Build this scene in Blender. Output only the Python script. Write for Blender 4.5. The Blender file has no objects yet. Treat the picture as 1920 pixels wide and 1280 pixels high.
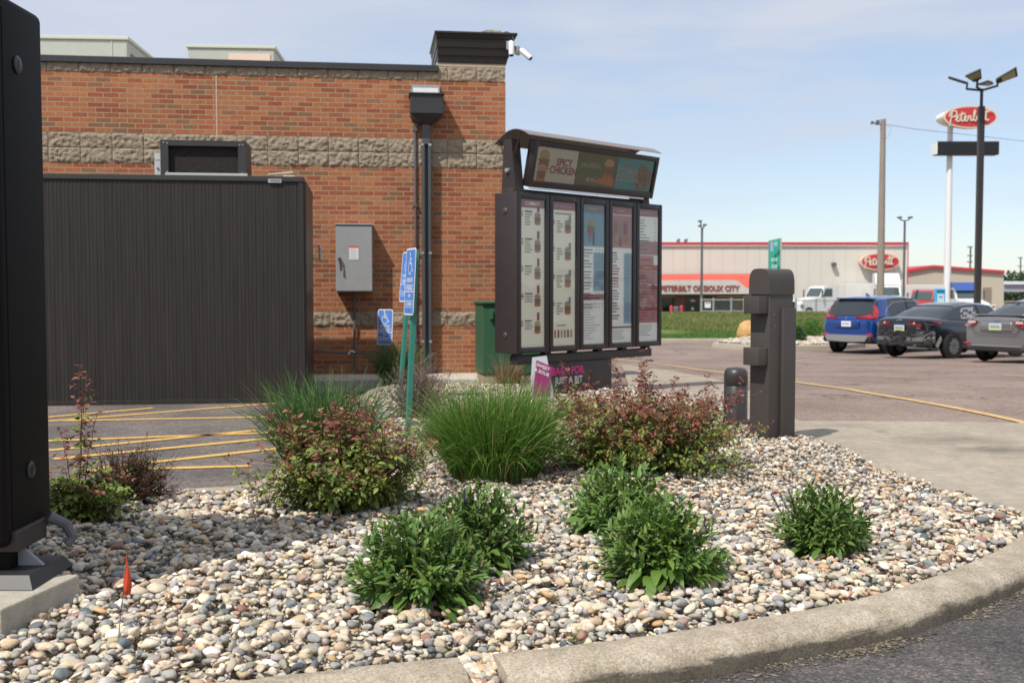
import bpy, bmesh, math, random
import numpy as np
from mathutils import Vector, Matrix, noise
random.seed(7); rng = np.random.default_rng(7)
R = math.radians
sc = bpy.context.scene
col = sc.collection
# ---------------------------------------------------------------- camera
CAM_Z = 1.4
F_PX = 2000.0                       # focal length in pixels of the 1920 wide photograph
PITCH = math.atan(95 / F_PX)
cam = bpy.data.cameras.new('camera'); cam_o = bpy.data.objects.new('camera', cam); col.objects.link(cam_o)
cam_o.location = (0, 0, CAM_Z); cam_o.rotation_euler = (math.pi / 2 - PITCH, 0, 0)
cam.sensor_width = 36; cam.lens = F_PX / 1920 * 36; cam.clip_start = .05; cam.clip_end = 4000
cam.dof.use_dof = True; cam.dof.focus_distance = 4.9; cam.dof.aperture_fstop = 4.5
sc.camera = cam_o
# ---------------------------------------------------------------- sky, sun, exposure
SUN = Vector((-.912, -1.127, 2.0)).normalized()
sun_el = math.asin(SUN.z); sun_az = math.atan2(SUN.x, SUN.y)
w = bpy.data.worlds.new('World'); sc.world = w; w.use_nodes = True
nt = w.node_tree; N = nt.nodes; N.clear()
def wn(t, **k):
    n = N.new(t)
    for a, b in k.items(): setattr(n, a, b)
    return n
sky = wn('ShaderNodeTexSky', sky_type='NISHITA', sun_disc=False, sun_elevation=sun_el, sun_rotation=sun_az,
         air_density=1.0, dust_density=.4, ozone_density=2.0, altitude=300)
tc = wn('ShaderNodeTexCoord'); sep = wn('ShaderNodeSeparateXYZ'); nt.links.new(tc.outputs['Generated'], sep.inputs[0])
mp = wn('ShaderNodeMapping'); mp.inputs['Scale'].default_value = (1.6, 1.0, 9.0); mp.inputs['Rotation'].default_value = (0, R(7), 0)
nt.links.new(tc.outputs['Generated'], mp.inputs[0])
nz = wn('ShaderNodeTexNoise'); nz.inputs['Scale'].default_value = 2.3; nz.inputs['Detail'].default_value = 5; nz.inputs['Roughness'].default_value = .5
nt.links.new(mp.outputs[0], nz.inputs['Vector'])
def math_n(op, a, b=None, clamp=False):
    m = wn('ShaderNodeMath', operation=op, use_clamp=clamp)
    for i, v in enumerate((a, b)):
        if v is None: continue
        if isinstance(v, (int, float)): m.inputs[i].default_value = v
        else: nt.links.new(v, m.inputs[i])
    return m.outputs[0]
# thin high cloud: thicker overhead and to the left, thin streaks low down
up = math_n('MULTIPLY', math_n('SUBTRACT', sep.outputs['Z'], .165), 9.0)
left = math_n('MULTIPLY', sep.outputs['X'], -1.15)
rise = math_n('ADD', math_n('ADD', up, left), math_n('MULTIPLY', math_n('SUBTRACT', nz.outputs['Fac'], .5), 3.2))
cf = math_n('ADD', rise, .30, True)
streak = math_n('MULTIPLY', math_n('SUBTRACT', nz.outputs['Fac'], .46), 1.6, True)
cf = math_n('ADD', math_n('ADD', math_n('MULTIPLY', cf, .46), .42), math_n('MULTIPLY', streak, .55), True)
mixc = wn('ShaderNodeMix', data_type='RGBA'); nt.links.new(cf, mixc.inputs['Factor'])
nt.links.new(sky.outputs[0], mixc.inputs[6]); mixc.inputs[7].default_value = (4.3, 4.65, 5.4, 1)
bg = wn('ShaderNodeBackground'); bg.inputs['Strength'].default_value = .15
nt.links.new(mixc.outputs[2], bg.inputs['Color'])
wo = wn('ShaderNodeOutputWorld'); nt.links.new(bg.outputs[0], wo.inputs[0])
sl = bpy.data.lights.new('sun', 'SUN'); sl.energy = 4.7; sl.angle = R(.5); sl.color = (1, .95, .88)
so = bpy.data.objects.new('sun', sl); col.objects.link(so); so.rotation_euler = SUN.to_track_quat('Z', 'Y').to_euler()
sc.view_settings.view_transform = 'Standard'; sc.view_settings.look = 'None'
sc.view_settings.exposure = 0; sc.view_settings.gamma = 1
sc.cycles.use_denoising = True
sc.cycles.max_bounces = 6; sc.cycles.transparent_max_bounces = 8
# ---------------------------------------------------------------- pixel -> world helpers
def ray(u, v):
    dx = (u - 960) / F_PX; dy = -(v - 640) / F_PX
    return Vector((dx, math.cos(PITCH) + dy * math.sin(PITCH), -math.sin(PITCH) + dy * math.cos(PITCH)))
def W(u, v, Y):
    d = ray(u, v); d = d * (Y / d.y); return Vector((d.x, d.y, d.z + CAM_Z))
def gnd(u, v, z):
    d = ray(u, v); t = (z - CAM_Z) / d.z; return Vector((d.x * t, d.y * t, z))
def GZ(Y):
    P = [(-60, .1), (14, .1), (30, -.44), (42, -.5), (110, -.85), (5000, -.85)]
    for (a, za), (b, zb) in zip(P, P[1:]):
        if Y <= b: return za + (zb - za) * max(0, Y - a) / (b - a)
    return -.85
def gpt(u, v, dz=0):
    lo, hi = 2.0, 400.0
    for _ in range(50):
        m = (lo + hi) / 2
        if W(u, v, m).z > GZ(m) + dz: lo = m
        else: hi = m
    return W(u, v, lo)
# ---------------------------------------------------------------- materials
MATS = {}
def mat(name, c, rough=.7, metal=0, spec=.5, var=0, vscale=8, bump=0, bscale=60, attr=None, trans=0, coat=0, c2=None, stretch=None, coords='Object'):
    if name in MATS: return MATS[name]
    m = bpy.data.materials.new(name); m.use_nodes = True; t = m.node_tree; n = t.nodes; b = n['Principled BSDF']
    b.inputs['Roughness'].default_value = rough; b.inputs['Metallic'].default_value = metal
    b.inputs['Specular IOR Level'].default_value = spec; b.inputs['Coat Weight'].default_value = coat
    b.inputs['Coat Roughness'].default_value = .05
    src = None
    if attr:
        a = n.new('ShaderNodeVertexColor'); a.layer_name = attr; src = a.outputs[0]
    tcn = n.new('ShaderNodeTexCoord'); vec = tcn.outputs[coords]
    if stretch:
        mpn = n.new('ShaderNodeMapping'); mpn.inputs['Scale'].default_value = stretch; t.links.new(vec, mpn.inputs[0]); vec = mpn.outputs[0]
    if var or c2:
        z = n.new('ShaderNodeTexNoise'); z.inputs['Scale'].default_value = vscale; z.inputs['Detail'].default_value = 6; z.inputs['Roughness'].default_value = .65
        t.links.new(vec, z.inputs['Vector'])
        if c2:
            cr = n.new('ShaderNodeValToRGB'); cr.color_ramp.elements[0].position = .35; cr.color_ramp.elements[1].position = .65
            cr.color_ramp.elements[0].color = (*c, 1); cr.color_ramp.elements[1].color = (*c2, 1)
            t.links.new(z.outputs['Fac'], cr.inputs[0]); src = cr.outputs[0]
        else:
            mx = n.new('ShaderNodeMix'); mx.data_type = 'RGBA'; mx.blend_type = 'MULTIPLY'; mx.inputs['Factor'].default_value = 1
            if src is not None: t.links.new(src, mx.inputs[6])
            else: mx.inputs[6].default_value = (*c, 1)
            mr = n.new('ShaderNodeMapRange'); mr.inputs[1].default_value = .25; mr.inputs[2].default_value = .75
            mr.inputs[3].default_value = 1 - var; mr.inputs[4].default_value = 1 + var
            t.links.new(z.outputs['Fac'], mr.inputs[0]); t.links.new(mr.outputs[0], mx.inputs[7]); src = mx.outputs[2]
    if src is not None: t.links.new(src, b.inputs['Base Color'])
    else: b.inputs['Base Color'].default_value = (*c, 1)
    if bump:
        z = n.new('ShaderNodeTexNoise'); z.inputs['Scale'].default_value = bscale; z.inputs['Detail'].default_value = 4
        t.links.new(vec, z.inputs['Vector'])
        bp = n.new('ShaderNodeBump'); bp.inputs['Strength'].default_value = bump; bp.inputs['Distance'].default_value = .01
        t.links.new(z.outputs['Fac'], bp.inputs['Height']); t.links.new(bp.outputs[0], b.inputs['Normal'])
    if trans:
        tr = n.new('ShaderNodeBsdfTranslucent'); ms = n.new('ShaderNodeMixShader'); ms.inputs[0].default_value = trans
        if src is not None: t.links.new(src, tr.inputs[0])
        else: tr.inputs[0].default_value = (*c, 1)
        t.links.new(b.outputs[0], ms.inputs[1]); t.links.new(tr.outputs[0], ms.inputs[2])
        t.links.new(ms.outputs[0], n['Material Output'].inputs[0])
    MATS[name] = m; return m
def ground_mat(name, cA, cB, speck, speckle=.5, sscale=230, big=.6, rough=.9, bump=.5, crack=False, extra=None):
    m = bpy.data.materials.new(name); m.use_nodes = True; t = m.node_tree; n = t.nodes; L = t.links.new; b = n['Principled BSDF']
    b.inputs['Roughness'].default_value = rough; b.inputs['Specular IOR Level'].default_value = .25
    tcn = n.new('ShaderNodeTexCoord'); V = tcn.outputs['Object']
    z1 = n.new('ShaderNodeTexNoise'); z1.inputs['Scale'].default_value = big; z1.inputs['Detail'].default_value = 7; z1.inputs['Roughness'].default_value = .6; L(V, z1.inputs['Vector'])
    r1 = n.new('ShaderNodeValToRGB'); r1.color_ramp.elements[0].position = .38; r1.color_ramp.elements[1].position = .62
    r1.color_ramp.elements[0].color = (*cA, 1); r1.color_ramp.elements[1].color = (*cB, 1); L(z1.outputs['Fac'], r1.inputs[0])
    z2 = n.new('ShaderNodeTexVoronoi'); z2.inputs['Scale'].default_value = sscale; L(V, z2.inputs['Vector'])
    sp = n.new('ShaderNodeSeparateColor'); L(z2.outputs['Color'], sp.inputs[0])
    r2 = n.new('ShaderNodeValToRGB'); e = r2.color_ramp.elements; e[0].position = 0; e[0].color = (.35, .35, .36, 1); e[1].position = 1; e[1].color = (*speck, 1)
    q = e.new(.45); q.color = (.85, .85, .85, 1); q = e.new(.8); q.color = (1.15, 1.12, 1.1, 1)
    L(sp.outputs[0], r2.inputs[0])
    mx = n.new('ShaderNodeMix'); mx.data_type = 'RGBA'; mx.blend_type = 'MULTIPLY'; mx.inputs['Factor'].default_value = speckle
    L(r1.outputs[0], mx.inputs[6]); L(r2.outputs[0], mx.inputs[7]); out = mx.outputs[2]
    z3 = n.new('ShaderNodeTexNoise'); z3.inputs['Scale'].default_value = 11; z3.inputs['Detail'].default_value = 8; z3.inputs['Roughness'].default_value = .7; L(V, z3.inputs['Vector'])
    mr = n.new('ShaderNodeMapRange'); mr.inputs[1].default_value = .3; mr.inputs[2].default_value = .7; mr.inputs[3].default_value = .8; mr.inputs[4].default_value = 1.2; L(z3.outputs['Fac'], mr.inputs[0])
    m2 = n.new('ShaderNodeMix'); m2.data_type = 'RGBA'; m2.blend_type = 'MULTIPLY'; m2.inputs['Factor'].default_value = 1
    L(out, m2.inputs[6]); L(mr.outputs[0], m2.inputs[7]); out = m2.outputs[2]
    if crack:
        v = n.new('ShaderNodeTexVoronoi'); v.feature = 'DISTANCE_TO_EDGE'; v.inputs['Scale'].default_value = .28
        wz = n.new('ShaderNodeTexNoise'); wz.inputs['Scale'].default_value = 1.6; wz.inputs['Detail'].default_value = 5; L(V, wz.inputs['Vector'])
        va = n.new('ShaderNodeVectorMath'); va.operation = 'ADD'; L(V, va.inputs[0])
        vs = n.new('ShaderNodeVectorMath'); vs.operation = 'SCALE'; vs.inputs['Scale'].default_value = 1.3; L(wz.outputs['Color'], vs.inputs[0]); L(vs.outputs[0], va.inputs[1]); L(va.outputs[0], v.inputs['Vector'])
        c = n.new('ShaderNodeMapRange'); c.inputs[1].default_value = .002; c.inputs[2].default_value = .009; c.inputs[3].default_value = .45; c.inputs[4].default_value = 1; L(v.outputs['Distance'], c.inputs[0])
        m3 = n.new('ShaderNodeMix'); m3.data_type = 'RGBA'; m3.blend_type = 'MULTIPLY'; m3.inputs['Factor'].default_value = 1
        L(out, m3.inputs[6]); L(c.outputs[0], m3.inputs[7]); out = m3.outputs[2]
    if extra: out = extra(t, V, out)
    L(out, b.inputs['Base Color'])
    bp = n.new('ShaderNodeBump'); bp.inputs['Strength'].default_value = bump; bp.inputs['Distance'].default_value = .006
    L(sp.outputs[1], bp.inputs['Height']); L(bp.outputs[0], b.inputs['Normal'])
    MATS[name] = m; return m
# ---------------------------------------------------------------- mesh builder
BASEM = {}          # object name -> world matrix of its thing
class MB:
    def __init__(s): s.v = []; s.f = []; s.m = []; s.mats = []; s.cur = 0; s.T = Matrix.Identity(4)
    def mat(s, m):
        if m not in s.mats: s.mats.append(m)
        s.cur = s.mats.index(m); return s
    def add(s, vs, fs):
        o = len(s.v); T = s.T
        s.v += [tuple(T @ Vector(p)) for p in vs]; s.f += [tuple(i + o for i in f) for f in fs]; s.m += [s.cur] * len(fs); return s
    def box(s, a, b, bev=0):
        (x0, y0, z0), (x1, y1, z1) = a, b
        if x0 > x1: x0, x1 = x1, x0
        if y0 > y1: y0, y1 = y1, y0
        if z0 > z1: z0, z1 = z1, z0
        if bev <= 0:
            return s.add([(x0,y0,z0),(x1,y0,z0),(x1,y1,z0),(x0,y1,z0),(x0,y0,z1),(x1,y0,z1),(x1,y1,z1),(x0,y1,z1)],
                         [(0,3,2,1),(4,5,6,7),(0,1,5,4),(1,2,6,5),(2,3,7,6),(3,0,4,7)])
        bm = bmesh.new(); bmesh.ops.create_cube(bm, size=1)
        for v in bm.verts: v.co = Vector(((x0+x1)/2 + v.co.x*(x1-x0), (y0+y1)/2 + v.co.y*(y1-y0), (z0+z1)/2 + v.co.z*(z1-z0)))
        bmesh.ops.bevel(bm, geom=bm.edges[:], offset=bev, segments=3, affect='EDGES', profile=.5)
        bm.verts.ensure_lookup_table(); s.add([v.co[:] for v in bm.verts], [[v.index for v in f.verts] for f in bm.faces]); bm.free(); return s
    def hexa(s, p):   # 8 points bottom ring then top ring
        return s.add(p, [(0,3,2,1),(4,5,6,7),(0,1,5,4),(1,2,6,5),(2,3,7,6),(3,0,4,7)])
    def quad(s, *p): return s.add(p, [tuple(range(len(p)))])
    def tube(s, path, r, n=8, cap=True):
        path = [Vector(p) for p in path]; k = len(path); rs = r if isinstance(r, (list, tuple)) else [r] * k
        vs = []; prev = None
        for i, p in enumerate(path):
            t = (path[min(i+1, k-1)] - path[max(i-1, 0)]).normalized()
            ref = prev if prev is not None and abs(prev.dot(t)) < .95 else (Vector((1,0,0)) if abs(t.x) < .9 else Vector((0,1,0)))
            a = (ref - t * ref.dot(t)).normalized(); b = t.cross(a); prev = a
            vs += [tuple(p + (a*math.cos(2*math.pi*j/n) + b*math.sin(2*math.pi*j/n)) * rs[i]) for j in range(n)]
        fs = [(i*n+j, i*n+(j+1)%n, (i+1)*n+(j+1)%n, (i+1)*n+j) for i in range(k-1) for j in range(n)]
        if cap: fs += [tuple(range(n))[::-1], tuple((k-1)*n+j for j in range(n))]
        return s.add(vs, fs)
    def prism(s, poly, z0, z1, axis='z'):   # 2d polygon extruded along an axis
        def P(a, b, c): return {'z': (a, b, c), 'y': (a, c, b), 'x': (c, a, b)}[axis]
        n = len(poly); vs = [P(a, b, z0) for a, b in poly] + [P(a, b, z1) for a, b in poly]
        return s.add(vs, [tuple(range(n))[::-1], tuple(range(n, 2*n))] + [(i, (i+1)%n, n+(i+1)%n, n+i) for i in range(n)])
    def lathe(s, prof, c=(0,0,0), n=24, cap=True):
        vs = [(c[0] + r*math.cos(2*math.pi*j/n), c[1] + r*math.sin(2*math.pi*j/n), c[2] + z) for r, z in prof for j in range(n)]
        k = len(prof); fs = [(i*n+j, i*n+(j+1)%n, (i+1)*n+(j+1)%n, (i+1)*n+j) for i in range(k-1) for j in range(n)]
        return s.add(vs, fs + ([tuple(range(n))[::-1], tuple((k-1)*n+j for j in range(n))] if cap else []))
    def grid(s, P):    # rows of points
        r, c = len(P), len(P[0]); return s.add([p for row in P for p in row], [(i*c+j, i*c+j+1, (i+1)*c+j+1, (i+1)*c+j) for i in range(r-1) for j in range(c-1)])
    def loft(s, rings, cap=True):
        n = len(rings[0]); k = len(rings)
        fs = [(i*n+j, i*n+(j+1)%n, (i+1)*n+(j+1)%n, (i+1)*n+j) for i in range(k-1) for j in range(n)]
        if cap: fs += [tuple(range(n))[::-1], tuple((k-1)*n+j for j in range(n))]
        return s.add([p for r_ in rings for p in r_], fs)
    def text(s, txt, size, align='CENTER', bold=0, ext=.0006, sx=1, shear=0):
        cu = bpy.data.curves.new('t', 'FONT'); cu.body = txt; cu.size = size; cu.align_x = align; cu.align_y = 'CENTER'
        cu.extrude = ext; cu.offset = bold * size; cu.shear = shear; cu.resolution_u = 3
        o = bpy.data.objects.new('t', cu); me = bpy.data.meshes.new_from_object(o)
        s.add([(v.co.x * sx, v.co.y, v.co.z) for v in me.vertices], [tuple(p.vertices) for p in me.polygons])
        bpy.data.objects.remove(o); bpy.data.meshes.remove(me); bpy.data.curves.remove(cu); return s
    def build(s, name, m=None, parent=None, smooth=False, world=False, mods=None):
        me = bpy.data.meshes.new(name); v = s.v
        if world and parent is not None:
            inv = BASEM[parent.name].inverted(); v = [tuple(inv @ Vector(p)) for p in v]
        me.from_pydata(v, [], s.f)
        if m is not None and not s.mats: me.materials.append(m)
        for x in s.mats: me.materials.append(x)
        if s.mats: me.polygons.foreach_set('material_index', s.m)
        if smooth is True: me.polygons.foreach_set('use_smooth', [True] * len(s.f))
        me.update()
        o = bpy.data.objects.new(name, me); col.objects.link(o)
        if smooth and smooth is not True:
            me.set_sharp_from_angle(angle=R(smooth)); me.polygons.foreach_set('use_smooth', [True] * len(s.f))
        if parent is not None: o.parent = parent; BASEM[o.name] = BASEM[parent.name]
        else: BASEM[o.name] = Matrix.Identity(4)
        return o
def tag(o, label=None, cat=None, group=None, kind=None):
    for k, x in (('label', label), ('category', cat), ('group', group), ('kind', kind)):
        if x: o[k] = x
    return o
def thing(name, label, cat, loc=(0,0,0), rz=0, group=None):
    o = bpy.data.objects.new(name, None); o.empty_display_size = .1; col.objects.link(o)
    o.location = loc; o.rotation_euler = (0, 0, rz)
    BASEM[o.name] = Matrix.Translation(Vector(loc)) @ Matrix.Rotation(rz, 4, 'Z')
    return tag(o, label, cat, group)
def copy_tree(o, parent=None):
    c = o.copy(); col.objects.link(c)
    if parent is not None: c.parent = parent
    for ch in [x for x in bpy.data.objects if x.parent == o]: copy_tree(ch, c)
    return c
def frame(origin, x, y):      # matrix whose local XY plane is the given plane
    x = Vector(x).normalized(); n = x.cross(Vector(y)).normalized(); y = n.cross(x)
    m = Matrix.Identity(4)
    for i, a in enumerate((x, y, n)):
        for j in range(3): m[j][i] = a[j]
    m.translation = Vector(origin); return m
def inst(name, tmpl, T, idx=None, cols=None, m=None, parent=None, smooth=True, extra=None):
    """one mesh out of many small copies. tmpl: list of (verts Nx3, faces Mxk). T: Kx3x4 matrices"""
    V = []; Fv = []; C = []; off = 0; sizes = []
    idx = np.zeros(len(T), int) if idx is None else np.asarray(idx)
    for ti, (tv, tf) in enumerate(tmpl):
        sel = np.where(idx == ti)[0]
        if len(sel) == 0: continue
        A = T[sel]; v = np.einsum('kij,nj->kni', A[:, :, :3], tv) + A[:, None, :, 3]
        nv = len(tv); V.append(v.reshape(-1, 3)); f = (tf[None] + (np.arange(len(sel)) * nv)[:, None, None] + off).reshape(-1, tf.shape[1])
        Fv.append(f); off += nv * len(sel)
        if cols is not None:
            c = cols[sel]
            C.append(np.repeat(c, nv, 0) if c.ndim == 2 else c.reshape(-1, 3))
    V = np.concatenate(V); nf = sum(len(f) for f in Fv); li = np.concatenate([f.ravel() for f in Fv]).astype(np.int32)
    ls = np.concatenate([np.full(len(f), f.shape[1], np.int32) for f in Fv]); st = np.concatenate([[0], np.cumsum(ls)[:-1]]).astype(np.int32)
    if parent is not None:
        inv = np.array(BASEM[parent.name].inverted()); V = V @ inv[:3, :3].T + inv[:3, 3]
    me = bpy.data.meshes.new(name); me.vertices.add(len(V)); me.vertices.foreach_set('co', V.astype(np.float32).ravel())
    me.loops.add(len(li)); me.loops.foreach_set('vertex_index', li)
    me.polygons.add(nf); me.polygons.foreach_set('loop_start', st)
    try: me.polygons.foreach_set('loop_total', ls)
    except Exception: pass
    me.polygons.foreach_set('use_smooth', np.full(nf, smooth)); me.update(calc_edges=True); me.validate()
    if cols is not None:
        C = np.concatenate(C); a = me.color_attributes.new('col', 'FLOAT_COLOR', 'POINT')
        a.data.foreach_set('color', np.c_[C, np.ones(len(C))].astype(np.float32).ravel())
    if m: me.materials.append(m)
    o = bpy.data.objects.new(name, me); col.objects.link(o)
    if parent is not None: o.parent = parent; BASEM[o.name] = BASEM[parent.name]
    return o
def basis(fwd, up, roll=0):   # arrays Kx3 -> Kx3x3 with columns x(side), y(fwd), z(normal)
    f = fwd / np.linalg.norm(fwd, axis=1, keepdims=True)
    s = np.cross(f, up); s /= np.maximum(np.linalg.norm(s, axis=1, keepdims=True), 1e-6); n = np.cross(s, f)
    if not np.isscalar(roll):
        c, k = np.cos(roll)[:, None], np.sin(roll)[:, None]; s, n = s*c + n*k, n*c - s*k
    return np.stack([s, f, n], axis=2)
def TM(B, scale, pos):        # scale Kx3 or K
    sc_ = np.asarray(scale); sc_ = sc_[:, None] if sc_.ndim == 1 else sc_
    return np.concatenate([B * sc_[:, None, :] if sc_.shape[1] == 3 else B * sc_[:, :, None], pos[:, :, None]], axis=2)
# ================================================================ ground, roads, bed
M_lot = ground_mat('lot_asphalt', (.205, .155, .128), (.28, .218, .182), (1.5, 1.2, 1.15), .45, 60, .5, crack=True)
M_hatch = ground_mat('hatch_asphalt', (.115, .105, .10), (.195, .165, .15), (1.9, 1.5, 1.4), .6, 70, 1.1, crack=True)
M_road = ground_mat('road_asphalt', (.072, .068, .067), (.112, .103, .098), (2.4, 2.0, 1.9), .75, 110, 2.2, bump=.8, crack=True)
STAINS = []
def pad_extra(t, V, out):
    n = t.nodes; L = t.links.new
    z = n.new('ShaderNodeTexNoise'); z.inputs['Scale'].default_value = 2.2; z.inputs['Detail'].default_value = 6; L(V, z.inputs['Vector'])
    for (u, v, ru, rv, k) in ((1775, 832, 130, 13, .50), (1870, 852, 110, 10, .55), (1652, 817, 20, 3, .5), (1560, 806, 150, 5, .25)):
        c = gpt(u, v); rx = abs(gpt(u + ru, v).x - c.x); ry = abs(gpt(u, v - rv).y - c.y)
        m_ = n.new('ShaderNodeMapping'); m_.vector_type = 'POINT'; m_.inputs['Location'].default_value = (-c.x / rx, -c.y / ry, 0); m_.inputs['Scale'].default_value = (1 / rx, 1 / ry, 0); L(V, m_.inputs[0])
        ln = n.new('ShaderNodeVectorMath'); ln.operation = 'LENGTH'; L(m_.outputs[0], ln.inputs[0])
        ad = n.new('ShaderNodeMath'); ad.operation = 'MULTIPLY_ADD'; L(z.outputs['Fac'], ad.inputs[0]); ad.inputs[1].default_value = 1.5; L(ln.outputs['Value'], ad.inputs[2])
        mr = n.new('ShaderNodeMapRange'); mr.inputs[1].default_value = .7; mr.inputs[2].default_value = 1.75; mr.inputs[3].default_value = 1 - k; mr.inputs[4].default_value = 1; L(ad.outputs[0], mr.inputs[0])
        mx = n.new('ShaderNodeMix'); mx.data_type = 'RGBA'; mx.blend_type = 'MULTIPLY'; mx.inputs['Factor'].default_value = 1; L(out, mx.inputs[6]); L(mr.outputs[0], mx.inputs[7]); out = mx.outputs[2]
    return out
M_pad = ground_mat('drive_concrete', (.32, .272, .215), (.38, .328, .262), (1.15, 1.1, 1.05), .25, 160, .7, extra=pad_extra)
M_walk = ground_mat('walk_concrete', (.50, .45, .39), (.60, .55, .48), (1.1, 1.1, 1.05), .2, 160, 1.2)
M_soil = ground_mat('bed_soil', (.20, .17, .13), (.30, .26, .21), (1.5, 1.4, 1.3), .6, 60, 3)
M_lawn = ground_mat('lawn_soil', (.10, .15, .03), (.15, .20, .05), (1.2, 1.2, 1), .5, 9, .25)
M_yellow = mat('yellow_paint', (.26, .19, .12), .8, c2=(.60, .37, .10), vscale=26)
_cr = [q for q in M_yellow.node_tree.nodes if q.type == 'VALTORGB'][0].color_ramp.elements; _cr[0].position = .30; _cr[1].position = .43
M_yfaded = mat('faded_yellow_paint', (.56, .36, .15), .8, var=.3, vscale=9)
g = MB(); ys = [-60, 14, 30, 42, 110, 3500]
g.grid([[(-900, y, GZ(y)), (900, y, GZ(y))] for y in ys])
tag(g.build('ground', M_lot), kind='structure')
def sheet(name, pts, dz, m, kind='structure', sub=True):
    pts = [Vector(p) for p in pts]; bm = bmesh.new()
    f = bm.faces.new([bm.verts.new((p.x, p.y, 0)) for p in pts])
    for yc in (14, 30, 42, 110):
        bmesh.ops.bisect_plane(bm, geom=bm.verts[:] + bm.edges[:] + bm.faces[:], plane_co=(0, yc, 0), plane_no=(0, 1, 0))
    for v in bm.verts: v.co.z = GZ(v.co.y) + dz
    bmesh.ops.recalc_face_normals(bm, faces=bm.faces[:])
    for f in bm.faces:
        if f.normal.z < 0: f.normal_flip()
    me = bpy.data.meshes.new(name); bm.to_mesh(me); bm.free(); me.materials.append(m)
    o = bpy.data.objects.new(name, me); col.objects.link(o); return tag(o, kind=kind)
# bed outline (inner kerb line), pixel points at z = BZ
BZ = .20
near = [(-420, 1345), (0, 1318), (370, 1284), (600, 1258), (760, 1240), (872, 1230), (930, 1225), (1060, 1212), (1200, 1194), (1387, 1164), (1575, 1132), (1687, 1102), (1781, 1069), (1856, 1039), (1894, 1018), (1925, 995)]
far_ = [(1930, 978), (1912, 963), (1885, 952), (1788, 922), (1712, 896), (1637, 870), (1574, 836), (1510, 819), (1440, 796), (1360, 770), (1280, 748), (1215, 732), (1180, 722)]
left_ = [(745, 722), (712, 730), (685, 748), (668, 772), (655, 800), (625, 835), (575, 872), (520, 902), (455, 918), (300, 924), (100, 926), (-60, 928), (-420, 935)]
P_near = [gnd(u, v, BZ) for u, v in near]; P_far = [gnd(u, v, BZ) for u, v in far_]; P_left = [gnd(u, v, BZ) for u, v in left_]
back = [Vector((P_far[-1].x, 13.75, BZ)), Vector((P_left[0].x, 13.7, BZ))]
BED = P_near + P_far + back + P_left
def smooth_line(pts, step=.04, it=3):
    pts = [Vector(p) for p in pts]
    for _ in range(it):
        q = [pts[0]]
        for a, b in zip(pts, pts[1:]): q += [a * .75 + b * .25, a * .25 + b * .75]
        q.append(pts[-1]); pts = q
    out = [pts[0]]; acc = 0
    for a, b in zip(pts, pts[1:]):
        d = (b - a).length
        if d < 1e-6: continue
        s = step - acc
        while s <= d: out.append(a + (b - a) * (s / d)); s += step
        acc = (acc + d) % step
    return out
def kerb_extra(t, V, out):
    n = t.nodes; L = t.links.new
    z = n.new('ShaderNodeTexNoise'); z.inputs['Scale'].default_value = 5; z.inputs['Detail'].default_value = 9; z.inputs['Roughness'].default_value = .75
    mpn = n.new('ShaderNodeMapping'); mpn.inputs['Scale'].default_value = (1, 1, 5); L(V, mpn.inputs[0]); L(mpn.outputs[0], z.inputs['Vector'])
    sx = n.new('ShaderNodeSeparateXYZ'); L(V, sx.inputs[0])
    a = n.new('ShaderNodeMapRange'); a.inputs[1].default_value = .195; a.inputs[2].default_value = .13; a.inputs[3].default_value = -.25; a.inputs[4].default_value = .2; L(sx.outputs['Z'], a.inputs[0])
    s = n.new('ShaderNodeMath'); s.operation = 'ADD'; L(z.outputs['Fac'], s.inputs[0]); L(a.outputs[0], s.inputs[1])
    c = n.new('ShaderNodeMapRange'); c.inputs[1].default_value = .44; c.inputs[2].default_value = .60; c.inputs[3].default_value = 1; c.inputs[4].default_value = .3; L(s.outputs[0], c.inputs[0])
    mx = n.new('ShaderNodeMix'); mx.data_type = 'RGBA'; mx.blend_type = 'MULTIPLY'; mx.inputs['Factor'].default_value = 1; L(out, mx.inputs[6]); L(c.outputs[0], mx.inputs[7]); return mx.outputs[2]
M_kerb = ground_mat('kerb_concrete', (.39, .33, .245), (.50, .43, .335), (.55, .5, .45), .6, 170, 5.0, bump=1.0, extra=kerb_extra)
def kerb(name, line, side, width=.2, top=.205, low=.06, cut=None):
    line = smooth_line(line); prof = [(0, .10), (0, top - .006), (.012, top), (width * .35, top + .002), (width * .7, top - .002), (width * .86, top - .012), (width * .96, top - .032), (width, top - .055), (width * 1.04, low)]
    rows = []
    for i, p in enumerate(line):
        t = (line[min(i+1, len(line)-1)] - line[max(i-1, 0)]).normalized(); nrm = Vector((t.y, -t.x, 0)) * side
        row = []
        for j, (o, z) in enumerate(prof):
            q = p + nrm * o; k = noise.noise(Vector((q.x * 9, q.y * 9, z * 30))) * .009 + noise.noise(Vector((q.x * 38, q.y * 38, z * 90))) * .0045
            if j in (0, 8): k = 0
            row.append((q.x + nrm.x * k, q.y + nrm.y * k, z + k * .7 + (GZ(p.y) - .1 if j == 8 else 0)))
        rows.append(row)
    m = MB(); m.grid(rows); n0 = len(rows[0]); m.f.append(tuple(range(n0))); m.m.append(0); m.f.append(tuple(range(len(m.v) - n0, len(m.v)))[::-1]); m.m.append(0)
    o = m.build(name, M_kerb, smooth=50); return tag(o, kind='structure')
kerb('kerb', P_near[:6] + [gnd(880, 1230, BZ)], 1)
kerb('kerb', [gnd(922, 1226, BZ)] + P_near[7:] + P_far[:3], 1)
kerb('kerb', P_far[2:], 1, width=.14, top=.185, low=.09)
kerb('kerb', P_left, 1, width=.15)
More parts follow.
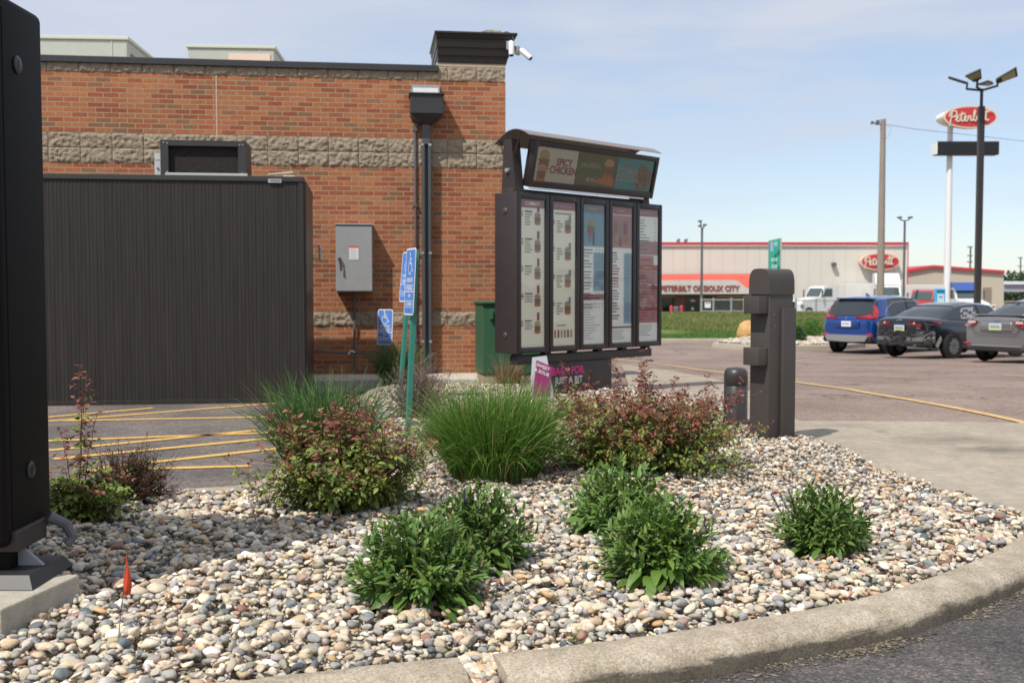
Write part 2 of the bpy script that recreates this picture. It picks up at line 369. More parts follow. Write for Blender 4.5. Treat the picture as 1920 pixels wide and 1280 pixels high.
# soil sheet under the stones
def inside(poly, x, y):
    c = np.zeros(np.shape(x), bool); n = len(poly); j = n - 1
    for i in range(n):
        xi, yi, xj, yj = poly[i].x, poly[i].y, poly[j].x, poly[j].y
        if yi != yj: c ^= ((yi > y) != (yj > y)) & (x < (xj - xi) * (y - yi) / (yj - yi) + xi)
        j = i
    return c
m = MB(); m.add([(p.x, p.y, .155) for p in BED], [tuple(range(len(BED)))]); o = m.build('bed_soil', M_soil); tag(o, kind='structure')
if o.data.polygons[0].normal.z < 0: o.data.flip_normals()
# near road, left hatched bay, drive through pad, walk
r0 = [Vector((p.x, p.y, 0)) for p in P_near]
road_in = [p + Vector((.0, .06, 0)) for p in r0]
sheet('road', [Vector((-3, 1, 0))] + road_in + [gnd(2010, 990, .1), gnd(2600, 1010, .1), Vector((6, 1, 0))], .006, M_road)
sheet('hatched_bay', [Vector((-9, 5.7, 0))] + [gnd(u, v, .1) for u, v in ((-60, 945), (300, 935), (470, 930), (600, 870), (680, 800), (700, 740))] + [Vector((-1.6, 13.75, 0)), Vector((-9, 13.2, 0))], .004, M_hatch)
sheet('drive_through_pad', [gpt(u, v) for u, v in ((1960, 1000), (1900, 980), (1850, 957), (1690, 902), (1545, 845), (1420, 806), (1270, 760), (1180, 732), (1165, 686), (1260, 699), (1340, 715), (1420, 745), (1485, 790), (1500, 796), (1700, 797), (1930, 800), (2300, 806), (2400, 1000))], .04, M_pad)
_p = bpy.data.objects['drive_through_pad']; _sd = _p.modifiers.new('s', 'SOLIDIFY'); _sd.thickness = .12; _sd.offset = -1
def stripe(pts, wpx=None, wd=.1, m=M_yellow, dz=.010, name='road_marking'):
    P = [gpt(u, v) for u, v in pts]; P = smooth_line(P, .25, 2) if len(P) > 2 else [P[0] + (P[1] - P[0]) * (i / 24) for i in range(25)]
    rows = []
    for i, p in enumerate(P):
        t = (P[min(i+1, len(P)-1)] - P[max(i-1, 0)]).normalized(); nr = Vector((t.y, -t.x, 0)).normalized() * (wd / 2)
        e = 1 + .08 * noise.noise(p * 4)
        rows.append([(p.x + nr.x*e, p.y + nr.y*e, GZ(p.y + nr.y) + dz), (p.x - nr.x*e, p.y - nr.y*e, GZ(p.y - nr.y) + dz)])
    mm = MB(); mm.grid(rows); o = mm.build(name, m); me = o.data
    if me.polygons[0].normal.z < 0: me.flip_normals()
    return tag(o, kind='structure')
for a in (((90, 783), (287, 766)), ((90, 791), (530, 756)), ((120, 790), (500, 783)), ((90, 828), (520, 812)), ((90, 846), (480, 808)), ((100, 862), (520, 822)), ((180, 880), (520, 842)), ((160, 884), (470, 875))):
    stripe(a, wd=.1)
stripe([(1120, 668), (1180, 677), (1260, 686), (1340, 698), (1485, 716), (1600, 733), (1700, 749), (1800, 767), (1920, 792), (2100, 840)], wd=.11, m=M_yfaded)
stripe([(1657, 707), (1743, 710)], wd=.1, m=M_yfaded); stripe([(1765, 684), (1850, 686)], wd=.1, m=M_yfaded); stripe([(1880, 704), (1960, 708)], wd=.1, m=M_yfaded)
# stains on the pad: dark oil patches as thin sheets of their own
M_oil = mat('oil_stained_concrete', (.17, .145, .12), .8, c2=(.33, .295, .25), vscale=2.2)
def blob(u, v, ru, rv, dz=.009):
    c = gpt(u, v); a = gpt(u + ru, v); b = gpt(u, v - rv); rx = abs(a.x - c.x); ry = abs(b.y - c.y)
    P = [Vector((c.x + rx * math.cos(t) * (1 + .28 * noise.noise(Vector((math.cos(t)*1.5, math.sin(t)*1.5, u)))), c.y + ry * math.sin(t) * (1 + .3 * noise.noise(Vector((math.cos(t)*2, math.sin(t)*2, v)))), 0)) for t in [i * math.tau / 40 for i in range(40)]]
    sheet('oil_stain', P, dz, M_oil)

# gutter debris line along the kerb foot
# ---------------------------------------------------------------- river stones
def ico(sub):
    bm = bmesh.new(); bmesh.ops.create_icosphere(bm, subdivisions=sub, radius=1)
    v = np.array([x.co[:] for x in bm.verts]); f = np.array([[q.index for q in x.verts] for x in bm.faces]); bm.free(); return v, f
T2, T1 = [], []
for k in range(14):
    for lst, sub in ((T2, 2), (T1, 1)):
        v, f = ico(sub); rk = np.random.default_rng(k)
        for _ in range(11):
            d = rk.normal(size=3); d /= np.linalg.norm(d); h = v @ d; cut = rk.uniform(.42, .80)
            v = v - np.maximum(h - cut, 0)[:, None] * d * rk.uniform(.6, .95)
        q = rk.normal(size=(3, 3)) * .13; v = v + v @ q
        v = v * (1 + .05 * np.sin(v[:, :1] * 3 + k) * np.cos(v[:, 1:2] * 4))
        lst.append((v, f))
PAL = np.array((.98, .945, .89)) * np.array([(.62,.54,.43),(.55,.47,.36),(.68,.61,.50),(.52,.41,.29),(.43,.33,.25),(.40,.385,.37),(.30,.30,.30),(.175,.20,.215),(.12,.15,.17),(.46,.44,.42),(.78,.74,.68),(.58,.38,.20),(.30,.17,.13),(.22,.19,.16),(.44,.31,.24),(.34,.33,.27)])
PW = np.array([17,14,12,7,3,12,6,4,2.5,11,5,1.8,1.6,2,2.5,5]); PW = PW / PW.sum()
def vis(x, y, mg=.25): return np.abs(x) < .505 * y + mg
res = .008; X0, X1, Y0, Y1 = -4.2, 4.0, 2.9, 13.9
H = np.zeros((int((X1-X0)/res)+2, int((Y1-Y0)/res)+2), np.float32)
def scatter(n, y0, y1, smin, smax, tmp, seed):
    rr = np.random.default_rng(seed); out = []
    x = rr.uniform(X0+.1, X1-.1, n); y = rr.uniform(y0, y1, n)
    k = inside(BED, x, y) & vis(x, y); x, y = x[k], y[k]; n = len(x)
    s = smin + (smax - smin) * rr.beta(1.6, 2.6, n); ax = s * .5; ay = ax * rr.uniform(.55, .95, n); az = ax * rr.uniform(.34, .68, n)
    th = rr.uniform(0, math.tau, n); pos = np.zeros((n, 3)); nrm = np.zeros((n, 3))
    for i in range(n):
        r = ay[i] * .8; c = int(r / res) + 1; ix = int((x[i]-X0)/res); iy = int((y[i]-Y0)/res)
        P = H[max(ix-c,0):ix+c+1, max(iy-c,0):iy+c+1]
        if P.size < 4: continue
        h = float(P.mean()) * .55 + float(P.max()) * .45
        gx = float(P[-1].mean() - P[0].mean()) / (2*c*res); gy = float(P[:, -1].mean() - P[:, 0].mean()) / (2*c*res)
        z = h + az[i] * .45; z = min(z, .055)
        pos[i] = x[i], y[i], z
        nrm[i] = (-gx * .8, -gy * .8, 1)
        c2 = int(ax[i] / res) + 1; xs = (np.arange(-c2, c2+1) * res)
        cx, sx = math.cos(th[i]), math.sin(th[i]); u = (xs[:, None]*cx + xs[None]*sx) / ax[i]; v = (-xs[:, None]*sx + xs[None]*cx) / ay[i]
        d = 1 - u*u - v*v; top = np.where(d > 0, z + az[i] * np.sqrt(np.maximum(d, 0)), -1)
        a0, b0 = ix-c2, iy-c2
        if a0 < 0 or b0 < 0: continue
        Q = H[a0:a0+2*c2+1, b0:b0+2*c2+1]; Q[:] = np.maximum(Q, top[:Q.shape[0], :Q.shape[1]])
    nrm[:, :2] += rr.normal(size=(n, 2)) * .16
    nrm[:, 2] = np.maximum(nrm[:, 2], .3)
    B = basis(np.stack([np.cos(th), np.sin(th), np.zeros(n)], 1), nrm)
    # template x = short side, y = long
    pos[:, 2] += .160
    ci = rr.choice(len(PAL), n, p=PW); cc = PAL[ci] * rr.uniform(.78, 1.15, (n, 1)) * (1 + rr.normal(size=(n, 3)) * .02)
    return TM(B, np.stack([ay, ax, az], 1), pos), rr.integers(0, 14, n), np.clip(cc, .02, .85)
M_stone = mat('river_stone', (1, 1, 1), .72, attr='col', var=.22, vscale=55, bump=.25, bscale=120, spec=.35)
def layer(n, y0, y1, a, b, tm, seed):
    t, i, c = scatter(n, y0, y1, a, b, tm, seed); return t, i, c, tm
def cat(ls): return [np.concatenate([l[k] for l in ls]) for k in range(3)]
areaN = (X1 - X0) * 3.4
L1 = [layer(int(areaN * 2000), 2.9, 6.3, .014, .050, T2, 1), layer(int(areaN * 1000), 2.9, 6.3, .024, .084, T2, 2)]
areaF = (X1 - X0) * 7.6
L2 = [layer(int(areaF * 1150), 6.3, 13.9, .026, .062, T1, 3), layer(int(areaF * 520), 6.3, 13.9, .03, .075, T1, 4)]
t, i, c = cat(L1); tag(inst('river_stones', T2, t, i, c, M_stone), kind='stuff')
t, i, c = cat(L2); tag(inst('river_stones', T1, t, i, c, M_stone), kind='stuff')
# stones spilled into the break of the kerb
t = []; cc = []
rr = np.random.default_rng(5)
for k in range(90):
    u = rr.uniform(872, 930); v = rr.uniform(1226, 1296); p = gnd(u, v, .19 - .05 * (v - 1228) / 60); s = rr.uniform(.014, .036)
    B = basis(rr.normal(size=(1, 3)) * (1, 1, .2), np.array([[rr.normal()*.3, rr.normal()*.3, 1]]))
    t.append(TM(B, np.array([[s*.75, s, s*.55]]), np.array([list(p)]))); cc.append(PAL[rr.choice(len(PAL), p=PW)])
tag(inst('river_stones', T2, np.concatenate(t), rr.integers(0, 14, 90), np.array(cc), M_stone), kind='stuff')
# lawn beyond the lot, with mown blades in front and a weedy berm behind
lp = [gpt(1150, 640), gpt(1545, 640)]; YL = lp[0].y
rows = []
def lawn_z(Y):
    t = min(max((Y - YL - 6) / 24, 0), 1); t = t*t*(3-2*t); e = min(max((Y - YL - 34) / 18, 0), 1)
    return GZ(Y) + .1 + .5 * t * (1 - e)
yy = [YL + k for k in range(0, 60, 2)]
m = MB(); m.grid([[(x, y, lawn_z(y) + (.08 * noise.noise(Vector((x * .25, y * .3, 0))) if y > YL + 4 else 0)) for x in np.arange(-6, 40, 1.0)] for y in yy])
tag(m.build('lawn', M_lawn, smooth=True), kind='structure')
n = 60000; rr = np.random.default_rng(11)
gy = YL + 30 * rr.random(n) ** 1.3; gx = rr.uniform(-1, .36, n) * 0 + rr.uniform(.10, .32, n) * gy
hh = np.where(gy < YL + 9, rr.uniform(.03, .06, n), rr.uniform(.04, .13, n)); gz = np.array([lawn_z(v) for v in gy]) - .01
tv = np.array([(-.5, 0, 0), (.5, 0, 0), (.25, .12, .6), (-.25, .12, .6), (0, .35, 1)]); tf = np.array([(0, 1, 2), (0, 2, 3), (3, 2, 4)])
B = basis(np.c_[rr.normal(size=(n, 2)), np.zeros(n)], np.tile([[0., 0, 1]], (n, 1)))
near_c = np.array([.10, .19, .035]); far_c = np.array([.15, .19, .05]); dry = np.array([.28, .25, .11])
q = (gy > YL + 9)[:, None]; cc = np.where(q, far_c, near_c) * rr.uniform(.7, 1.25, (n, 1)); dm = (rr.random(n) < np.where(gy > YL + 7, .25 + .3 * np.sin(gx * .55 + np.sin(gy * .4) * 2) * np.cos(gy * .23 + gx * .2), .04))[:, None]; cc = np.where(dm, dry, cc)
M_blade = mat('grass_blade', (1, 1, 1), .6, attr='col', trans=.3, spec=.3)
tag(inst('lawn_grass', [(tv, tf)], TM(B, np.stack([np.full(n, .06), hh, hh], 1), np.stack([gx, gy, gz], 1)), None, cc, M_blade, smooth=False), kind='stuff')

m = MB(); m.box((-6, YL - .35, GZ(YL) - .2), (40, YL - .01, GZ(YL) + .11), .02); tag(m.build('kerb', mat('far_kerb_concrete', (.40, .35, .28), .9, var=.15)), kind='structure')

# grit and dry grass bits gathered in the gutter below the near kerb
gl = smooth_line(P_near, .01); rr = np.random.default_rng(17); n = 9000; gi = rr.integers(1, len(gl) - 1, n); gi = gi[np.array([noise.noise(Vector((gl[a].x * 2.2, gl[a].y * 2.2, 3))) + .28 * rr.normal() > .22 for a in gi])]; n = len(gi); pp = np.zeros((n, 3))
for q_, a in enumerate(gi):
    t_ = (gl[a+1] - gl[a-1]).normalized(); o_ = .200 + abs(rr.normal()) * .045; pp[q_] = (gl[a].x + t_.y * o_, gl[a].y - t_.x * o_, .109)
ss = rr.uniform(.002, .007, n); th = rr.uniform(0, 6.28, n)
tag(inst('gutter_grit', T1, TM(basis(np.stack([np.cos(th), np.sin(th), np.zeros(n)], 1), np.tile([[0., 0, 1]], (n, 1))), np.stack([ss, ss * rr.uniform(1, 4, n), ss * .6], 1), pp), rr.integers(0, 14, n), np.array([.20, .165, .115]) * rr.uniform(.3, 1.3, (n, 1)), M_stone), kind='stuff')
# ================================================================ restaurant
TH = R(7.4); CX, CY = -.09, 15.0
rw = Vector((math.cos(TH), math.sin(TH), 0)); nw = Vector((-math.sin(TH), math.cos(TH), 0)); CO = Vector((CX, CY, 0))
def wl(u, v, off=0):       # pixel -> (x, z) in the wall frame on the plane "off" metres in front of the wall
    d = ray(u, v); o = Vector((0, 0, CAM_Z)); t = ((CO - nw * off - o).dot(nw)) / d.dot(nw); p = o + d * t - CO
    return p.dot(rw), p.z
def wt(name, label, cat_, group=None): return thing(name, label, cat_, (CX, CY, 0), TH, group)
Z0 = .25
def brick_mat():
    m = bpy.data.materials.new('brick'); m.use_nodes = True; t = m.node_tree; n = t.nodes; L = t.links.new; b = n['Principled BSDF']
    tcn = n.new('ShaderNodeTexCoord'); sp = n.new('ShaderNodeSeparateXYZ'); L(tcn.outputs['Object'], sp.inputs[0])
    ad = n.new('ShaderNodeMath'); ad.operation = 'ADD'; L(sp.outputs['X'], ad.inputs[0]); L(sp.outputs['Y'], ad.inputs[1])
    cb = n.new('ShaderNodeCombineXYZ'); L(ad.outputs[0], cb.inputs[0]); L(sp.outputs['Z'], cb.inputs[1])
    mpn = n.new('ShaderNodeMapping'); mpn.inputs['Location'].default_value = (20.32, -Z0 + 100 * .0663, 0); L(cb.outputs[0], mpn.inputs[0])
    bk = n.new('ShaderNodeTexBrick'); L(mpn.outputs[0], bk.inputs['Vector']); bk.inputs['Scale'].default_value = 1
    bk.inputs['Brick Width'].default_value = .2032; bk.inputs['Row Height'].default_value = .0663; bk.inputs['Mortar Size'].default_value = .0062; bk.inputs['Mortar Smooth'].default_value = .15
    bk.inputs['Color1'].default_value = (0, 0, 0, 1); bk.inputs['Color2'].default_value = (1, 1, 1, 1); bk.inputs['Mortar'].default_value = (.5, .5, .5, 1); bk.offset = .5
    cr = n.new('ShaderNodeValToRGB'); e = cr.color_ramp.elements; cr.color_ramp.interpolation = 'CONSTANT'
    cs = [(0, (.345, .118, .052)), (.13, (.30, .088, .042)), (.26, (.375, .145, .066)), (.42, (.27, .080, .040)), (.51, (.345, .135, .058)), (.68, (.32, .10, .047)), (.78, (.235, .115, .060)), (.86, (.38, .150, .068)), (.94, (.275, .085, .042))]
    e[0].position = 0; e[0].color = (*cs[0][1], 1); e[1].position = cs[1][0]; e[1].color = (*cs[1][1], 1)
    for p, c in cs[2:]: q = e.new(p); q.color = (*c, 1)
    L(bk.outputs['Color'], cr.inputs[0])
    z = n.new('ShaderNodeTexNoise'); z.inputs['Scale'].default_value = 26; z.inputs['Detail'].default_value = 6; L(tcn.outputs['Object'], z.inputs['Vector'])
    z2 = n.new('ShaderNodeTexNoise'); z2.inputs['Scale'].default_value = .9; z2.inputs['Detail'].default_value = 4; L(tcn.outputs['Object'], z2.inputs['Vector'])
    sm = n.new('ShaderNodeMath'); sm.operation = 'ADD'; L(z.outputs['Fac'], sm.inputs[0]); L(z2.outputs['Fac'], sm.inputs[1])
    mr = n.new('ShaderNodeMapRange'); mr.inputs[1].default_value = .7; mr.inputs[2].default_value = 1.3; mr.inputs[3].default_value = .74; mr.inputs[4].default_value = 1.26; L(sm.outputs[0], mr.inputs[0])
    mx = n.new('ShaderNodeMix'); mx.data_type = 'RGBA'; mx.blend_type = 'MULTIPLY'; mx.inputs['Factor'].default_value = 1; L(cr.outputs[0], mx.inputs[6]); L(mr.outputs[0], mx.inputs[7])
    m2 = n.new('ShaderNodeMix'); m2.data_type = 'RGBA'; L(bk.outputs['Fac'], m2.inputs['Factor']); L(mx.outputs[2], m2.inputs[6]); m2.inputs[7].default_value = (.36, .28, .19, 1)
    L(m2.outputs[2], b.inputs['Base Color']); b.inputs['Roughness'].default_value = .85; b.inputs['Specular IOR Level'].default_value = .2
    iv = n.new('ShaderNodeMath'); iv.operation = 'SUBTRACT'; iv.inputs[0].default_value = 1; L(bk.outputs['Fac'], iv.inputs[1])
    s2 = n.new('ShaderNodeMath'); s2.operation = 'MULTIPLY_ADD'; L(z.outputs['Fac'], s2.inputs[0]); s2.inputs[1].default_value = .35; L(iv.outputs[0], s2.inputs[2])
    bp = n.new('ShaderNodeBump'); bp.inputs['Strength'].default_value = .8; bp.inputs['Distance'].default_value = .008; L(s2.outputs[0], bp.inputs['Height']); L(bp.outputs[0], b.inputs['Normal'])
    return m
M_brick = brick_mat()
M_split = mat('split_face_block', (.32, .255, .185), .95, var=.3, vscale=40, bump=.6, bscale=90, spec=.15)
M_joint = mat('block_mortar', (.44, .36, .27), .9, var=.1)
M_coping = mat('dark_coping_metal', (.030, .030, .033), .45, var=.1, spec=.5)
M_brown = mat('dark_brown_metal', (.026, .021, .020), .42, var=.12, vscale=3, spec=.5)
M_brown2 = mat('brown_painted_metal', (.045, .036, .033), .5, var=.12, vscale=4, spec=.45)
M_roofm = mat('roof_membrane', (.55, .55, .53), .9)
M_galv = mat('galvanised_metal', (.40, .42, .43), .42, metal=.6, var=.12, vscale=12)
M_greyp = mat('grey_enamel', (.30, .30, .30), .42, var=.06, vscale=6)
M_conduit = mat('grey_conduit', (.10, .10, .11), .5, var=.15)
M_white = mat('white_paint', (.75, .75, .74), .5)
M_hvac = mat('rooftop_unit_paint', (.40, .43, .38), .6, var=.06)
z1 = Z0 + 10 * .0663; z2 = z1 + 3 * .0663; z3 = z2 + 30 * .0663; z4 = z3 + 6 * .0663; z5 = z4 + 12 * .0663; z6 = z5 + .12
bld = wt('restaurant_building', 'red brick restaurant wall with tan stone bands, dark coping and a raised brown corner cornice', 'building')
m = MB(); LW = -10.5; D = 9
zt = z5 + .195
for a, b in ((Z0 - .3, z1), (z2, z3), (z4, z5)):
    m.box((LW, 0, a), (0, D, b))
m.build('brick_wall', M_brick, bld)
m = MB()
for a, b in ((z1, z2), (z3, z4), (z5, zt)): m.box((LW + .01, .012, a + .001), (-.012, D - .01, b - .001))
m.build('band_core', M_joint, bld)
def split_block(m, x0, x1, a, b, seed, face=.03, axis='x'):
    gpx = .0055; x0 += gpx; x1 -= gpx; a += gpx; b -= gpx; nx = max(3, int((x1 - x0) / .016)); nz_ = max(3, int((b - a) / .016)); rows = []
    for i in range(nz_ + 1):
        row = []
        for j in range(nx + 1):
            x = x0 + (x1 - x0) * j / nx; z = a + (b - a) * i / nz_
            ed = min(j, nx - j, i, nz_ - i); d = 0
            if ed >= 0:
                d = .012 + .012 * noise.noise(Vector((x * 8 + seed, z * 10, seed * .7))) + .018 * noise.noise(Vector((x * 22, z * 26, seed))) + .017 * noise.noise(Vector((x * 55, z * 60, seed)))
                d = max(d, -.004) * min(1, .45 + ed * .4)
            row.append((x, .004 - face * .2 - d, z) if axis == 'x' else (-.004 + face*.2 + d, x, z))
        rows.append(row)
    m.grid(rows)
for a, b, n in ((z1, z2, 1), (z3, z4, 2), (z5, zt, 1)):
    m = MB(); hh = (b - a) / n
    for k in range(n):
        x = 0; q = 0
        while x > LW:
            x0 = max(x - .4064, LW); split_block(m, x0, x, a + k * hh, a + (k + 1) * hh, q * 3.7 + k * 11 + a); x = x0; q += 1
    m.build('stone_band', M_split, bld, smooth=True)
# coping and the raised corner
cl, cr_ = wl(822, 100)[0], .0
m = MB(); m.box((LW, -.06, zt - .085), (cl - .003, .35, zt + .004), .008); m.build('coping', M_coping, bld)
m = MB(); m.box((LW, .35, z6 - .35), (0, D, z6 - .25)); m.build('roof', M_roofm, bld)
zc = wl(900, 120)[1]; zT = wl(900, 64, .15)[1]; hc = zT - zc
m = MB()
for k, (a, b, o) in enumerate(((0, .26, .03), (.26, .54, .065), (.54, .84, .10), (.84, 1, .13))):
    m.hexa([(cl - o * .3, -o + .02, zc + a*hc), (o - .02, -o + .02, zc + a*hc), (o - .02, 1.2, zc + a*hc), (cl - o*.3, 1.2, zc + a*hc),
            (cl - o * .3, -o - .005, zc + b*hc - .004), (o + .005, -o - .005, zc + b*hc - .004), (o + .005, 1.2, zc + b*hc - .004), (cl - o*.3, 1.2, zc + b*hc - .004)])
m.box((cl - .06, -.15, zT), (.15, 1.22, zT + .03), .006)
m.build('corner_cornice', M_brown, bld)
m = MB(); m.box((cl - .03, .0, zt + .002), (0, .5, zc)); m.build('cornice_base', M_joint, bld)
# control joint in the upper brick
xj = wl(406, 200)[0]; m = MB(); m.box((xj - .006, -.004, z3 + .30), (xj + .006, .01, zt)); m.build('control_joint', mat('pale_sealant', (.55, .47, .40), .8), bld)
# drive-through window hood on the far side
m = MB(); m.box((.002, .5, 2.55), (.42, 2.6, 2.86), .01); m.box((.002, .6, 2.2), (.12, 2.5, 2.54)); m.build('window_hood', M_brown, bld)
# walk along the wall
m = MB(); yw = -1.0; m.box((LW, yw, -.2), (.12, -.002, Z0), .012); o = m.build('sidewalk', M_walk); o.location = (CX, CY, 0); o.rotation_euler = (0, 0, TH); tag(o, kind='structure')
# ---- downspout with scupper and hopper
def tri(u, v, off): x, z = wl(u, v, off); return x, z
ds = wt('downspout', 'dark metal downspout running full height of brick wall below a flared hopper', 'downspout')
xa, zh0 = wl(770, 212, .3); xb, _ = wl(831, 212, .3); _, zh1 = wl(800, 177, .3); zn = wl(800, 231, .2)[1]
m = MB(); m.box((xa, -.30, zh0), (xb, -.002, zh1), .006); m.box((xa - .02, -.325, zh1), (xb + .02, -.002, zh1 + .022), .004)
xm = wl(799, 230, .15)[0]
m.hexa([(xm-.09,-.16,zn),(xm+.09,-.16,zn),(xm+.09,-.01,zn),(xm-.09,-.01,zn),(xa,-.295,zh0-.002),(xb,-.295,zh0-.002),(xb,-.004,zh0-.002),(xa,-.004,zh0-.002)])
m.build('hopper', M_coping, ds)
x0, zs0 = wl(771, 176, .0); x1, zs1 = wl(824, 163, .0)
m = MB(); 
for a, b in (((x0, -.05, zs1-.02), (x1, -.004, zs1+.01)), ((x0, -.05, zs0-.05), (x0+.02, -.004, zs1-.023)), ((x1-.02, -.05, zs0-.05), (x1, -.004, zs1-.023))): m.box(a, b)
m.mat(M_white).box((x0+.021, -.047, zs0-.05), (x1-.021, -.004, zs1-.022)); m.mats[0:0] = [];  # white panel added in the opening, set forward to catch sun and look bright
o = m.build('scupper_frame', None, ds); 
o.data.materials.clear(); o.data.materials.append(M_galv); o.data.materials.append(M_white)
fm = [0]*len(o.data.polygons)
for k in range(len(fm)-6, len(fm)): fm[k] = 1
o.data.polygons.foreach_set('material_index', fm)
M_spout = mat('weathered_spout_metal', (.070, .072, .075), .45, var=.15, vscale=5)
zj = wl(800, 271, .15)[1]
m = MB(); m.box((xm-.055, -.14, zj), (xm+.055, -.03, zn - .002), .008); m.build('pipe', M_spout, ds)
m = MB(); m.box((xm-.062, -.15, Z0+.02), (xm-.020, -.02, zj-.002), .006); m.box((xm+.026, -.15, Z0+.02), (xm+.066, -.02, zj-.002), .006); m.box((xm-.019, -.06, Z0+.02), (xm+.025, -.02, zj-.01)); m.build('lower_pipe', M_spout, ds)
m = MB()
for zz in (zj, wl(800, 474, .15)[1], wl(800, 640, .15)[1]):
    for a_, b_ in ((-.07, -.035), (.03, .072)): m = MB(); m.box((xm+a_, -.156, zz-.02), (xm+b_, -.001, zz+.012), .003); m.build('pipe_strap', M_galv, ds)
xk = wl(779, 400)[0]; zk = wl(779, 247)[1]
cd = wt('wall_conduit', 'thin dark conduit fixed upright on the brick just left of downspout', 'conduit')
m = MB(); m.tube([(xk, -.03, Z0+.05), (xk, -.03, zk)], .017, 10); m.box((xk-.03, -.055, zk), (xk+.03, -.002, zk+.09), .006); m.build('conduit_pipe', M_conduit, cd)
m = MB()
for k in range(4): m = MB(); m.box((xk-.03, -.052, .7+k*.62), (xk+.03, -.002, .725+k*.62), .003); m.build('clamp', M_conduit, cd)
# ---- electrical cabinet
eb = wt('electrical_box', 'tall grey electrical cabinet with rusty handle and white notice mounted on brick wall', 'electrical box')
OFF = .27; ex0, ez0 = wl(630, 547, OFF); ex1, ez1 = wl(698, 422, OFF)
m = MB(); m.box((ex0, -OFF+.02, ez0), (ex1, -.002, ez1), .006); m.build('cabinet', M_greyp, eb)
m = MB(); m.box((ex0+.006, -OFF, ez0+.012), (ex1-.006, -OFF+.019, ez1-.02), .004); d_ = m.build('door', M_greyp, eb)
m = MB(); m.box((ex0-.012, -OFF-.012, ez1), (ex1+.012, -.001, ez1+.018), .004); m.build('rain_lip', M_greyp, eb)
hx, hz = wl(637, 490, OFF); M_rust = mat('rusty_steel', (.07, .035, .025), .8, var=.4, vscale=30)
m = MB(); m.tube([(hx, -OFF-.002, hz+.03), (hx, -OFF-.05, hz+.03)], .022, 12); m.tube([(hx, -OFF-.045, hz+.03), (hx+.012, -OFF-.05, hz-.05), (hx+.02, -OFF-.04, hz-.13)], [.013, .011, .014], 8); m.build('handle', M_rust, d_)
lx0, lz0 = wl(655, 487, OFF); lx1, lz1 = wl(672, 461, OFF)
m = MB(); m.mat(M_white).box((lx0, -OFF-.004, lz0), (lx1, -OFF-.001, lz1-.03)); m.mat(mat('warning_red', (.55, .12, .06), .6)).box((lx0, -OFF-.004, lz1-.03), (lx1, -OFF-.001, lz1))
m.mat(mat('faint_grey_ink', (.45, .45, .45), .7))
for k in range(9): m.box((lx0+.012, -OFF-.0052, lz0+.012+k*.016), (lx1-.012-.01*(k % 3), -OFF-.0042, lz0+.017+k*.016))
m.build('notice_label', None, d_)
m = MB(); xr_ = wl(665, 600)[0]; m.tube([(xr_, -.05, Z0), (xr_, -.05, ez0+.01)], .018, 10); m.build('riser_pipe', M_conduit, eb)
# low black pipe along the wall
lp_ = wt('wall_pipe', 'low black pipe running level across brick with a white tie', 'pipe')
xs, zs_ = wl(575, 656); xe, ze = wl(703, 661)
m = MB(); m.tube([(xs, -.06, zs_), ((xs+xe)/2, -.075, (zs_+ze)/2-.015), (xe, -.06, ze), (xe+.05, -.06, ze-.05), (xe+.06, -.06, Z0)], .014, 8); m.build('pipe', M_conduit, lp_)
tx, tz = wl(660, 659); m = MB(); m.tube([(tx-.05, -.08, tz-.03), (tx-.01, -.085, tz+.02), (tx+.04, -.085, tz-.005)], .012, 6); m.build('tie', M_white, lp_)
# ---- metal enclosure
fe = gnd(572, 755, .1) - CO; OE = -fe.dot(nw); xE = fe.dot(rw)
_, zE = wl(520, 341, OE)
_, zEt = wl(520, 331, OE)
en = wt('metal_enclosure', 'long dark brown ribbed metal enclosure standing against brick wall', 'enclosure')
M_encl = mat('ribbed_brown_steel', (.026, .0215, .019), .55, var=.42, vscale=2.2, stretch=(9, 9, .35), spec=.35)
m = MB(); xL = -10.4; segs = [xL, wl(211, 550, OE)[0], wl(414, 550, OE)[0], xE]
for (a, b) in zip([wl(-20, 550, OE)[0]] + segs[1:-1], segs[1:]):
    k = int((b - a - .01) / .042); pts = []; w_ = (b - a - .008) / k
    for i in range(k):
        x = a + .004 + i * w_; pts += [(x, 0), (x + w_*.28, 0), (x + w_*.38, .0035), (x + w_*.62, .0035), (x + w_*.72, 0)]
    pts.append((b - .004, 0))
    mm = MB(); mm.grid([[(x, -OE + y, z) for x, y in pts] for z in (.12, zE)]); 
    mm.quad((b-.004, -OE, .12), (b+.004, -OE+.003, .12), (b+.004, -OE+.003, zE), (b-.004, -OE, zE))
    mm.build('ribbed_panel', M_encl, en, smooth=False)
m = MB(); m.box((xL, -OE+.012, .12), (xE-.002, -.97, zE-.002)); m.build('body', M_encl, en)
m = MB(); m.box((xE-.055, -OE-.012, .06), (xE+.004, -OE+.011, zE), .003); m.build('corner_trim', M_encl, en)
sz1 = zE - .10; m = MB(); m.hexa([(xE+.001, -OE+.02, .08), (xE+.03, -OE+.02, .08), (xE+.03, -.95, .08), (xE+.001, -.95, .08), (xE+.001, -OE+.02, zE), (xE+.03, -OE+.02, zE), (xE+.03, -.95, zE-.07), (xE+.001, -.95, zE-.07)]); m.build('side_panel', mat('side_panel_steel', (.036, .024, .021), .4, var=.15, vscale=3), en)
m = MB(); m.box((xL, -OE-.006, .07), (xE-.056, -OE+.010, .155), .003); m.build('base_trim', M_encl, en)
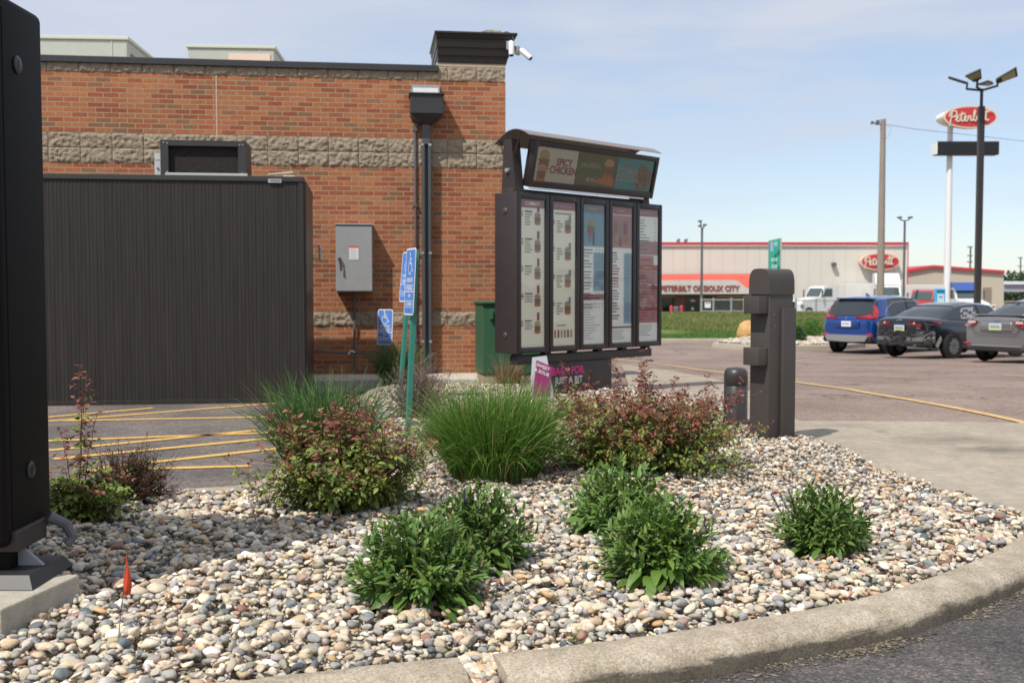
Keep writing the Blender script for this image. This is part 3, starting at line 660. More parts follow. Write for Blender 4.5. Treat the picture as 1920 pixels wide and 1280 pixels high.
m = MB(); m.box((xL, -OE-.02, zE+.002), (xE+.012, -OE+.05, zEt), .004); m.hexa([(xL, -OE+.052, zE-.03), (xE+.01, -OE+.052, zE-.03), (xE+.035, -.95, zE-.10), (xL, -.95, zE-.10), (xL, -OE+.052, zEt-.004), (xE+.01, -OE+.052, zEt-.004), (xE+.035, -.95, zEt-.07), (xL, -.95, zEt-.07)]); m.build('cap_flashing', mat('cap_brown', (.034, .033, .031), .45, var=.1), en)
sx0, sz0_ = wl(503, 343, OE); sx1, sz1_ = wl(528, 336, OE)
m = MB(); m.mat(M_galv).box((sx0, -OE-.026, sz0_), (sx1, -OE-.021, sz1_)); m.mat(M_conduit)
for k in range(5): m.box((sx0+.035+k*.02, -OE-.028, sz0_+.015), (sx0+.048+k*.02, -OE-.0262, sz1_-.012))
m.build('maker_plate', None, en)
bp_ = thing('bent_pipe', 'bent bare galvanised pipe sticking out of the enclosure side toward grey cabinet', 'pipe', (CX, CY, 0), TH)
OB = .75; P_ = [wl(u, v, OB) for u, v in ((576, 458), (583, 459), (585, 484), (600, 486), (600, 466), (598, 459))]
m = MB(); m.tube([(x, -OB, z) for x, z in P_], .021, 10); m.build('pipe', M_galv, bp_)
# vent hood, grey disconnect, strips on the enclosure roof
OV = OE - .12
vx0, vz0 = wl(301, 330, OV); vx1, vz1 = wl(461, 267, OV)
vh = wt('vent_box', 'open fronted dark metal vent box sitting on top of the enclosure', 'vent')
m = MB(); dpt = .55; t_ = .09
m.box((vx0, -OV, vz0), (vx0+t_, -OV+dpt, vz1), .003); m.box((vx1-t_, -OV, vz0), (vx1, -OV+dpt, vz1), .003); m.box((vx0, -OV, vz1+.001), (vx1, -OV+dpt, vz1+.012)); m.box((vx0+t_, -OV, vz1-.05), (vx1-t_, -OV+dpt, vz1-.001)); m.box((vx0+t_, -OV+dpt-.02, vz0), (vx1-t_, -OV+dpt-.002, vz1-.051)); m.build('housing', M_coping, vh)
m = MB(); m.box((vx0+t_+.001, -OV+.06, vz0+.03), (vx1-t_-.001, -OV+.07, vz1-.052)); m.build('coil_screen', mat('dirty_coil', (.018, .014, .012), .95, var=.6, vscale=35), vh)
m = MB()
for x, z in ((vx0+.04, vz1-.02), (vx0+.08, vz1-.024), (vx1-.035, vz1-.03), (vx1-.07, vz1-.03), (vx1-.045, vz0+.04), (vx0+.08, vz0+.05)): m = MB(); m.box((x-.007, -OV-.006, z-.007), (x+.007, -OV-.001, z+.007), .002); m.build('screw', M_galv, vh)
m = MB(); a_, b_ = wl(312, 333, OE), wl(462, 327, OE); m.box((vx0+.06, -OV-.05, zEt+.001), (vx1+.02, -OV-.004, zEt+.035), .004); m.build('base_strip', mat('pale_metal', (.42, .44, .42), .5), vh)
gb = wt('switch_box', 'small pale grey switch box fixed on left of roof vent box', 'switch')
gx0, gz0 = wl(290, 329, OV-.05); gx1, gz1 = wl(300, 289, OV-.05)
m = MB(); m.box((gx0, -OV+.05, gz0), (vx0-.003, -OV+.16, gz1), .005); m.box((gx0+.002, -OV+.045, gz0+(gz1-gz0)*.72), (vx0-.003, -OV+.06, gz1+.01), .002); m.build('case', mat('switch_grey', (.45, .48, .47), .5), gb)
m = MB(); m.lathe([(.012, 0), (.012, .01)]); o = m.build('knob', M_conduit, gb); o.rotation_euler = (math.pi/2, 0, 0); o.location = ((gx0+vx0)/2, -OV+.049, gz0+.08)
sc_ = wt('scrap_strip', 'pale plastic strips lying loose on the enclosure top near its right end', 'scrap')
q = [wl(u, v, OE-.3) for u, v in ((505, 331), (548, 324), (553, 325), (552, 331))]
m = MB(); m.tube([(q[0][0], -OE+.2, q[0][1]+.01), (q[1][0], -OE+.35, q[1][1]+.01), (q[2][0], -OE+.4, q[2][1])], .012, 6); m.box((q[1][0]-.1, -OE+.25, zEt), (q[2][0], -OE+.33, zEt+.04), .004); m.build('strip', mat('yellowed_plastic', (.5, .47, .38), .6), sc_)
# ---- rooftop units
for (u0, u1, v1, Y, lab, pan) in ((-60, 232, 71, 19, 'long pale green rooftop unit at far left behind the roof edge', False), (352, 512, 90, 21, 'smaller rooftop unit with one beige panel behind the roof edge', True)):
    a = W(u0, v1, Y); b = W(u1, v1, Y); w_ = b.x - a.x
    t = thing('rooftop_unit', lab, 'rooftop unit', (a.x, Y, 4.1), R(4), 'rooftop units')
    H_ = a.z - 4.1
    m = MB(); m.box((0, 0, 0), (w_, 1.6, H_), .02); m.build('cabinet', M_hvac, t)
    m = MB(); m.box((-.03, -.03, H_+.002), (w_+.03, 1.63, H_+.06), .01); m.box((w_-.28, -.012, 0), (w_-.265, -.002, H_-.01)); m.build('lid', mat('unit_lid', (.50, .54, .45), .6), t)
    if pan: m = MB(); m.box((w_*.47, -.02, .1), (w_*.955, -.003, H_-.1), .004); m.build('access_panel', mat('beige_panel', (.66, .52, .42), .6), t)
    m = MB(); m.box((w_+.002, .2, .2), (w_+.02, 1.3, H_-.2)); m.box((w_+.02, .3, .3), (w_+.03, .5, H_-.4)); m.build('side_grille', M_conduit, t)
# ---- cameras on the cornice
def cctv(u, v, Y, rz, tilt, label):
    p = W(u, v, Y); t = thing('security_camera', label, 'camera', p, rz, 'security cameras on the cornice')
    m = MB(); m.box((-.055, .0, -.05), (.055, .05, .07), .01); m.build('junction_box', M_galv, t)
    m = MB(); m.tube([(0, -.005, 0), (0, -.06, -.01), (0, -.08, -.03)], .014, 8); m.build('arm', M_galv, t)
    m = MB(); m.T = Matrix.Translation((0, -.1, -.05)) @ Matrix.Rotation(tilt, 4, 'X'); m.lathe([(.034, -.1), (.038, -.08), (.038, .08), (.028, .1)], n=16); b = m.build('body', M_white, t, smooth=40)
    m = MB(); m.T = Matrix.Translation((0, -.1, -.05)) @ Matrix.Rotation(tilt, 4, 'X'); m.lathe([(.027, -.112), (.031, -.101)], n=16); m.build('lens', mat('lens_black', (.01, .01, .012), .1), b)
cctv(957, 87, 14.85, TH, R(-12), 'white camera pointing down beneath the cornice front edge')
cctv(973, 96, 14.95, TH + R(60), R(-48), 'white camera sticking out right past the cornice corner')
cb_ = thing('camera_cable', 'loose cable and connectors lying over the cornice top', 'cable', W(905, 62, 14.9), TH)
m = MB(); m.tube([W(u, v, 14.88) for u, v in ((872, 65), (895, 62), (915, 58), (925, 61), (938, 63), (950, 60), (960, 64), (963, 76))], .008, 6); m.build('wire', M_conduit, cb_, world=True)
m = MB(); a = W(917, 60, 14.86); m.box((a.x-.06, a.y-.02, a.z-.015), (a.x+.06, a.y+.02, a.z+.03), .01); a = W(933, 61, 14.86); m.box((a.x-.06, a.y-.02, a.z-.015), (a.x+.05, a.y+.02, a.z+.025), .01); m.build('connector', mat('cable_tan', (.3, .27, .2), .6), cb_, world=True)
# ---- green utility cabinet
tp = gnd(905, 722, .2); tf_ = thing('utility_cabinet', 'green metal utility cabinet on tan plinth behind the menu board', 'utility cabinet', tp, R(12))
M_green = mat('utility_green', (.035, .115, .06), .5, var=.12, vscale=3, c2=None)
hT = (W(905, 566, tp.y).z - tp.z)
m = MB(); m.box((0, 0, .14), (.9, .55, hT-.03), .012); m.build('body', M_green, tf_)
m = MB(); m.box((-.02, -.03, hT-.028), (.92, .57, hT+.01), .012); m.build('lid', M_green, tf_)
m = MB(); m.box((.02, .02, -.05), (.88, .53, .138), .01); m.build('plinth', mat('tan_plinth', (.36, .30, .2), .8, var=.2), tf_)
m = MB(); m.box((.09, -.06, hT-.22), (.13, -.002, hT-.10), .006); m.build('latch', M_green, tf_)
# ================================================================ menu board
M_frame = mat('menu_frame_brown', (.022, .017, .016), .38, var=.1, vscale=5, spec=.55)
M_side = mat('menu_side_brown', (.034, .025, .024), .5, var=.15, vscale=6, spec=.45)
A0 = gnd(970, 0 + 748, BZ); A0 = Vector((W(968, 600, 11.8).x, 11.8, BZ)); B0 = Vector((W(1239, 600, 13.6).x, 13.6, BZ))
dm = (B0 - A0); LM = dm.length; am = math.atan2(dm.y, dm.x)
mbt = thing('menu_board', 'brown five-panel menu board with curved roof canopy standing among shrubs', 'menu board', A0, am)
zb0 = W(968, 663, 11.8).z - BZ; zb1 = W(968, 360, 11.8).z - BZ
zr1 = W(1239, 393, 13.6).z - BZ; zr0 = W(1239, 655, 13.6).z - BZ
DEP = .33
print('menu', LM, math.degrees(am), zb0, zb1, zr0, zr1)
M_paper = mat('menu_paper', (.80, .80, .76), .6); M_cream = mat('menu_cream', (.82, .78, .66), .6)
for _p in (M_paper, M_cream):      # faint glow added to brighten the menu sheets, too dark in sunlight alone
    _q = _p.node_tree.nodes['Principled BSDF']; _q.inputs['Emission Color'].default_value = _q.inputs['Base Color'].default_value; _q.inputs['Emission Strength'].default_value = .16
def ink(c): return mat('ink_%d_%d_%d' % tuple(int(x*100) for x in c), c, .65)
I_rose, I_grey, I_red, I_pink, I_blue, I_dark, I_tan, I_brown, I_or, I_maroon = [ink(c) for c in ((.50,.15,.18), (.26,.29,.31), (.55,.05,.07), (.66,.30,.32), (.16,.36,.62), (.12,.12,.13), (.62,.42,.20), (.34,.18,.10), (.62,.24,.10), (.32,.06,.14))]
M_glass = bpy.data.materials.new('panel_glass'); M_glass.use_nodes = True
_t = M_glass.node_tree; _n = _t.nodes; _n.clear(); _o = _n.new('ShaderNodeOutputMaterial'); _m = _n.new('ShaderNodeMixShader'); _f = _n.new('ShaderNodeFresnel'); _f.inputs[0].default_value = 1.52
_a = _n.new('ShaderNodeBsdfTransparent'); _a.inputs[0].default_value = (.93, .95, .95, 1); _g = _n.new('ShaderNodeBsdfGlossy'); _g.inputs['Roughness'].default_value = .04
_z = _n.new('ShaderNodeTexNoise'); _z.inputs['Scale'].default_value = 1.7; _tc = _n.new('ShaderNodeTexCoord'); _t.links.new(_tc.outputs['Object'], _z.inputs['Vector']); _b = _n.new('ShaderNodeBump'); _b.inputs['Strength'].default_value = .35; _b.inputs['Distance'].default_value = .05
_t.links.new(_z.outputs['Fac'], _b.inputs['Height']); _t.links.new(_b.outputs[0], _g.inputs['Normal'])
_k = _n.new('ShaderNodeMath'); _k.operation = 'MULTIPLY'; _k.inputs[1].default_value = 2.0; _t.links.new(_f.outputs[0], _k.inputs[0])
_t.links.new(_k.outputs[0], _m.inputs[0]); _t.links.new(_a.outputs[0], _m.inputs[1]); _t.links.new(_g.outputs[0], _m.inputs[2]); _t.links.new(_m.outputs[0], _o.inputs[0])
def burger(m, cx, cz, s, y, r=None):
    """stacked bun, leaf and filling as flat printed shapes on the sheet"""
    def ell(c, x, z, a, b, dy, n=16): m.mat(c); m.add([(x + a*math.cos(t), y - dy, z + b*math.sin(t)) for t in [i*math.tau/n for i in range(n)]], [tuple(range(n))])
    ell(I_tan, cx, cz + s*.45, s*.5, s*.32, .0004); ell(I_or, cx, cz - s*.45, s*.52, s*.22, .0004)
    ell(ink((.20,.28,.10)), cx, cz + s*.12, s*.58, s*.12, .0007); ell(ink((.42,.12,.07)), cx, cz - s*.02, s*.50, s*.12, .0010); ell(I_brown, cx, cz - s*.2, s*.53, s*.15, .0012); ell(ink((.55,.45,.30)), cx - s*.1, cz + s*.55, s*.2, s*.1, .0014)
n5 = 5; pw = LM / n5
for k in range(n5):
    x0 = k * pw + .006; x1 = (k + 1) * pw - .006; fr = .058
    a0, a1 = zb0, zb1
    m = MB(); 
    m.box((x0, .012, a0), (x1, DEP, a1), .014); cab = m.build('panel_cabinet', M_frame, mbt, smooth=40)
    m = MB()
    for p, q in (((x0, -.02, a0), (x0+fr, .011, a1)), ((x1-fr, -.02, a0), (x1, .011, a1)), ((x0+fr, -.02, a1-fr*1.2), (x1-fr, .011, a1)), ((x0+fr, -.02, a0), (x1-fr, .011, a0+fr*1.1))): m.box(p, q, .009)
    m.build('panel_frame', M_frame, cab, smooth=40)
    # printed sheet
    px0, px1, pz0, pz1 = x0+fr, x1-fr, a0+fr*1.1, a1-fr*1.2; y = .009; m = MB(); W_ = px1 - px0; H_ = pz1 - pz0
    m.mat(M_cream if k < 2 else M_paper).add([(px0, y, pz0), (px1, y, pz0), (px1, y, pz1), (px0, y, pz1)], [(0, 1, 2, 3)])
    def rect(c, u0, v0, u1, v1, dy=.0006): m.mat(c); m.add([(px0+u0*W_, y-dy, pz1-v1*H_), (px0+u1*W_, y-dy, pz1-v1*H_), (px0+u1*W_, y-dy, pz1-v0*H_), (px0+u0*W_, y-dy, pz1-v0*H_)], [(0, 1, 2, 3)])
    def words(s, c, u, v, size, al='CENTER', bold=.01): m.mat(c); m.T = Matrix.Translation((px0+u*W_, y-.002, pz1-v*H_)) @ Matrix.Rotation(math.pi/2, 4, 'X'); m.text(s, size, al, bold); m.T = Matrix.Identity(4)
    rk = random.Random(k)
    if k == 0:
        rect(I_rose, 0, 0, 1, .055); words('COMBOS', M_cream, .5, .028, .055)
        for j in range(5):
            v = .10 + j*.185; words(str(j+1), I_or, .09, v, .085, bold=.03)
            for q in range(6 if j < 2 else 4): rect(I_grey, .2, v-.02+q*.017, .2+rk.uniform(.12, .34), v-.013+q*.017)
            rect(I_dark, .2, v-.024, .5, v-.016, .0008)
            burger(m, px0+.72*W_, pz1-(v+.03)*H_, .10, y-.0005); rect(I_maroon, .70, v-.075, .80, v-.02, .0012)
    elif k == 1:
        rect(I_rose, 0, 0, 1, .055)
        for q in range(7): rect(I_pink, .12+q*.11, .022, .20+q*.11, .034, .0009)
        rect(I_grey, .1, .075, .85, .085)
        for j, v in enumerate((.15, .34, .53, .72)):
            words(str(j+6), I_or, .08, v-.01, .07, bold=.02)
            for q in range(5): rect(I_grey, .2, v-.02+q*.018, .2+rk.uniform(.12, .3), v-.012+q*.018)
            burger(m, px0+.68*W_, pz1-(v+.02)*H_, .11, y-.0005); rect(I_blue, .72, v-.06, .82, v-.015, .0011)
        rect(I_dark, .2, .855, .6, .862)
        for q, c in enumerate((I_or, I_maroon, I_tan, I_or, I_dark, I_tan)): rect(c, .1+q*.14, .89, .18+q*.14, .945)
    elif k == 2:
        rect(I_grey, 0, 0, 1, .06); rect(I_pink, .3, .022, .7, .038, .001)
        rect(ink((.30,.55,.66)), 0, .06, 1, .30, .0003); burger(m, px0+.38*W_, pz1-.17*H_, .14, y-.0010); rect(ink((.35,.58,.72)), .5, .34, 1, .62, .0002); rect(I_brown, .3, .13, .36, .27, .0016); rect(I_dark, .46, .2, .56, .29, .0016)  # pale blue blocks paint sky reflections of the cover into the sheet
        for q in range(17):
            v = .32 + q*.022 + (q//3)*.012; rect(I_dark if q % 3 == 0 else I_grey, .05, v, .05+rk.uniform(.25, .42), v+.008)
            for s_ in (.6, .74, .88): rect(I_grey, s_, v, s_+.06, v+.006)
        rect(I_maroon, 0, .64, 1, .68); rect(I_pink, .3, .655, .65, .665, .001)
        for q in range(14): v = .71+q*.019; rect(I_grey, .05, v, .05+rk.uniform(.3, .85), v+.004)
    elif k == 3:
        rect(I_rose, 0, 0, 1, .055); rect(I_pink, .3, .02, .66, .036, .001)
        rect(I_pink, 0, .06, 1, .30, .0002); rect(I_or, .1, .10, .36, .27); rect(I_or, .56, .10, .84, .27); rect(ink((.35,.58,.72)), .62, .34, 1, .86, .0002); rect(I_rose, .12, .11, .3, .19, .001); rect(I_maroon, .6, .12, .78, .2, .001); rect(I_tan, .2, .2, .34, .26, .0014); rect(I_grey, .42, .12, .48, .28, .001); rect(I_maroon, .38, .23, .5, .29, .0012)  # pale blue block at right is reflected sky painted onto the sheet
        for q in range(22):
            v = .335+q*.0205+(q//4)*.01; c = I_red if q in (4, 5, 9, 10, 14, 17) else (I_dark if q % 4 == 0 else I_grey)
            rect(c, .06, v, .06+rk.uniform(.18, .36), v+.010); rect(I_grey, .7, v+.002, .7+rk.uniform(.1, .2), v+.007)
        rect(I_dark, 0, .88, 1, .893)
        for q in range(5): rect(I_grey, .08, .91+q*.015, .08+rk.uniform(.3, .8), .914+q*.015)
    else:
        rect(I_rose, 0, 0, 1, .055); rect(I_pink, .08, .02, .8, .034, .001)
        for q in range(12): v = .08+q*.022; rect(I_dark if q % 3 == 1 else I_grey, .05, v, .05+rk.uniform(.2, .55), v+.007); rect(I_grey, .82, v, .9, v+.005)
        rect(I_pink, 0, .24, 1, .345, .0002); rect(I_pink, 0, .35, .8, .42); rect(I_red, .1, .375, .7, .388, .001); rect(I_red, 0, .42, 1, .462)
        rect(I_pink, .28, .432, .7, .45, .001)
        rect(I_pink, .0, .463, 1, .57)
        rect(I_red, 0, .575, 1, .61); rect(I_maroon, .1, .588, .85, .598, .001); rect(I_pink, 0, .611, 1, .735)
        rect(I_red, 0, .738, 1, .772); rect(I_maroon, .2, .75, .8, .76, .001); rect(I_pink, 0, .773, 1, .86)
        for q in range(16):
            v = .475+q*.0235
            if abs(v-.593) > .02 and abs(v-.755) > .02: rect(I_red if v > .78 else I_dark, .06, v, .06+rk.uniform(.2, .45), v+.007, .0012); rect(I_maroon, .72, v, .86, v+.006, .0012)
        for q in range(5): rect(I_grey, .1, .88+q*.018, .1+rk.uniform(.3, .8), .885+q*.018)
    m.build('menu_sheet', None, cab)
    m = MB(); m.add([(px0, -.004, pz0), (px1, -.004, pz0), (px1, -.004, pz1), (px0, -.004, pz1)], [(0, 1, 2, 3)]); m.build('panel_glass', M_glass, cab)
m = MB(); m.box((-.012, -.02, zb0-.004), (.004, DEP+.004, zb1+.004), .006); o = m.build('side_cheek', M_side, mbt, smooth=40)
for zz in (zb1 - .20, zb0 + .20):
    m = MB(); m.T = Matrix.Translation((-.014, DEP*.5, zz)) @ Matrix.Rotation(-math.pi/2, 4, 'Y'); m.lathe([(.034, 0), (.034, .004), (.028, .009), (.01, .010)], n=20); m.box((-.004, -.018, .010), (.004, .018, .012)); m.build('lock', mat('lock_metal', (.10, .09, .09), .4, metal=.5), mbt, smooth=40)
# topper: uprights, tilted light box, curved canopy
zt0 = zb1 - .005
M_lite = mat('light_strip', (.8, .8, .85), .2)
topH = W(968, 258, 11.8).z - BZ - zt0
m = MB()
for x in (.02, LM - .34):
    m.hexa([(x, .02, zt0-.05), (x+.13, .02, zt0-.05), (x+.13, .26, zt0-.05), (x, .26, zt0-.05), (x, .10, zt0+topH), (x+.13, .10, zt0+topH), (x+.13, .22, zt0+topH), (x, .22, zt0+topH)])
m.box((.0, .05, zt0-.048), (LM-.20, .24, zt0+.05), .01)
m.build('topper_bracket', M_side, mbt, smooth=30)
m = MB(); 
xs0, xs1 = .17, LM - .22; bh = topH*.86
T_top = Matrix.Translation((0, .0, zt0 + .075)) @ Matrix.Rotation(R(13), 4, 'X')     # leans its face toward the lane
def topper(m): m.T = T_top; return m
topper(m); m.box((xs0, 0, 0), (xs1, .09, bh), .01); lb = m.build('topper_box', M_frame, mbt, smooth=30)
m = topper(MB()); e = .055
m.box((xs0, -.03, 0), (xs0+e, -.001, bh), .006); m.box((xs1-e, -.03, 0), (xs1, -.001, bh), .006); m.box((xs0+e, -.03, bh-e), (xs1-e, -.001, bh), .006); m.box((xs0+e, -.03, 0), (xs1-e, -.001, e*1.3), .006); m.build('topper_frame', M_frame, lb, smooth=30)
m = MB(); m.box((xs0+.02, -.035, zt0+.052), (xs1-.18, -.005, zt0+.066), .003); m.build('light_strip', M_lite, mbt)
tw = (xs1 - xs0 - 2*e) / 3; y = -.004
def tpanel(k, base): 
    m = topper(MB()); x0 = xs0 + e + k*tw + .006; x1 = x0 + tw - .012; z0_, z1_ = e*1.3+.004, bh-e-.004
    m.mat(base).add([(x0, y, z0_), (x1, y, z0_), (x1, y, z1_), (x0, y, z1_)], [(0, 1, 2, 3)]); return m, x0, x1, z0_, z1_
def tt(m, s, c, x, z, size, bold=.02, sx=1, al='CENTER'):
    m.mat(c); sv = m.T.copy(); m.T = sv @ Matrix.Translation((x, y-.003, z)) @ Matrix.Rotation(math.pi/2, 4, 'X'); m.text(s, size, al, bold, sx=sx); m.T = sv
m, x0, x1, za, zb_ = tpanel(0, mat('topper_cream', (.74, .71, .60), .6)); burger(m, x0+.19*tw, za+.58*(zb_-za), .17, y-.001); burger(m, x0+.17*tw, za+.22*(zb_-za), .14, y-.002)
tt(m, 'SPICY', ink((.36, .07, .05)), x0+.67*tw, za+.60*(zb_-za), .115, .02, .9); tt(m, 'CHICKEN', ink((.36, .07, .05)), x0+.67*tw, za+.36*(zb_-za), .115, .02, .9); m.build('topper_poster', None, lb)
m, x0, x1, za, zb_ = tpanel(1, mat('topper_olive', (.16, .20, .085), .6)); burger(m, x0+.78*tw, za+.55*(zb_-za), .17, y-.001); m.mat(I_or).add([(x0+.4*tw, y-.001, za+.15*(zb_-za)), (x1-.01, y-.001, za+.05*(zb_-za)), (x1-.01, y-.001, za+.3*(zb_-za)), (x0+.6*tw, y-.001, za+.28*(zb_-za))], [(0, 1, 2, 3)])
tt(m, 'JALAPEÑO', ink((.45, .45, .42)), x0+.34*tw, za+.62*(zb_-za), .075, .01); tt(m, 'POPPER', ink((.10, .22, .05)), x0+.32*tw, za+.43*(zb_-za), .10, .03)
m.mat(ink((.45, .38, .33))); 
for q in (.26, .37): m.add([(x0+q*tw, y-.002, za+.14*(zb_-za)), (x0+(q+.08)*tw, y-.002, za+.14*(zb_-za)), (x0+(q+.08)*tw, y-.002, za+.26*(zb_-za)), (x0+q*tw, y-.002, za+.26*(zb_-za))], [(0, 1, 2, 3)])
m.build('topper_poster', None, lb)
m, x0, x1, za, zb_ = tpanel(2, mat('topper_teal', (.08, .42, .44), .6))
tt(m, 'COOKIE', ink((.50, .50, .47)), x0+.30*tw, za+.56*(zb_-za), .10, .025); tt(m, 'DOUGH', ink((.50, .50, .47)), x0+.30*tw, za+.34*(zb_-za), .11, .025); m.mat(ink((.5, .2, .15))); m.add([(x0+.18*tw, y-.002, za+.73*(zb_-za)), (x0+.34*tw, y-.002, za+.73*(zb_-za)), (x0+.34*tw, y-.002, za+.79*(zb_-za)), (x0+.18*tw, y-.002, za+.79*(zb_-za))], [(0,1,2,3)])
m.mat(ink((.30, .24, .19))); m.add([(x0+(.74+.24*math.cos(t)*(1+.1*math.sin(5*t)))*tw, y-.001, za+(.42+.40*math.sin(t)*(1+.1*math.cos(3*t)))*(zb_-za)) for t in [i*math.tau/28 for i in range(28)]], [tuple(range(28))])
for q in range(26):
    a = random.uniform(.56, .92); b = random.uniform(.14, .72); m.mat(random.choice((I_brown, I_dark, I_tan))); m.add([(x0+(a+dx*.022)*tw, y-.002, za+(b+dz*.035)*(zb_-za)) for dx, dz in ((-1,-.6),(1,-1),(.8,1),(-.7,.7))], [(0, 1, 2, 3)])
m.build('topper_poster', None, lb)
m = topper(MB()); m.add([(xs0+e, -.012, e), (xs1-e, -.012, e), (xs1-e, -.012, bh-e), (xs0+e, -.012, bh-e)], [(0, 1, 2, 3)]); m.build('topper_glass', M_glass, lb)
# canopy: arched sheet, overhanging behind (left in view) and in front
arc = []
for i in range(15):
    t = i / 14; arc.append((-.20 + .56 * t, zt0 + topH + .015 + .145 * math.sin(math.pi * min(1, .14 + t * .84)) - .06))
xa_, xb_ = -.0, LM - .26
m = MB()
R1_ = [(xa_, yy_, zz_) for yy_, zz_ in arc]; R2_ = [(xb_, yy_, zz_) for yy_, zz_ in arc]
m.loft([R1_ + [(xa_, a, b - .007) for a, b in arc[::-1]], R2_ + [(xb_, a, b - .007) for a, b in arc[::-1]]]); m.build('canopy', mat('canopy_taupe', (.20, .165, .15), .42, var=.08, vscale=2), mbt, smooth=35)
m = MB(); m.tube([(.05, .31, arc[12][1] - .01), (.06, .25, zt0 + topH*.62)], .009, 6); m.build('canopy_strut', M_side, mbt); m = MB(); m.tube([(.02, -.05, arc[3][1]-.02), (.05, .08, zt0+topH*.7)], .012, 6); m.build('canopy_strut', M_side, mbt)
m = MB(); m.T = Matrix.Translation((.018, .15, zt0+topH*.42)) @ Matrix.Rotation(-math.pi/2, 4, 'Y'); m.lathe([(.028, 0), (.024, .03), (.01, .034)], n=12); m.build('pivot_bolt', M_galv, mbt, smooth=40)
# lower rail, pedestal
m = MB(); m.box((-.10+.15, .03, zb0-.13), (LM-.14, .16, zb0-.03), .008)
for k in range(6): x = .1 + k*(LM-.3)/5; m.box((x-.04, .05, zb0-.031), (x+.04, .14, zb0-.001))
m.build('lower_rail', M_side, mbt, smooth=30)
px_a = (W(1032, 700, 12.2) - A0).dot(dm / LM) ; 
m = MB(); m.box((.46, .02, -.15), (LM*.64, .22, zb0-.131), .01); ped = m.build('pedestal', M_side, mbt, smooth=30)
for _k in range(60):
    TXC = .4 + _k * .02; _p = A0 + dm / LM * TXC
    if _p.x / _p.y * F_PX + 960 > 1066: break
m = MB(); m.T = Matrix.Translation((TXC, .016, zb0-.235)) @ Matrix.Rotation(math.pi/2, 4, 'X'); m.mat(mat('magenta_print', (.62, .03, .22), .5)).text('BACK FOR', .125, 'CENTER', .03, sx=.92)
m.T = Matrix.Translation((TXC + .02, .016, zb0-.345)) @ Matrix.Rotation(math.pi/2, 4, 'X'); m.mat(mat('white_print', (.62, .60, .60), .5)).text('JUST A BIT', .11, 'CENTER', .02, sx=.92); m.build('pedestal_lettering', None, ped)
# ---- small promotional signs leaning by the pedestal
ys_ = thing('promo_sign', 'white promotional placard with purple Sweet and Sour label leaning beside the menu board', 'sign', gnd(1010, 748, BZ), 0)
Yp = 11.2
def pw_(u, v, Y=Yp): return W(u, v, Y)
m = MB(); P = [pw_(993, 745), pw_(998, 670), pw_(1025, 667), pw_(1036, 725), pw_(1038, 745)]
m.add([tuple(p) for p in P] + [tuple(p + Vector((0, .012, 0))) for p in P], [(0,1,2,3,4), (9,8,7,6,5)] + [(i, i+5, (i+1)%5+5, (i+1)%5) for i in range(5)]); m.build('placard', mat('placard_white', (.5, .52, .56), .5), ys_, world=True)
m = MB(); P = [pw_(999, 740, Yp-.02), pw_(1006, 675, Yp-.02), pw_(1036, 688, Yp-.02), pw_(1028, 740, Yp-.02)]
m.add([tuple(p) for p in P] + [tuple(p + Vector((0, .01, 0))) for p in P], [(0,1,2,3), (7,6,5,4)] + [(i, i+4, (i+1)%4+4, (i+1)%4) for i in range(4)]); pl = m.build('purple_label', mat('label_purple', (.26, .02, .13), .5), ys_, world=True)
m = MB(); fx = (P[2] - P[1]).normalized(); m.T = frame(pw_(1018, 688, Yp-.024), fx, (0, 0, 1)); m.text('SWEET', .048, 'CENTER', .03); m.T = frame(pw_(1016, 698, Yp-.024), fx, (0, 0, 1)); m.text('& SOUR', .048, 'CENTER', .03); m.build('label_lettering', mat('white_print', (.6,.6,.6)), pl, world=True)
# ================================================================ order post and bollard
op = gnd(1440, 822, .2); opt = thing('order_post', 'brown metal order post with rounded top and two side boxes at bed edge', 'order post', op, 0)
M_post = mat('post_brown', (.060, .050, .046), .48, var=.13, vscale=3.5, spec=.45)
Yo = op.y; s_ = Yo / F_PX
zO = lambda v: W(1440, v, Yo).z - op.z
# the camera sees a narrow arched left face and a wide right face
rzp = R(33); opt.rotation_euler = (0, 0, rzp); BASEM[opt.name] = Matrix.Translation(op) @ Matrix.Rotation(rzp, 4, 'Z')
zt_ = zO(503); zn_ = zO(549); zm_ = zO(578); wd, dp = .275, .21
m = MB(); m.box((0, 0, -.1), (wd, dp, zn_), .006); m.build('body', M_post, opt, smooth=30)
hw_ = dp / 2 + .008; cap_ = []
for i in range(17):
    t = math.pi * i / 16; c_, s2_ = math.cos(t), math.sin(t); cap_.append((dp/2 - hw_ * math.copysign(abs(c_) ** .55, c_), zn_ + .05 + (zt_ - zn_ - .05) * abs(s2_) ** .7))
m = MB(); m.prism([(-.008, zn_-.012)] + cap_ + [(dp+.008, zn_-.012)], -.012, wd+.006, axis='x'); m.build('rounded_cap', M_post, opt, smooth=35)
m = MB(); m.box((.13, -.032, -.1), (wd+.004, -.002, zm_), .004); m.build('side_channel', M_post, opt, smooth=30)
for va, vb in ((555, 588), (652, 685)):
    m = MB(); m.box((-.11, .012, zO(vb)), (-.002, dp-.03, zO(va)), .005); m.build('side_box', M_post, opt, smooth=30)
m = MB()
for a, b in ((590, .06), (612, .07), (790, .06)):
    m = MB(); m.T = Matrix.Translation((b, -.001, zO(a))) @ Matrix.Rotation(math.pi/2, 4, 'X'); m.lathe([(.008, 0), (.006, .004)], n=10); m.build('bolt', M_conduit, opt)
bp2 = gnd(1379, 822, .12); bp2 = Vector((W(1379, 790, 9.5).x, 9.5, GZ(9.5)))
bo = thing('bollard', 'dark brown round-topped bollard just left of the order post', 'bollard', bp2)
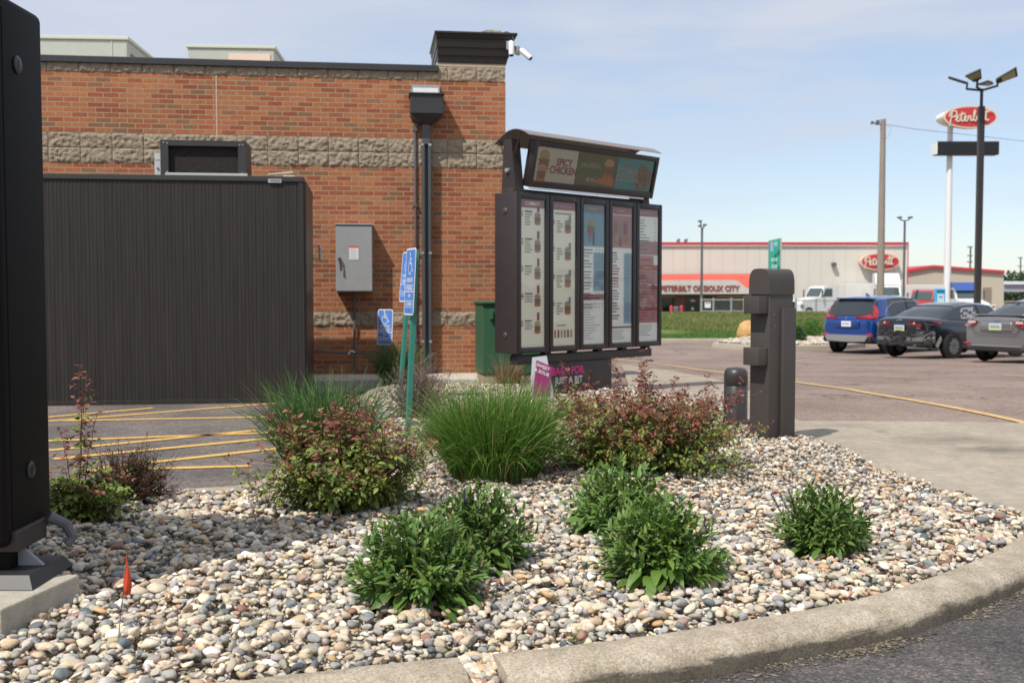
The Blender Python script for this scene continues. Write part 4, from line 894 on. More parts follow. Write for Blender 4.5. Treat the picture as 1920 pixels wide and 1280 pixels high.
hb = W(1379, 688, 9.5).z - bp2.z; m = MB(); m.lathe([(.105, -.1), (.105, hb-.17), (.1005, hb-.165), (.105, hb-.16), (.105, hb-.07), (.098, hb-.03), (.075, hb-.008), (.03, hb)], n=32); m.build('sleeve', mat('bollard_plastic', (.040, .034, .034), .4, var=.08), bo, smooth=50)
# ================================================================ accessible parking signs
M_blue = mat('sign_blue', (.09, .22, .58), .45); M_sw = mat('sign_white', (.72, .74, .78), .45); M_pg = mat('sign_post_green', (.035, .20, .155), .5, var=.12, vscale=20)
def wheelchair(m, s):
    m.lathe_ = None
    def stroke(p, w):
        for a, b in zip(p, p[1:]):
            a, b = Vector((*a, 0)), Vector((*b, 0)); t = (b - a).normalized(); n = Vector((-t.y, t.x, 0)) * w / 2; a2, b2 = a - t*w*.3, b + t*w*.3
            m.add([tuple(x * s) for x in (a2 - n, b2 - n, b2 + n, a2 + n)], [(0, 1, 2, 3)])
    n = 12; m.add([(s*(-.08 + .075*math.cos(i*math.tau/n)), s*(.42 + .075*math.sin(i*math.tau/n)), 0) for i in range(n)], [tuple(range(n))])
    stroke([(-.07, .32), (-.05, 0), (.18, 0), (.30, -.32), (.38, -.28)], .07); stroke([(-.06, .18), (.16, .18)], .055)
    stroke([(-.05 + .27*math.cos(t), -.17 + .27*math.sin(t)) for t in [R(110 + k*18) for k in range(13)]], .055)
def acc_sign(pb, ptop, pc, ang, lean, label, hgt=.46, wid=.30, back=.03, post=True):
    """pb foot of post, ptop its head; plate centre pc, normal turned by ang from facing the camera"""
    t = thing('accessible_parking_sign', label, 'sign', pb, 0, 'accessible parking signs')
    d = (Vector(ptop) - Vector(pb)).normalized()
    xdir = Vector((math.cos(ang), math.sin(ang), 0)); ydir = d
    if post:
        m = MB(); nn = xdir.cross(ydir).normalized(); off = -nn * back
        Fm = frame(Vector(pb) + off*0, xdir, ydir)
        L_ = (Vector(ptop) - Vector(pb)).length
        m.T = Fm; m.box((-.028, -.15, -.012), (.028, L_, .0), 0); m.box((-.028, -.15, -.035), (-.022, L_, -.012)); m.box((.022, -.15, -.035), (.028, L_, -.012)); m.build('post', M_pg, t, world=True)
    m = MB(); Fp = frame(Vector(pc), xdir, ydir); m.T = Fp; r = .03
    def rr_(w, h, r, z0, z1):
        P = []
        for cx, cy, a0 in ((w/2-r, h/2-r, 0), (-w/2+r, h/2-r, 90), (-w/2+r, -h/2+r, 180), (w/2-r, -h/2+r, 270)): P += [(cx + r*math.cos(R(a0+k*22.5)), cy + r*math.sin(R(a0+k*22.5))) for k in range(5)]
        m.prism(P, z0, z1)
    m.mat(M_sw); rr_(wid, hgt, .03, 0, .002); m.mat(M_blue); rr_(wid-.024, hgt-.024, .02, .002, .0028)
    b = m.build('plate', None, t, world=True)
    m = MB(); m.T = Fp @ Matrix.Translation((0, hgt*.27, .0036)); m.mat(M_sw); wheelchair(m, .19)
    y0 = hgt*.02
    for k, (s, sz) in enumerate((('RESERVED', .048), ('PARKING', .052), ('VAN', .042), ('ACCESSIBLE', .04))):
        yy_ = y0 - k*hgt*.118
        if k in (1, 3):
            m.T = Fp @ Matrix.Translation((0, yy_, .0033)); w2, h2 = wid*.40, hgt*.052
            for a, b2 in (((-w2, -h2, 0), (w2, -h2+.004, .0004)), ((-w2, h2-.004, 0), (w2, h2, .0004)), ((-w2, -h2+.004, 0), (-w2+.004, h2-.004, .0004)), ((w2-.004, -h2+.004, 0), (w2, h2-.004, .0004))): m.box(a, b2)
        m.T = Fp @ Matrix.Translation((0, yy_, .004)); m.text(s, sz, 'CENTER', .01, .0003, sx=.85)
    m.T = Fp @ Matrix.Translation((0, -hgt*.15, .0033)); m.box((-wid*.46, -.004, 0), (wid*.46, .004, .0003))
    m.build('plate_lettering', None, b, world=True)
    for yy_ in (hgt*.44, -hgt*.42): m = MB(); m.T = Fp @ Matrix.Translation((0, yy_, .003)); m.lathe([(.008, 0), (.006, .004)], n=10); m.build('bolt', M_conduit, b, world=True)
Y1_ = gnd(760, 826, .2).y; Y2_ = gnd(746, 752, .2).y; Y3_ = 14.15
acc_sign(gnd(760, 826, .2), W(778, 468, Y1_), W(769, 528, Y1_ - .02), R(-70), 0, 'nearest tilted blue accessible parking sign on a green post, its plate nearly edge on', hgt=.53)
acc_sign(gnd(746, 752, .2), W(771, 500, Y2_), W(762, 519, Y2_ - .03), R(-62), 0, 'blue accessible parking sign partly behind the nearest one on a leaning green post', hgt=.54)
acc_sign(Vector((W(716, 700, Y3_).x, Y3_, .25)), W(727, 585, Y3_), W(722, 613, Y3_ - .05), R(-38), 0, 'small far blue accessible parking sign above dark grass tuft by the brick wall', hgt=.47, wid=.28)
# ================================================================ near sign cabinet at the left edge
Yn = 3.9; TK = .40; xr = W(97.5, 900, Yn + TK).x; zbt = W(98, 985, Yn + TK).z; ztp = W(60, 21, Yn + TK * .8).z
ns = thing('preview_board', 'tall dark cabinet cut off by the left edge, standing on concrete footing', 'sign cabinet', (xr, Yn, .3), 0)
M_ns = mat('cabinet_black_brown', (.006, .005, .005), .6, var=.08, vscale=4, spec=.14)
m = MB(); m.box((-1.5, 0, zbt-.3), (0, TK, ztp-.3), .03); m.build('cabinet', M_ns, ns, smooth=30)
m = MB(); m.box((-.004, .05, zbt-.25), (.003, TK-.035, ztp-.35), .002); m.build('side_cheek', M_ns, ns, smooth=30)
for u, v in ((30, 122), (55, 880)):
    d = ray(u, v); k = xr / d.x; q = Vector((.004, d.y * k - Yn, d.z * k + CAM_Z - .3)); m = MB(); m.T = Matrix.Translation(q) @ Matrix.Rotation(math.pi/2, 4, 'Y'); m.lathe([(.034, 0), (.034, .004), (.028, .008)], n=24); m.box((-.018, -.004, .008), (.018, .004, .010)); m.build('lock', mat('lock_dark', (.012, .011, .011), .35), ns, smooth=40)
Yb_ = 4.02
def nz_(v): return W(50, v, Yb_).z - .3
def nx_(u, Y=Yb_): return W(u, 1000, Y).x - xr
m = MB(); m.box((-1.1, .04, nz_(1026)), (nx_(50), .30, nz_(987)), .008); m.build('neck', M_side, ns)
m = MB(); m.box((-1.1, .08, nz_(1068)), (nx_(27), .24, nz_(1027)), .006); m.build('column', M_ns, ns)
zz0 = .003; zz1 = max(nz_(1068), .05); xe_ = nx_(92); xi_ = nx_(80)
m = MB(); m.hexa([(-1.2, -.03, zz0), (xe_, -.03, zz0), (xe_, .34, zz0), (-1.2, .34, zz0), (-1.2, .0, zz1), (xi_, .0, zz1), (xi_, .30, zz1), (-1.2, .30, zz1)]); m.build('base_plate', mat('base_grey_brown', (.024, .022, .022), .45), ns)
m = MB(); xa_ = nx_(27) + .002; m.hexa([(xa_, .14, zz1+.001), (xi_-.01, .14, zz1+.001), (xi_-.01, .16, zz1+.001), (xa_, .16, zz1+.001), (xa_, .14, nz_(1024)), (xa_+.01, .14, nz_(1024)), (xa_+.01, .16, nz_(1024)), (xa_, .16, nz_(1024))]); m.build('gusset', mat('gusset_grey', (.25, .26, .3), .4), ns)
m = MB(); m.tube([(xa_+.05, .30, nz_(985)), (xa_+.10, .34, nz_(1005)), (xa_+.13, .34, nz_(1030)), (xa_+.11, .32, nz_(1042))], .022, 10); m.build('elbow_conduit', M_conduit, ns)
c0 = gnd(150, 1076, .3); c1 = gnd(2, 1142, .3)
ft = MB(); xR = c0.x
ft.hexa([(c1.x+.0, c1.y, .1), (c0.x, c0.y, .1), (c0.x-.9, c0.y+.05, .1), (c1.x-1.4, c1.y-.02, .1), (c1.x, c1.y, .3), (c0.x, c0.y, .3), (c0.x-.9, c0.y+.05, .3), (c1.x-1.4, c1.y-.02, .3)])
o = ft.build('concrete_footing', mat('footing_concrete', (.40, .36, .29), .9, var=.2, vscale=14, bump=.5, bscale=120)); bv = o.modifiers.new('b', 'BEVEL'); bv.width = .008; bv.segments = 2; tag(o, 'square concrete footing slab under the dark cabinet at left', 'footing')
# marker flag
fb = gnd(219, 1210, .2); fl = thing('marker_flag', 'small orange marker flag on thin wire stuck in the river stones', 'flag', fb)
Yf = fb.y
m = MB(); m.tube([fb - Vector((0, 0, .05)), W(226, 1150, Yf), W(233, 1098, Yf), W(239, 1042, Yf)], .0014, 6); m.build('wire', M_rust, fl, world=True)
rows = []
for i in range(9):
    t = i / 8; v = 1042 + 70 * t; w_ = 5 + 16 * t if t < .75 else 17 - 26 * (t - .75)
    row = []
    for j in range(6):
        s = j / 5; p = W(239 - 2*t - 3*s*(1-t) + (w_ * (s - .45)), v - 3*s + (6*s*t), Yf); p.y += .008 * math.sin(s*5 + t*3); row.append(tuple(p))
    rows.append(row)
m = MB(); m.grid(rows); o = m.build('flag_sheet', mat('flag_orange', (.72, .09, .03), .6, trans=.25), fl, smooth=True, world=True); sd = o.modifiers.new('s', 'SOLIDIFY'); sd.thickness = .0008
# ================================================================ plants
def leaf_t(width, fold=.25, curl=.35, rows=((0, .08), (.18, .62), (.42, 1), (.7, .72), (.88, .34), (1, .02)), wave=0, k=0):
    v = []
    for i, (y, w_) in enumerate(rows):
        h = -curl * y * y; wv = wave * math.sin(i * 2.1 + k)
        v += [(-w_*width/2, y, h + fold*w_*width/2 + wv), (0, y, h), (w_*width/2, y, h + fold*w_*width/2 - wv)]
    f = []
    for i in range(len(rows) - 1): f += [(i*3, i*3+1, i*3+4, i*3+3), (i*3+1, i*3+2, i*3+5, i*3+4)]
    return np.array(v, float), np.array(f)
M_leaf = mat('plant_leaf', (1, 1, 1), .48, attr='col', trans=.22, spec=.45, var=.12, vscale=60)
M_petal = mat('plant_petal', (1, 1, 1), .6, attr='col', trans=.2)
M_stemg = mat('green_stem', (.09, .13, .04), .6); M_stemr = mat('red_brown_stem', (.13, .035, .025), .55); M_twig = mat('dry_twig', (.19, .14, .11), .8)
def unit(a): return a / np.maximum(np.linalg.norm(a, axis=-1, keepdims=True), 1e-9)
def curve_pts(b, d, L, rr, bend=.5, n=7, jit=.02):
    """stem from b in direction d that bends upward (bend>0) or droops (bend<0)"""
    p = np.array(b, float); d = np.array(d, float); d /= np.linalg.norm(d); P = [p.copy()]; dirs = [d.copy()]
    for i in range(n):
        d = d + np.array([0, 0, bend / n]) + rr.normal(size=3) * jit; d /= np.linalg.norm(d); p = p + d * L / n; P.append(p.copy()); dirs.append(d.copy())
    return np.array(P), np.array(dirs)
SALV = [leaf_t(.40, .3, c, wave=.01, k=i) for i, c in enumerate((.15, .3, .5, .7))]
def salvia(u, v, wpx, hpx, label, seed, spikes=(), ng=(.092, .165, .036), ns=185, ragged=.84):
    b = gnd(u, v, .185); rr = np.random.default_rng(seed); s = b.y / F_PX; Rw = wpx * s / 2; Hh = hpx * s * 1.0
    b = b + Vector((0, Rw * .55, 0))
    t = thing('salvia_plant', label, 'plant', b, 0, 'salvia clumps in the river stones'); B0_ = np.array(b)
    pos, fw, upv, ln, cc, wd_ = [], [], [], [], [], []
    st = MB()
    for i in range(ns):
        az = rr.uniform(0, math.tau); q = rr.random() ** .55; tilt = q * 1.22
        d = np.array([math.cos(az) * math.sin(tilt), math.sin(az) * math.sin(tilt), math.cos(tilt)])
        tgt = np.array([d[0] * Rw * .92, d[1] * Rw * .92, d[2] * Hh]); L = np.linalg.norm(tgt) * rr.uniform(ragged, 1.06)
        P, Dd = curve_pts(B0_ + np.array([math.cos(az), math.sin(az), 0]) * Rw * .12 * rr.random(), tgt, L, rr, -.05 if q > .75 else .25, 8, .04)
        if i % 3 == 0: st.tube([tuple(p) for p in P[::2]], [.0022, .002, .0016, .0013, .001][:len(P[::2])], 4, cap=False)
        for j in range(1, len(P)):
            if rr.random() < .12 and j < 4: continue
            for sgn in (0, 1):
                a = j * 1.57 + sgn * math.pi + rr.normal() * .4; side = unit(np.cross(Dd[j], [math.sin(a), math.cos(a), .3])); tip = j / 8
                f = side * (1.0 - .62 * tip) + Dd[j] * (.35 + .9 * tip) + np.array([0, 0, .10 - .45 * (1 - tip) * (q > .5)]) + rr.normal(size=3) * .16
                pos.append(P[j]); fw.append(f); upv.append(Dd[j] + np.array([0, 0, .8]) + rr.normal(size=3) * .25); ln.append(rr.uniform(.036, .066) * (1.12 - .42 * tip) * Rw / .24); wd_.append(rr.uniform(.85, 1.2))
                k = rr.uniform(.72, 1.22); cc.append((np.array(ng) * k * (np.array([1.3, 1.2, .9]) if rr.random() < .25 else 1) * (1 + .18 * tip)) if rr.random() > .022 else np.array([.26, .21, .07]))
    for i in range(70):     # broad basal leaves lying outward
        az = rr.uniform(0, math.tau); d = np.array([math.cos(az), math.sin(az), rr.uniform(-.1, .35)])
        pos.append(B0_ + np.array([math.cos(az), math.sin(az), 0]) * Rw * rr.uniform(.3, .72) + np.array([0, 0, rr.uniform(.02, Hh * .32)])); fw.append(d); upv.append(np.array([0, 0, 1.]) + rr.normal(size=3) * .25); ln.append(rr.uniform(.07, .105) * Rw / .24); wd_.append(1.15); cc.append(np.array(ng) * rr.uniform(.8, 1.25) * np.array([1.05, 1.05, .9]))
    n = len(pos); ln = np.array(ln); wd_ = np.array(wd_)
    inst('leaves', SALV, TM(basis(unit(np.array(fw)), unit(np.array(upv))), np.stack([ln * wd_, ln, ln], 1), np.array(pos)), rr.integers(0, 4, n), np.array(cc), M_leaf, t)
    st.build('stems', M_stemg, t, world=True)
    for (su, sv, eu, ev, vio) in spikes:     # flower spikes: base px -> tip px
        y_ = b.y + rr.uniform(-.1, .1); a = W(su, sv, y_); e = W(eu, ev, y_)
        m = MB(); m.tube([a, a.lerp(e, .5) + Vector((rr.normal() * .003, 0, 0)), e], [.0018, .0015, .0009], 5)
        sp = m.build('flower_spike', mat('spike_stem', (.06, .04, .06), .6), t, world=True)
        pp, ff, c2 = [], [], []
        L = (e - a).length; d = (e - a).normalized(); ax = np.array(d)
        for j in range(int(L * .65 / .006)):
            p = a.lerp(e, .35 + .65 * j / max(1, int(L * .65 / .006)))
            for q in range(4):
                an = rr.uniform(0, math.tau); o = np.array([math.cos(an), math.sin(an), .5]); pp.append(np.array(p) + ax * rr.normal() * .002); ff.append(o)
                c2.append(np.array([.12, .06, .42]) * rr.uniform(.6, 1.3) if rr.random() < vio else np.array([.06, .035, .06]) * rr.uniform(.6, 1.4))
        inst('florets', [leaf_t(.7, .5, .2, rows=((0, .3), (.5, 1), (1, .3)))], TM(basis(unit(np.array(ff)), np.tile(ax, (len(pp), 1))), np.full(len(pp), .0095), np.array(pp)), None, np.array(c2), M_petal, sp)
    return t
salvia(782, 1152, 285, 172, 'front left salvia clump, largest and lowest in picture, broad grey-green leaves', 21)
salvia(893, 1080, 225, 160, 'salvia clump with one violet flower spike behind the front left clump', 22, [(874, 965, 870, 908, .85), (858, 960, 862, 922, .3), (884, 968, 889, 915, .2)])
salvia(1250, 1110, 262, 158, 'salvia clump at centre right standing in front of the red-leaved rose bush', 23, [(1333, 1010, 1338, 966, .4), (1320, 1000, 1322, 962, .2)], ng=(.105, .185, .038), ns=205, ragged=.80)
salvia(1165, 1012, 222, 132, 'salvia clump touching the rose bush, behind and left of its bigger neighbour', 24, [(1176, 968, 1173, 930, .4)], ng=(.11, .195, .042), ns=135, ragged=.9)
salvia(1556, 1052, 198, 130, 'lone salvia clump at right with thin purple flower spikes standing out', 25, [(1476, 985, 1446, 925, .7), (1488, 975, 1462, 928, .5), (1494, 962, 1478, 916, .4), (1570, 950, 1604, 905, .25), (1618, 970, 1640, 925, .7), (1612, 955, 1626, 940, .6)])
LEAFLET = [leaf_t(.62, .22, c, rows=((0, .15), (.22, .8), (.5, 1), (.78, .66), (1, .05)), wave=.03, k=i) for i, c in enumerate((.1, .3, .5))]
def rose(u, v, wpx, hpx, label, seed, shoots=(), n=70, red=.5, ctr=None, lf=.026, dense=1.0, yoff=None, droop=.0, base_z=.18):
    b = gnd(u, v, base_z); rr = np.random.default_rng(seed); s = b.y / F_PX; Rw = wpx * s / 2; Hh = hpx * s
    yd = Rw * .5 if yoff is None else yoff; b = b + Vector((0, yd, 0)); s = b.y / F_PX
    t = thing('rose_bush', label, 'shrub', b, 0, 'rose bushes'); B0_ = np.array(b)
    pos, fw, upv, ln, cc = [], [], [], [], []; st = MB()
    def leaf(p, d, up, hrel, sz, young):
        side = unit(np.cross(d, up)); m_ = young
        if m_ > .72: c = np.array([.165, .042, .030]) * rr.uniform(.6, 1.35)
        elif m_ > .5: c = np.array([.23, .095, .045]) * rr.uniform(.7, 1.25)
        else: c = np.array([.150, .205, .040]) * rr.uniform(.6, 1.35) * (np.array([1.35, 1.15, .9]) if rr.random() < .25 else 1)
        for k_ in range(5 if rr.random() < .7 else 3):
            y = (0, .0, .5, .5, 1.)[k_] if k_ else 1.15
            sg = (0, -1, 1, -1, 1)[k_]
            o = p + d * sz * (1.25 if k_ == 0 else (.25, .25, .25, .95, .95)[k_]) + side * sg * sz * .12
            f = d * (1 if k_ == 0 else .45) + side * sg * .9 + rr.normal(size=3) * .16
            pos.append(o); fw.append(f); upv.append(up + rr.normal(size=3) * .35); ln.append(sz * rr.uniform(.8, 1.2) * (1.1 if k_ == 0 else .9)); cc.append(c * rr.uniform(.85, 1.15))
    def shoot(P, Dd, r0, tall, start=.25, hmax=Hh):
        n_ = len(P)
        st.tube([tuple(p) for p in P], [r0 * (1 - .75 * i / (n_ - 1)) for i in range(n_)], 5, cap=False)
        seg = np.linalg.norm(P[1] - P[0]); step = .021 if not tall else .027; tot = seg * (n_ - 1); k = int(tot / step * dense)
        for j in range(k):
            q = (j + rr.random()) / k
            if q < start: continue
            f = q * (n_ - 1); i0 = min(int(f), n_ - 2); p = P[i0] + (P[i0+1] - P[i0]) * (f - i0); d0 = Dd[i0]
            a = rr.uniform(0, math.tau); o = unit(np.cross(d0, [math.sin(a), math.cos(a), .2])); d = unit(o * .9 + d0 * .5 + rr.normal(size=3) * .12 + np.array([0, 0, -.15]))
            hrel = (p[2] - B0_[2]) / hmax; young = (.62 * hrel + .42 * q - .18) * (red * 2) + rr.normal() * .17
            leaf(p, d, unit(np.array([o[0]*.2, o[1]*.2 - .15, 1.0])), hrel, lf * rr.uniform(.7, 1.25) * (1.0 - .35 * (q > .9)), young + (.28 if tall else 0))
    for i in range(n):
        az = rr.uniform(0, math.tau); q = rr.random() ** .6; tilt = .1 + q * 1.28
        tgt = np.array([math.cos(az) * math.sin(tilt) * Rw, math.sin(az) * math.sin(tilt) * Rw * .8, math.cos(tilt) * Hh + .05 * Hh])
        L = np.linalg.norm(tgt) * rr.uniform(.75, 1.1)
        P, Dd = curve_pts(B0_ + rr.normal(size=3) * (.05, .04, 0), tgt, L * rr.uniform(.72, 1.16), rr, .35 - droop, 9, .09); shoot(P, Dd, .0042, False, .22)
    for (eu, ev) in shoots:
        e = W(eu, ev, b.y + rr.uniform(-.12, .12)); e = np.array(e); root = B0_ + np.array([(e[0] - B0_[0]) * .35, 0, Hh * .35]); v_ = e - root; k = 9
        P = np.array([root + v_ * (i / k) + np.array([0, 0, .0]) + (e[0]-root[0]) * np.array([-.25, 0, 0]) * math.sin(math.pi * i / k) + rr.normal(size=3) * .004 for i in range(k + 1)]); Dd = unit(np.gradient(P, axis=0))
        shoot(P, Dd, .0042, True, .12, max(Hh, e[2] - B0_[2]))
    n_ = len(pos); ln = np.array(ln)
    inst('leaves', LEAFLET, TM(basis(unit(np.array(fw)), unit(np.array(upv))), np.stack([ln, ln, ln], 1), np.array(pos)), rr.integers(0, 3, n_), np.array(cc), M_leaf, t)
    st.build('stems', M_stemr, t, world=True); return t
rose(628, 982, 440, 215, 'rose bush with green lower leaves and tall dark red shoots, left of the bright grass', 31, [(616, 752), (652, 758), (480, 785), (700, 775), (745, 835), (520, 800), (826, 822), (415, 852), (832, 870), (545, 795), (770, 840)], n=160, red=.43, lf=.030, dense=1.0)
rose(1216, 905, 505, 180, 'largest rose bush with bronze-red leaves, right of the bright green grass', 32, [(1146, 664), (1204, 650), (1250, 715), (1108, 745), (1322, 728), (1405, 730), (1430, 735), (1375, 740), (1290, 765), (1060, 800), (1160, 720), (1030, 860), (1400, 800), (1085, 760)], n=215, red=.52, lf=.029, dense=1.0)
rose(1108, 796, 190, 62, 'low rose bush just behind the largest one, in front of the menu board pedestal', 33, [(1165, 712)], n=42, red=.5, lf=.026)
rose(1302, 808, 140, 62, 'small mostly green rose bush between the largest bush and the bollard', 34, [(1325, 735), (1285, 738)], n=34, red=.25, lf=.026)
rose(128, 992, 205, 130, 'rose bush with one tall red stem half hidden by the dark cabinet at left', 35, [(155, 680), (160, 700), (182, 770), (108, 800)], n=52, red=.3, lf=.034)
def grass(u, v, wpx, hpx, label, seed, n=2600, c=(.095, .20, .03), tipc=(.16, .24, .05), droop=.55, bw=.0042, dry=.05, ybase=None, foot=.28, name='grass_clump', lean=1.0):
    b = gnd(u, v, .18) if ybase is None else Vector((W(u, v, ybase).x, ybase, .18)); rr = np.random.default_rng(seed); s = b.y / F_PX; Rw = wpx * s / 2; Hh = hpx * s
    b = b + Vector((0, Rw * .4, 0)); s = b.y / F_PX
    t = thing(name, label, 'grass', b, 0, 'grass clumps'); B0_ = np.array(b)
    S = 6; V = np.zeros((n, (S+1)*2, 3)); C = np.zeros((n, (S+1)*2, 3))
    az = rr.uniform(0, math.tau, n); q = rr.random(n) ** .7; L = Hh * rr.uniform(.62, 1.1, n) * (1 + .15 * q)
    r0 = Rw * foot * np.sqrt(rr.random(n)); a0 = rr.uniform(0, math.tau, n); base = B0_ + np.stack([r0*np.cos(a0), r0*np.sin(a0), np.zeros(n)], 1)
    az = np.where(rr.random(n) < .5, a0, az); out = q * rr.uniform(.3, 1.15, n) * Rw / Hh * lean
    d = np.stack([np.cos(az) * out * .55, np.sin(az) * out * .55, np.ones(n)], 1); d = unit(d); side = unit(np.cross(d, rr.normal(size=(n, 3))))
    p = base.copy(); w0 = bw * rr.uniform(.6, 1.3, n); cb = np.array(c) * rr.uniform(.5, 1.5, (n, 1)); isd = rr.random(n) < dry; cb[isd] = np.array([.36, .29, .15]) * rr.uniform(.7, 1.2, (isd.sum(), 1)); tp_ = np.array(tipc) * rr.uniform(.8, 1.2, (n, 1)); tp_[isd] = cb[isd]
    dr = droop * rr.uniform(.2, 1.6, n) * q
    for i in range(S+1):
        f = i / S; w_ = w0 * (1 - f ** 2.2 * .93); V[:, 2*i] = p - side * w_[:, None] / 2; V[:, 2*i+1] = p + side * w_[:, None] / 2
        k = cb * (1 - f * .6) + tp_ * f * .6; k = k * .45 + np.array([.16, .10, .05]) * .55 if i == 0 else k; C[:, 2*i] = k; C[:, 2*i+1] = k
        d = d + np.stack([np.cos(az) * dr * .28, np.sin(az) * dr * .28, -dr * .20 * (1 + f)], 1) + rr.normal(size=(n, 3)) * .02; d = unit(d); p = p + d * (L / S)[:, None]
    F = np.array([(2*i, 2*i+1, 2*i+3, 2*i+2) for i in range(S)]); nv = (S+1)*2
    allF = (F[None] + (np.arange(n) * nv)[:, None, None]).reshape(-1, 4)
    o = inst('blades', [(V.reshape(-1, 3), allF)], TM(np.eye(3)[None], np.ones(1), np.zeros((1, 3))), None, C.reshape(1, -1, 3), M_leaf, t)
    return t
grass(598, 868, 265, 162, 'dark green arching grass clump rising behind the left rose bush', 41, n=1500, c=(.04, .115, .024), tipc=(.085, .17, .035), droop=.75, foot=.6, bw=.009)
grass(925, 905, 235, 180, 'dense bright green grass clump in the middle of the bed', 42, n=3900, c=(.075, .185, .020), tipc=(.14, .26, .035), droop=.65, foot=.70, dry=.09, bw=.0075, lean=.8)
grass(742, 726, 95, 84, 'dark grass tuft below the small far parking sign by the wall', 43, n=1500, c=(.035, .085, .022), tipc=(.08, .14, .03), droop=.6, foot=.5, bw=.006)
grass(952, 726, 90, 62, 'dry tan grass tuft in front of the green utility cabinet', 44, n=420, c=(.36, .24, .14), tipc=(.5, .38, .25), droop=.25, foot=.45, dry=.3, bw=.006, lean=1.3)
grass(742, 757, 26, 18, 'tiny green tuft at the foot of the rear leaning sign post', 45, n=80, foot=.4)
def twiggy(u, v, wpx, hpx, label, seed, cl, n=260, leafc=((.11, .07, .065), (.09, .12, .04)), mix=.3, ls=.016, name='dense_shrub', yoff=None):
    b = gnd(u, v, .18); rr = np.random.default_rng(seed); s = b.y / F_PX; Rw = wpx * s / 2; Hh = hpx * s; b = b + Vector((0, Rw * .5, 0))
    t = thing(name, label, 'shrub', b, 0); B0_ = np.array(b); st = MB(); pos, fw, cc, ln = [], [], [], []
    for i in range(n):
        az = rr.uniform(0, math.tau); tilt = rr.random() ** .6 * 1.45; tgt = np.array([math.cos(az)*math.sin(tilt)*Rw, math.sin(az)*math.sin(tilt)*Rw*.9, math.cos(tilt)*Hh + .04]); L = np.linalg.norm(tgt) * rr.uniform(.75, 1.12)
        P, Dd = curve_pts(B0_ + rr.normal(size=3)*(.04, .04, 0), tgt, L, rr, .1, 6, .16); st.tube([tuple(p) for p in P], [.0028, .0025, .0022, .0019, .0016, .0013, .001], 4, cap=False)
        for j in range(2, 7):
            for q in range(6):
                f = rr.random(); pos.append(P[j-1] + (P[j]-P[j-1])*f); fw.append(Dd[j]*.8 + rr.normal(size=3)*.7); ln.append(ls * rr.uniform(.6, 1.3)); cc.append(np.array(leafc[0] if rr.random() > mix else leafc[1]) * rr.uniform(.6, 1.4))
            tw = P[j] + (Dd[j] + rr.normal(size=3)*.7) * .05; st.tube([tuple(P[j]), tuple(tw)], [.0014, .0008], 3, cap=False)
            for q in range(3): pos.append(P[j] + (tw - P[j]) * rr.random()); fw.append(rr.normal(size=3) + Dd[j]); ln.append(ls * rr.uniform(.5, 1.1)); cc.append(np.array(leafc[0] if rr.random() > mix else leafc[1]) * rr.uniform(.6, 1.4))
    ln = np.array(ln)
    inst('leaves', [leaf_t(.5, .2, .2, rows=((0, .2), (.5, 1), (1, .1)))], TM(basis(unit(np.array(fw)), unit(rr.normal(size=(len(pos), 3)) + (0, 0, 1))), np.stack([ln, ln, ln], 1), np.array(pos)), None, np.array(cc), M_leaf, t)
    st.build('stems', M_twig if cl else M_stemr, t, world=True); return t
twiggy(230, 950, 138, 92, 'low dark shrub with small green leaves and brown tips beside the tall-stemmed rose', 51, False, n=230, leafc=((.085, .055, .045), (.045, .095, .025)), mix=.5)
twiggy(784, 792, 108, 112, 'rounded grey-purple shrub between the parking sign posts and the bright grass', 52, True, n=300, leafc=((.19, .125, .12), (.14, .15, .07)), mix=.2, ls=.017)
twiggy(822, 838, 64, 52, 'small grey-purple twiggy shrub at left foot of the bright grass', 53, True, n=90, leafc=((.17, .12, .11), (.12, .14, .06)), mix=.3)
# seedlings and fallen twigs among the stones
for u, v, lab in ((778, 975, 'green seedling under the left rose bush'), (1178, 1092, 'green seedling between the front salvia clumps'), (1082, 1196, 'green seedling by the kerb near bottom centre')):
    b = gnd(u, v, .20); t = thing('weed_seedling', lab, 'weed', b, 0, 'seedlings in the stones'); rr = np.random.default_rng(int(u)); k = 16
    f = rr.normal(size=(k, 3)) * (1, 1, .2) + (0, 0, .6); inst('leaves', SALV, TM(basis(unit(f), np.tile([[0., 0, 1]], (k, 1))), np.full(k, .035), np.tile(np.array(b), (k, 1)) + rr.normal(size=(k, 3))*.006), rr.integers(0, 4, k), np.tile([[.14, .22, .06]], (k, 1)) * rr.uniform(.7, 1.2, (k, 1)), M_leaf, t)

# dry bits caught between the stones, thicker under the shrubs
rr = np.random.default_rng(99); n = 1500
ctr = np.array([[gnd(u, v, .2).x, gnd(u, v, .2).y] for u, v in ((632, 985), (1205, 905), (925, 905), (130, 995), (1556, 1060), (785, 1150), (1250, 1115), (800, 830))])
ci = rr.integers(0, len(ctr), n); px_ = ctr[ci] + rr.normal(size=(n, 2)) * np.array([.34, .22]); far2 = rr.random(n) < .25; px_[far2, 1] = rr.uniform(3.6, 8, far2.sum()); px_[far2, 0] = rr.uniform(-.45, .5, far2.sum()) * px_[far2, 1]
k = inside(BED, px_[:, 0], px_[:, 1]); px_ = px_[k]; n = len(px_)
ix = ((px_[:, 0] - X0) / res).astype(int); iy = ((px_[:, 1] - Y0) / res).astype(int); hz_ = H[np.clip(ix, 0, H.shape[0]-1), np.clip(iy, 0, H.shape[1]-1)] + .160
lt = [leaf_t(.5, .5, .3), leaf_t(.05, 0, .1), leaf_t(.04, 0, -.15)]; ii = rr.choice(3, n, p=(.6, .2, .2)); sz = np.where(ii == 0, rr.uniform(.008, .020, n), rr.uniform(.03, .09, n))
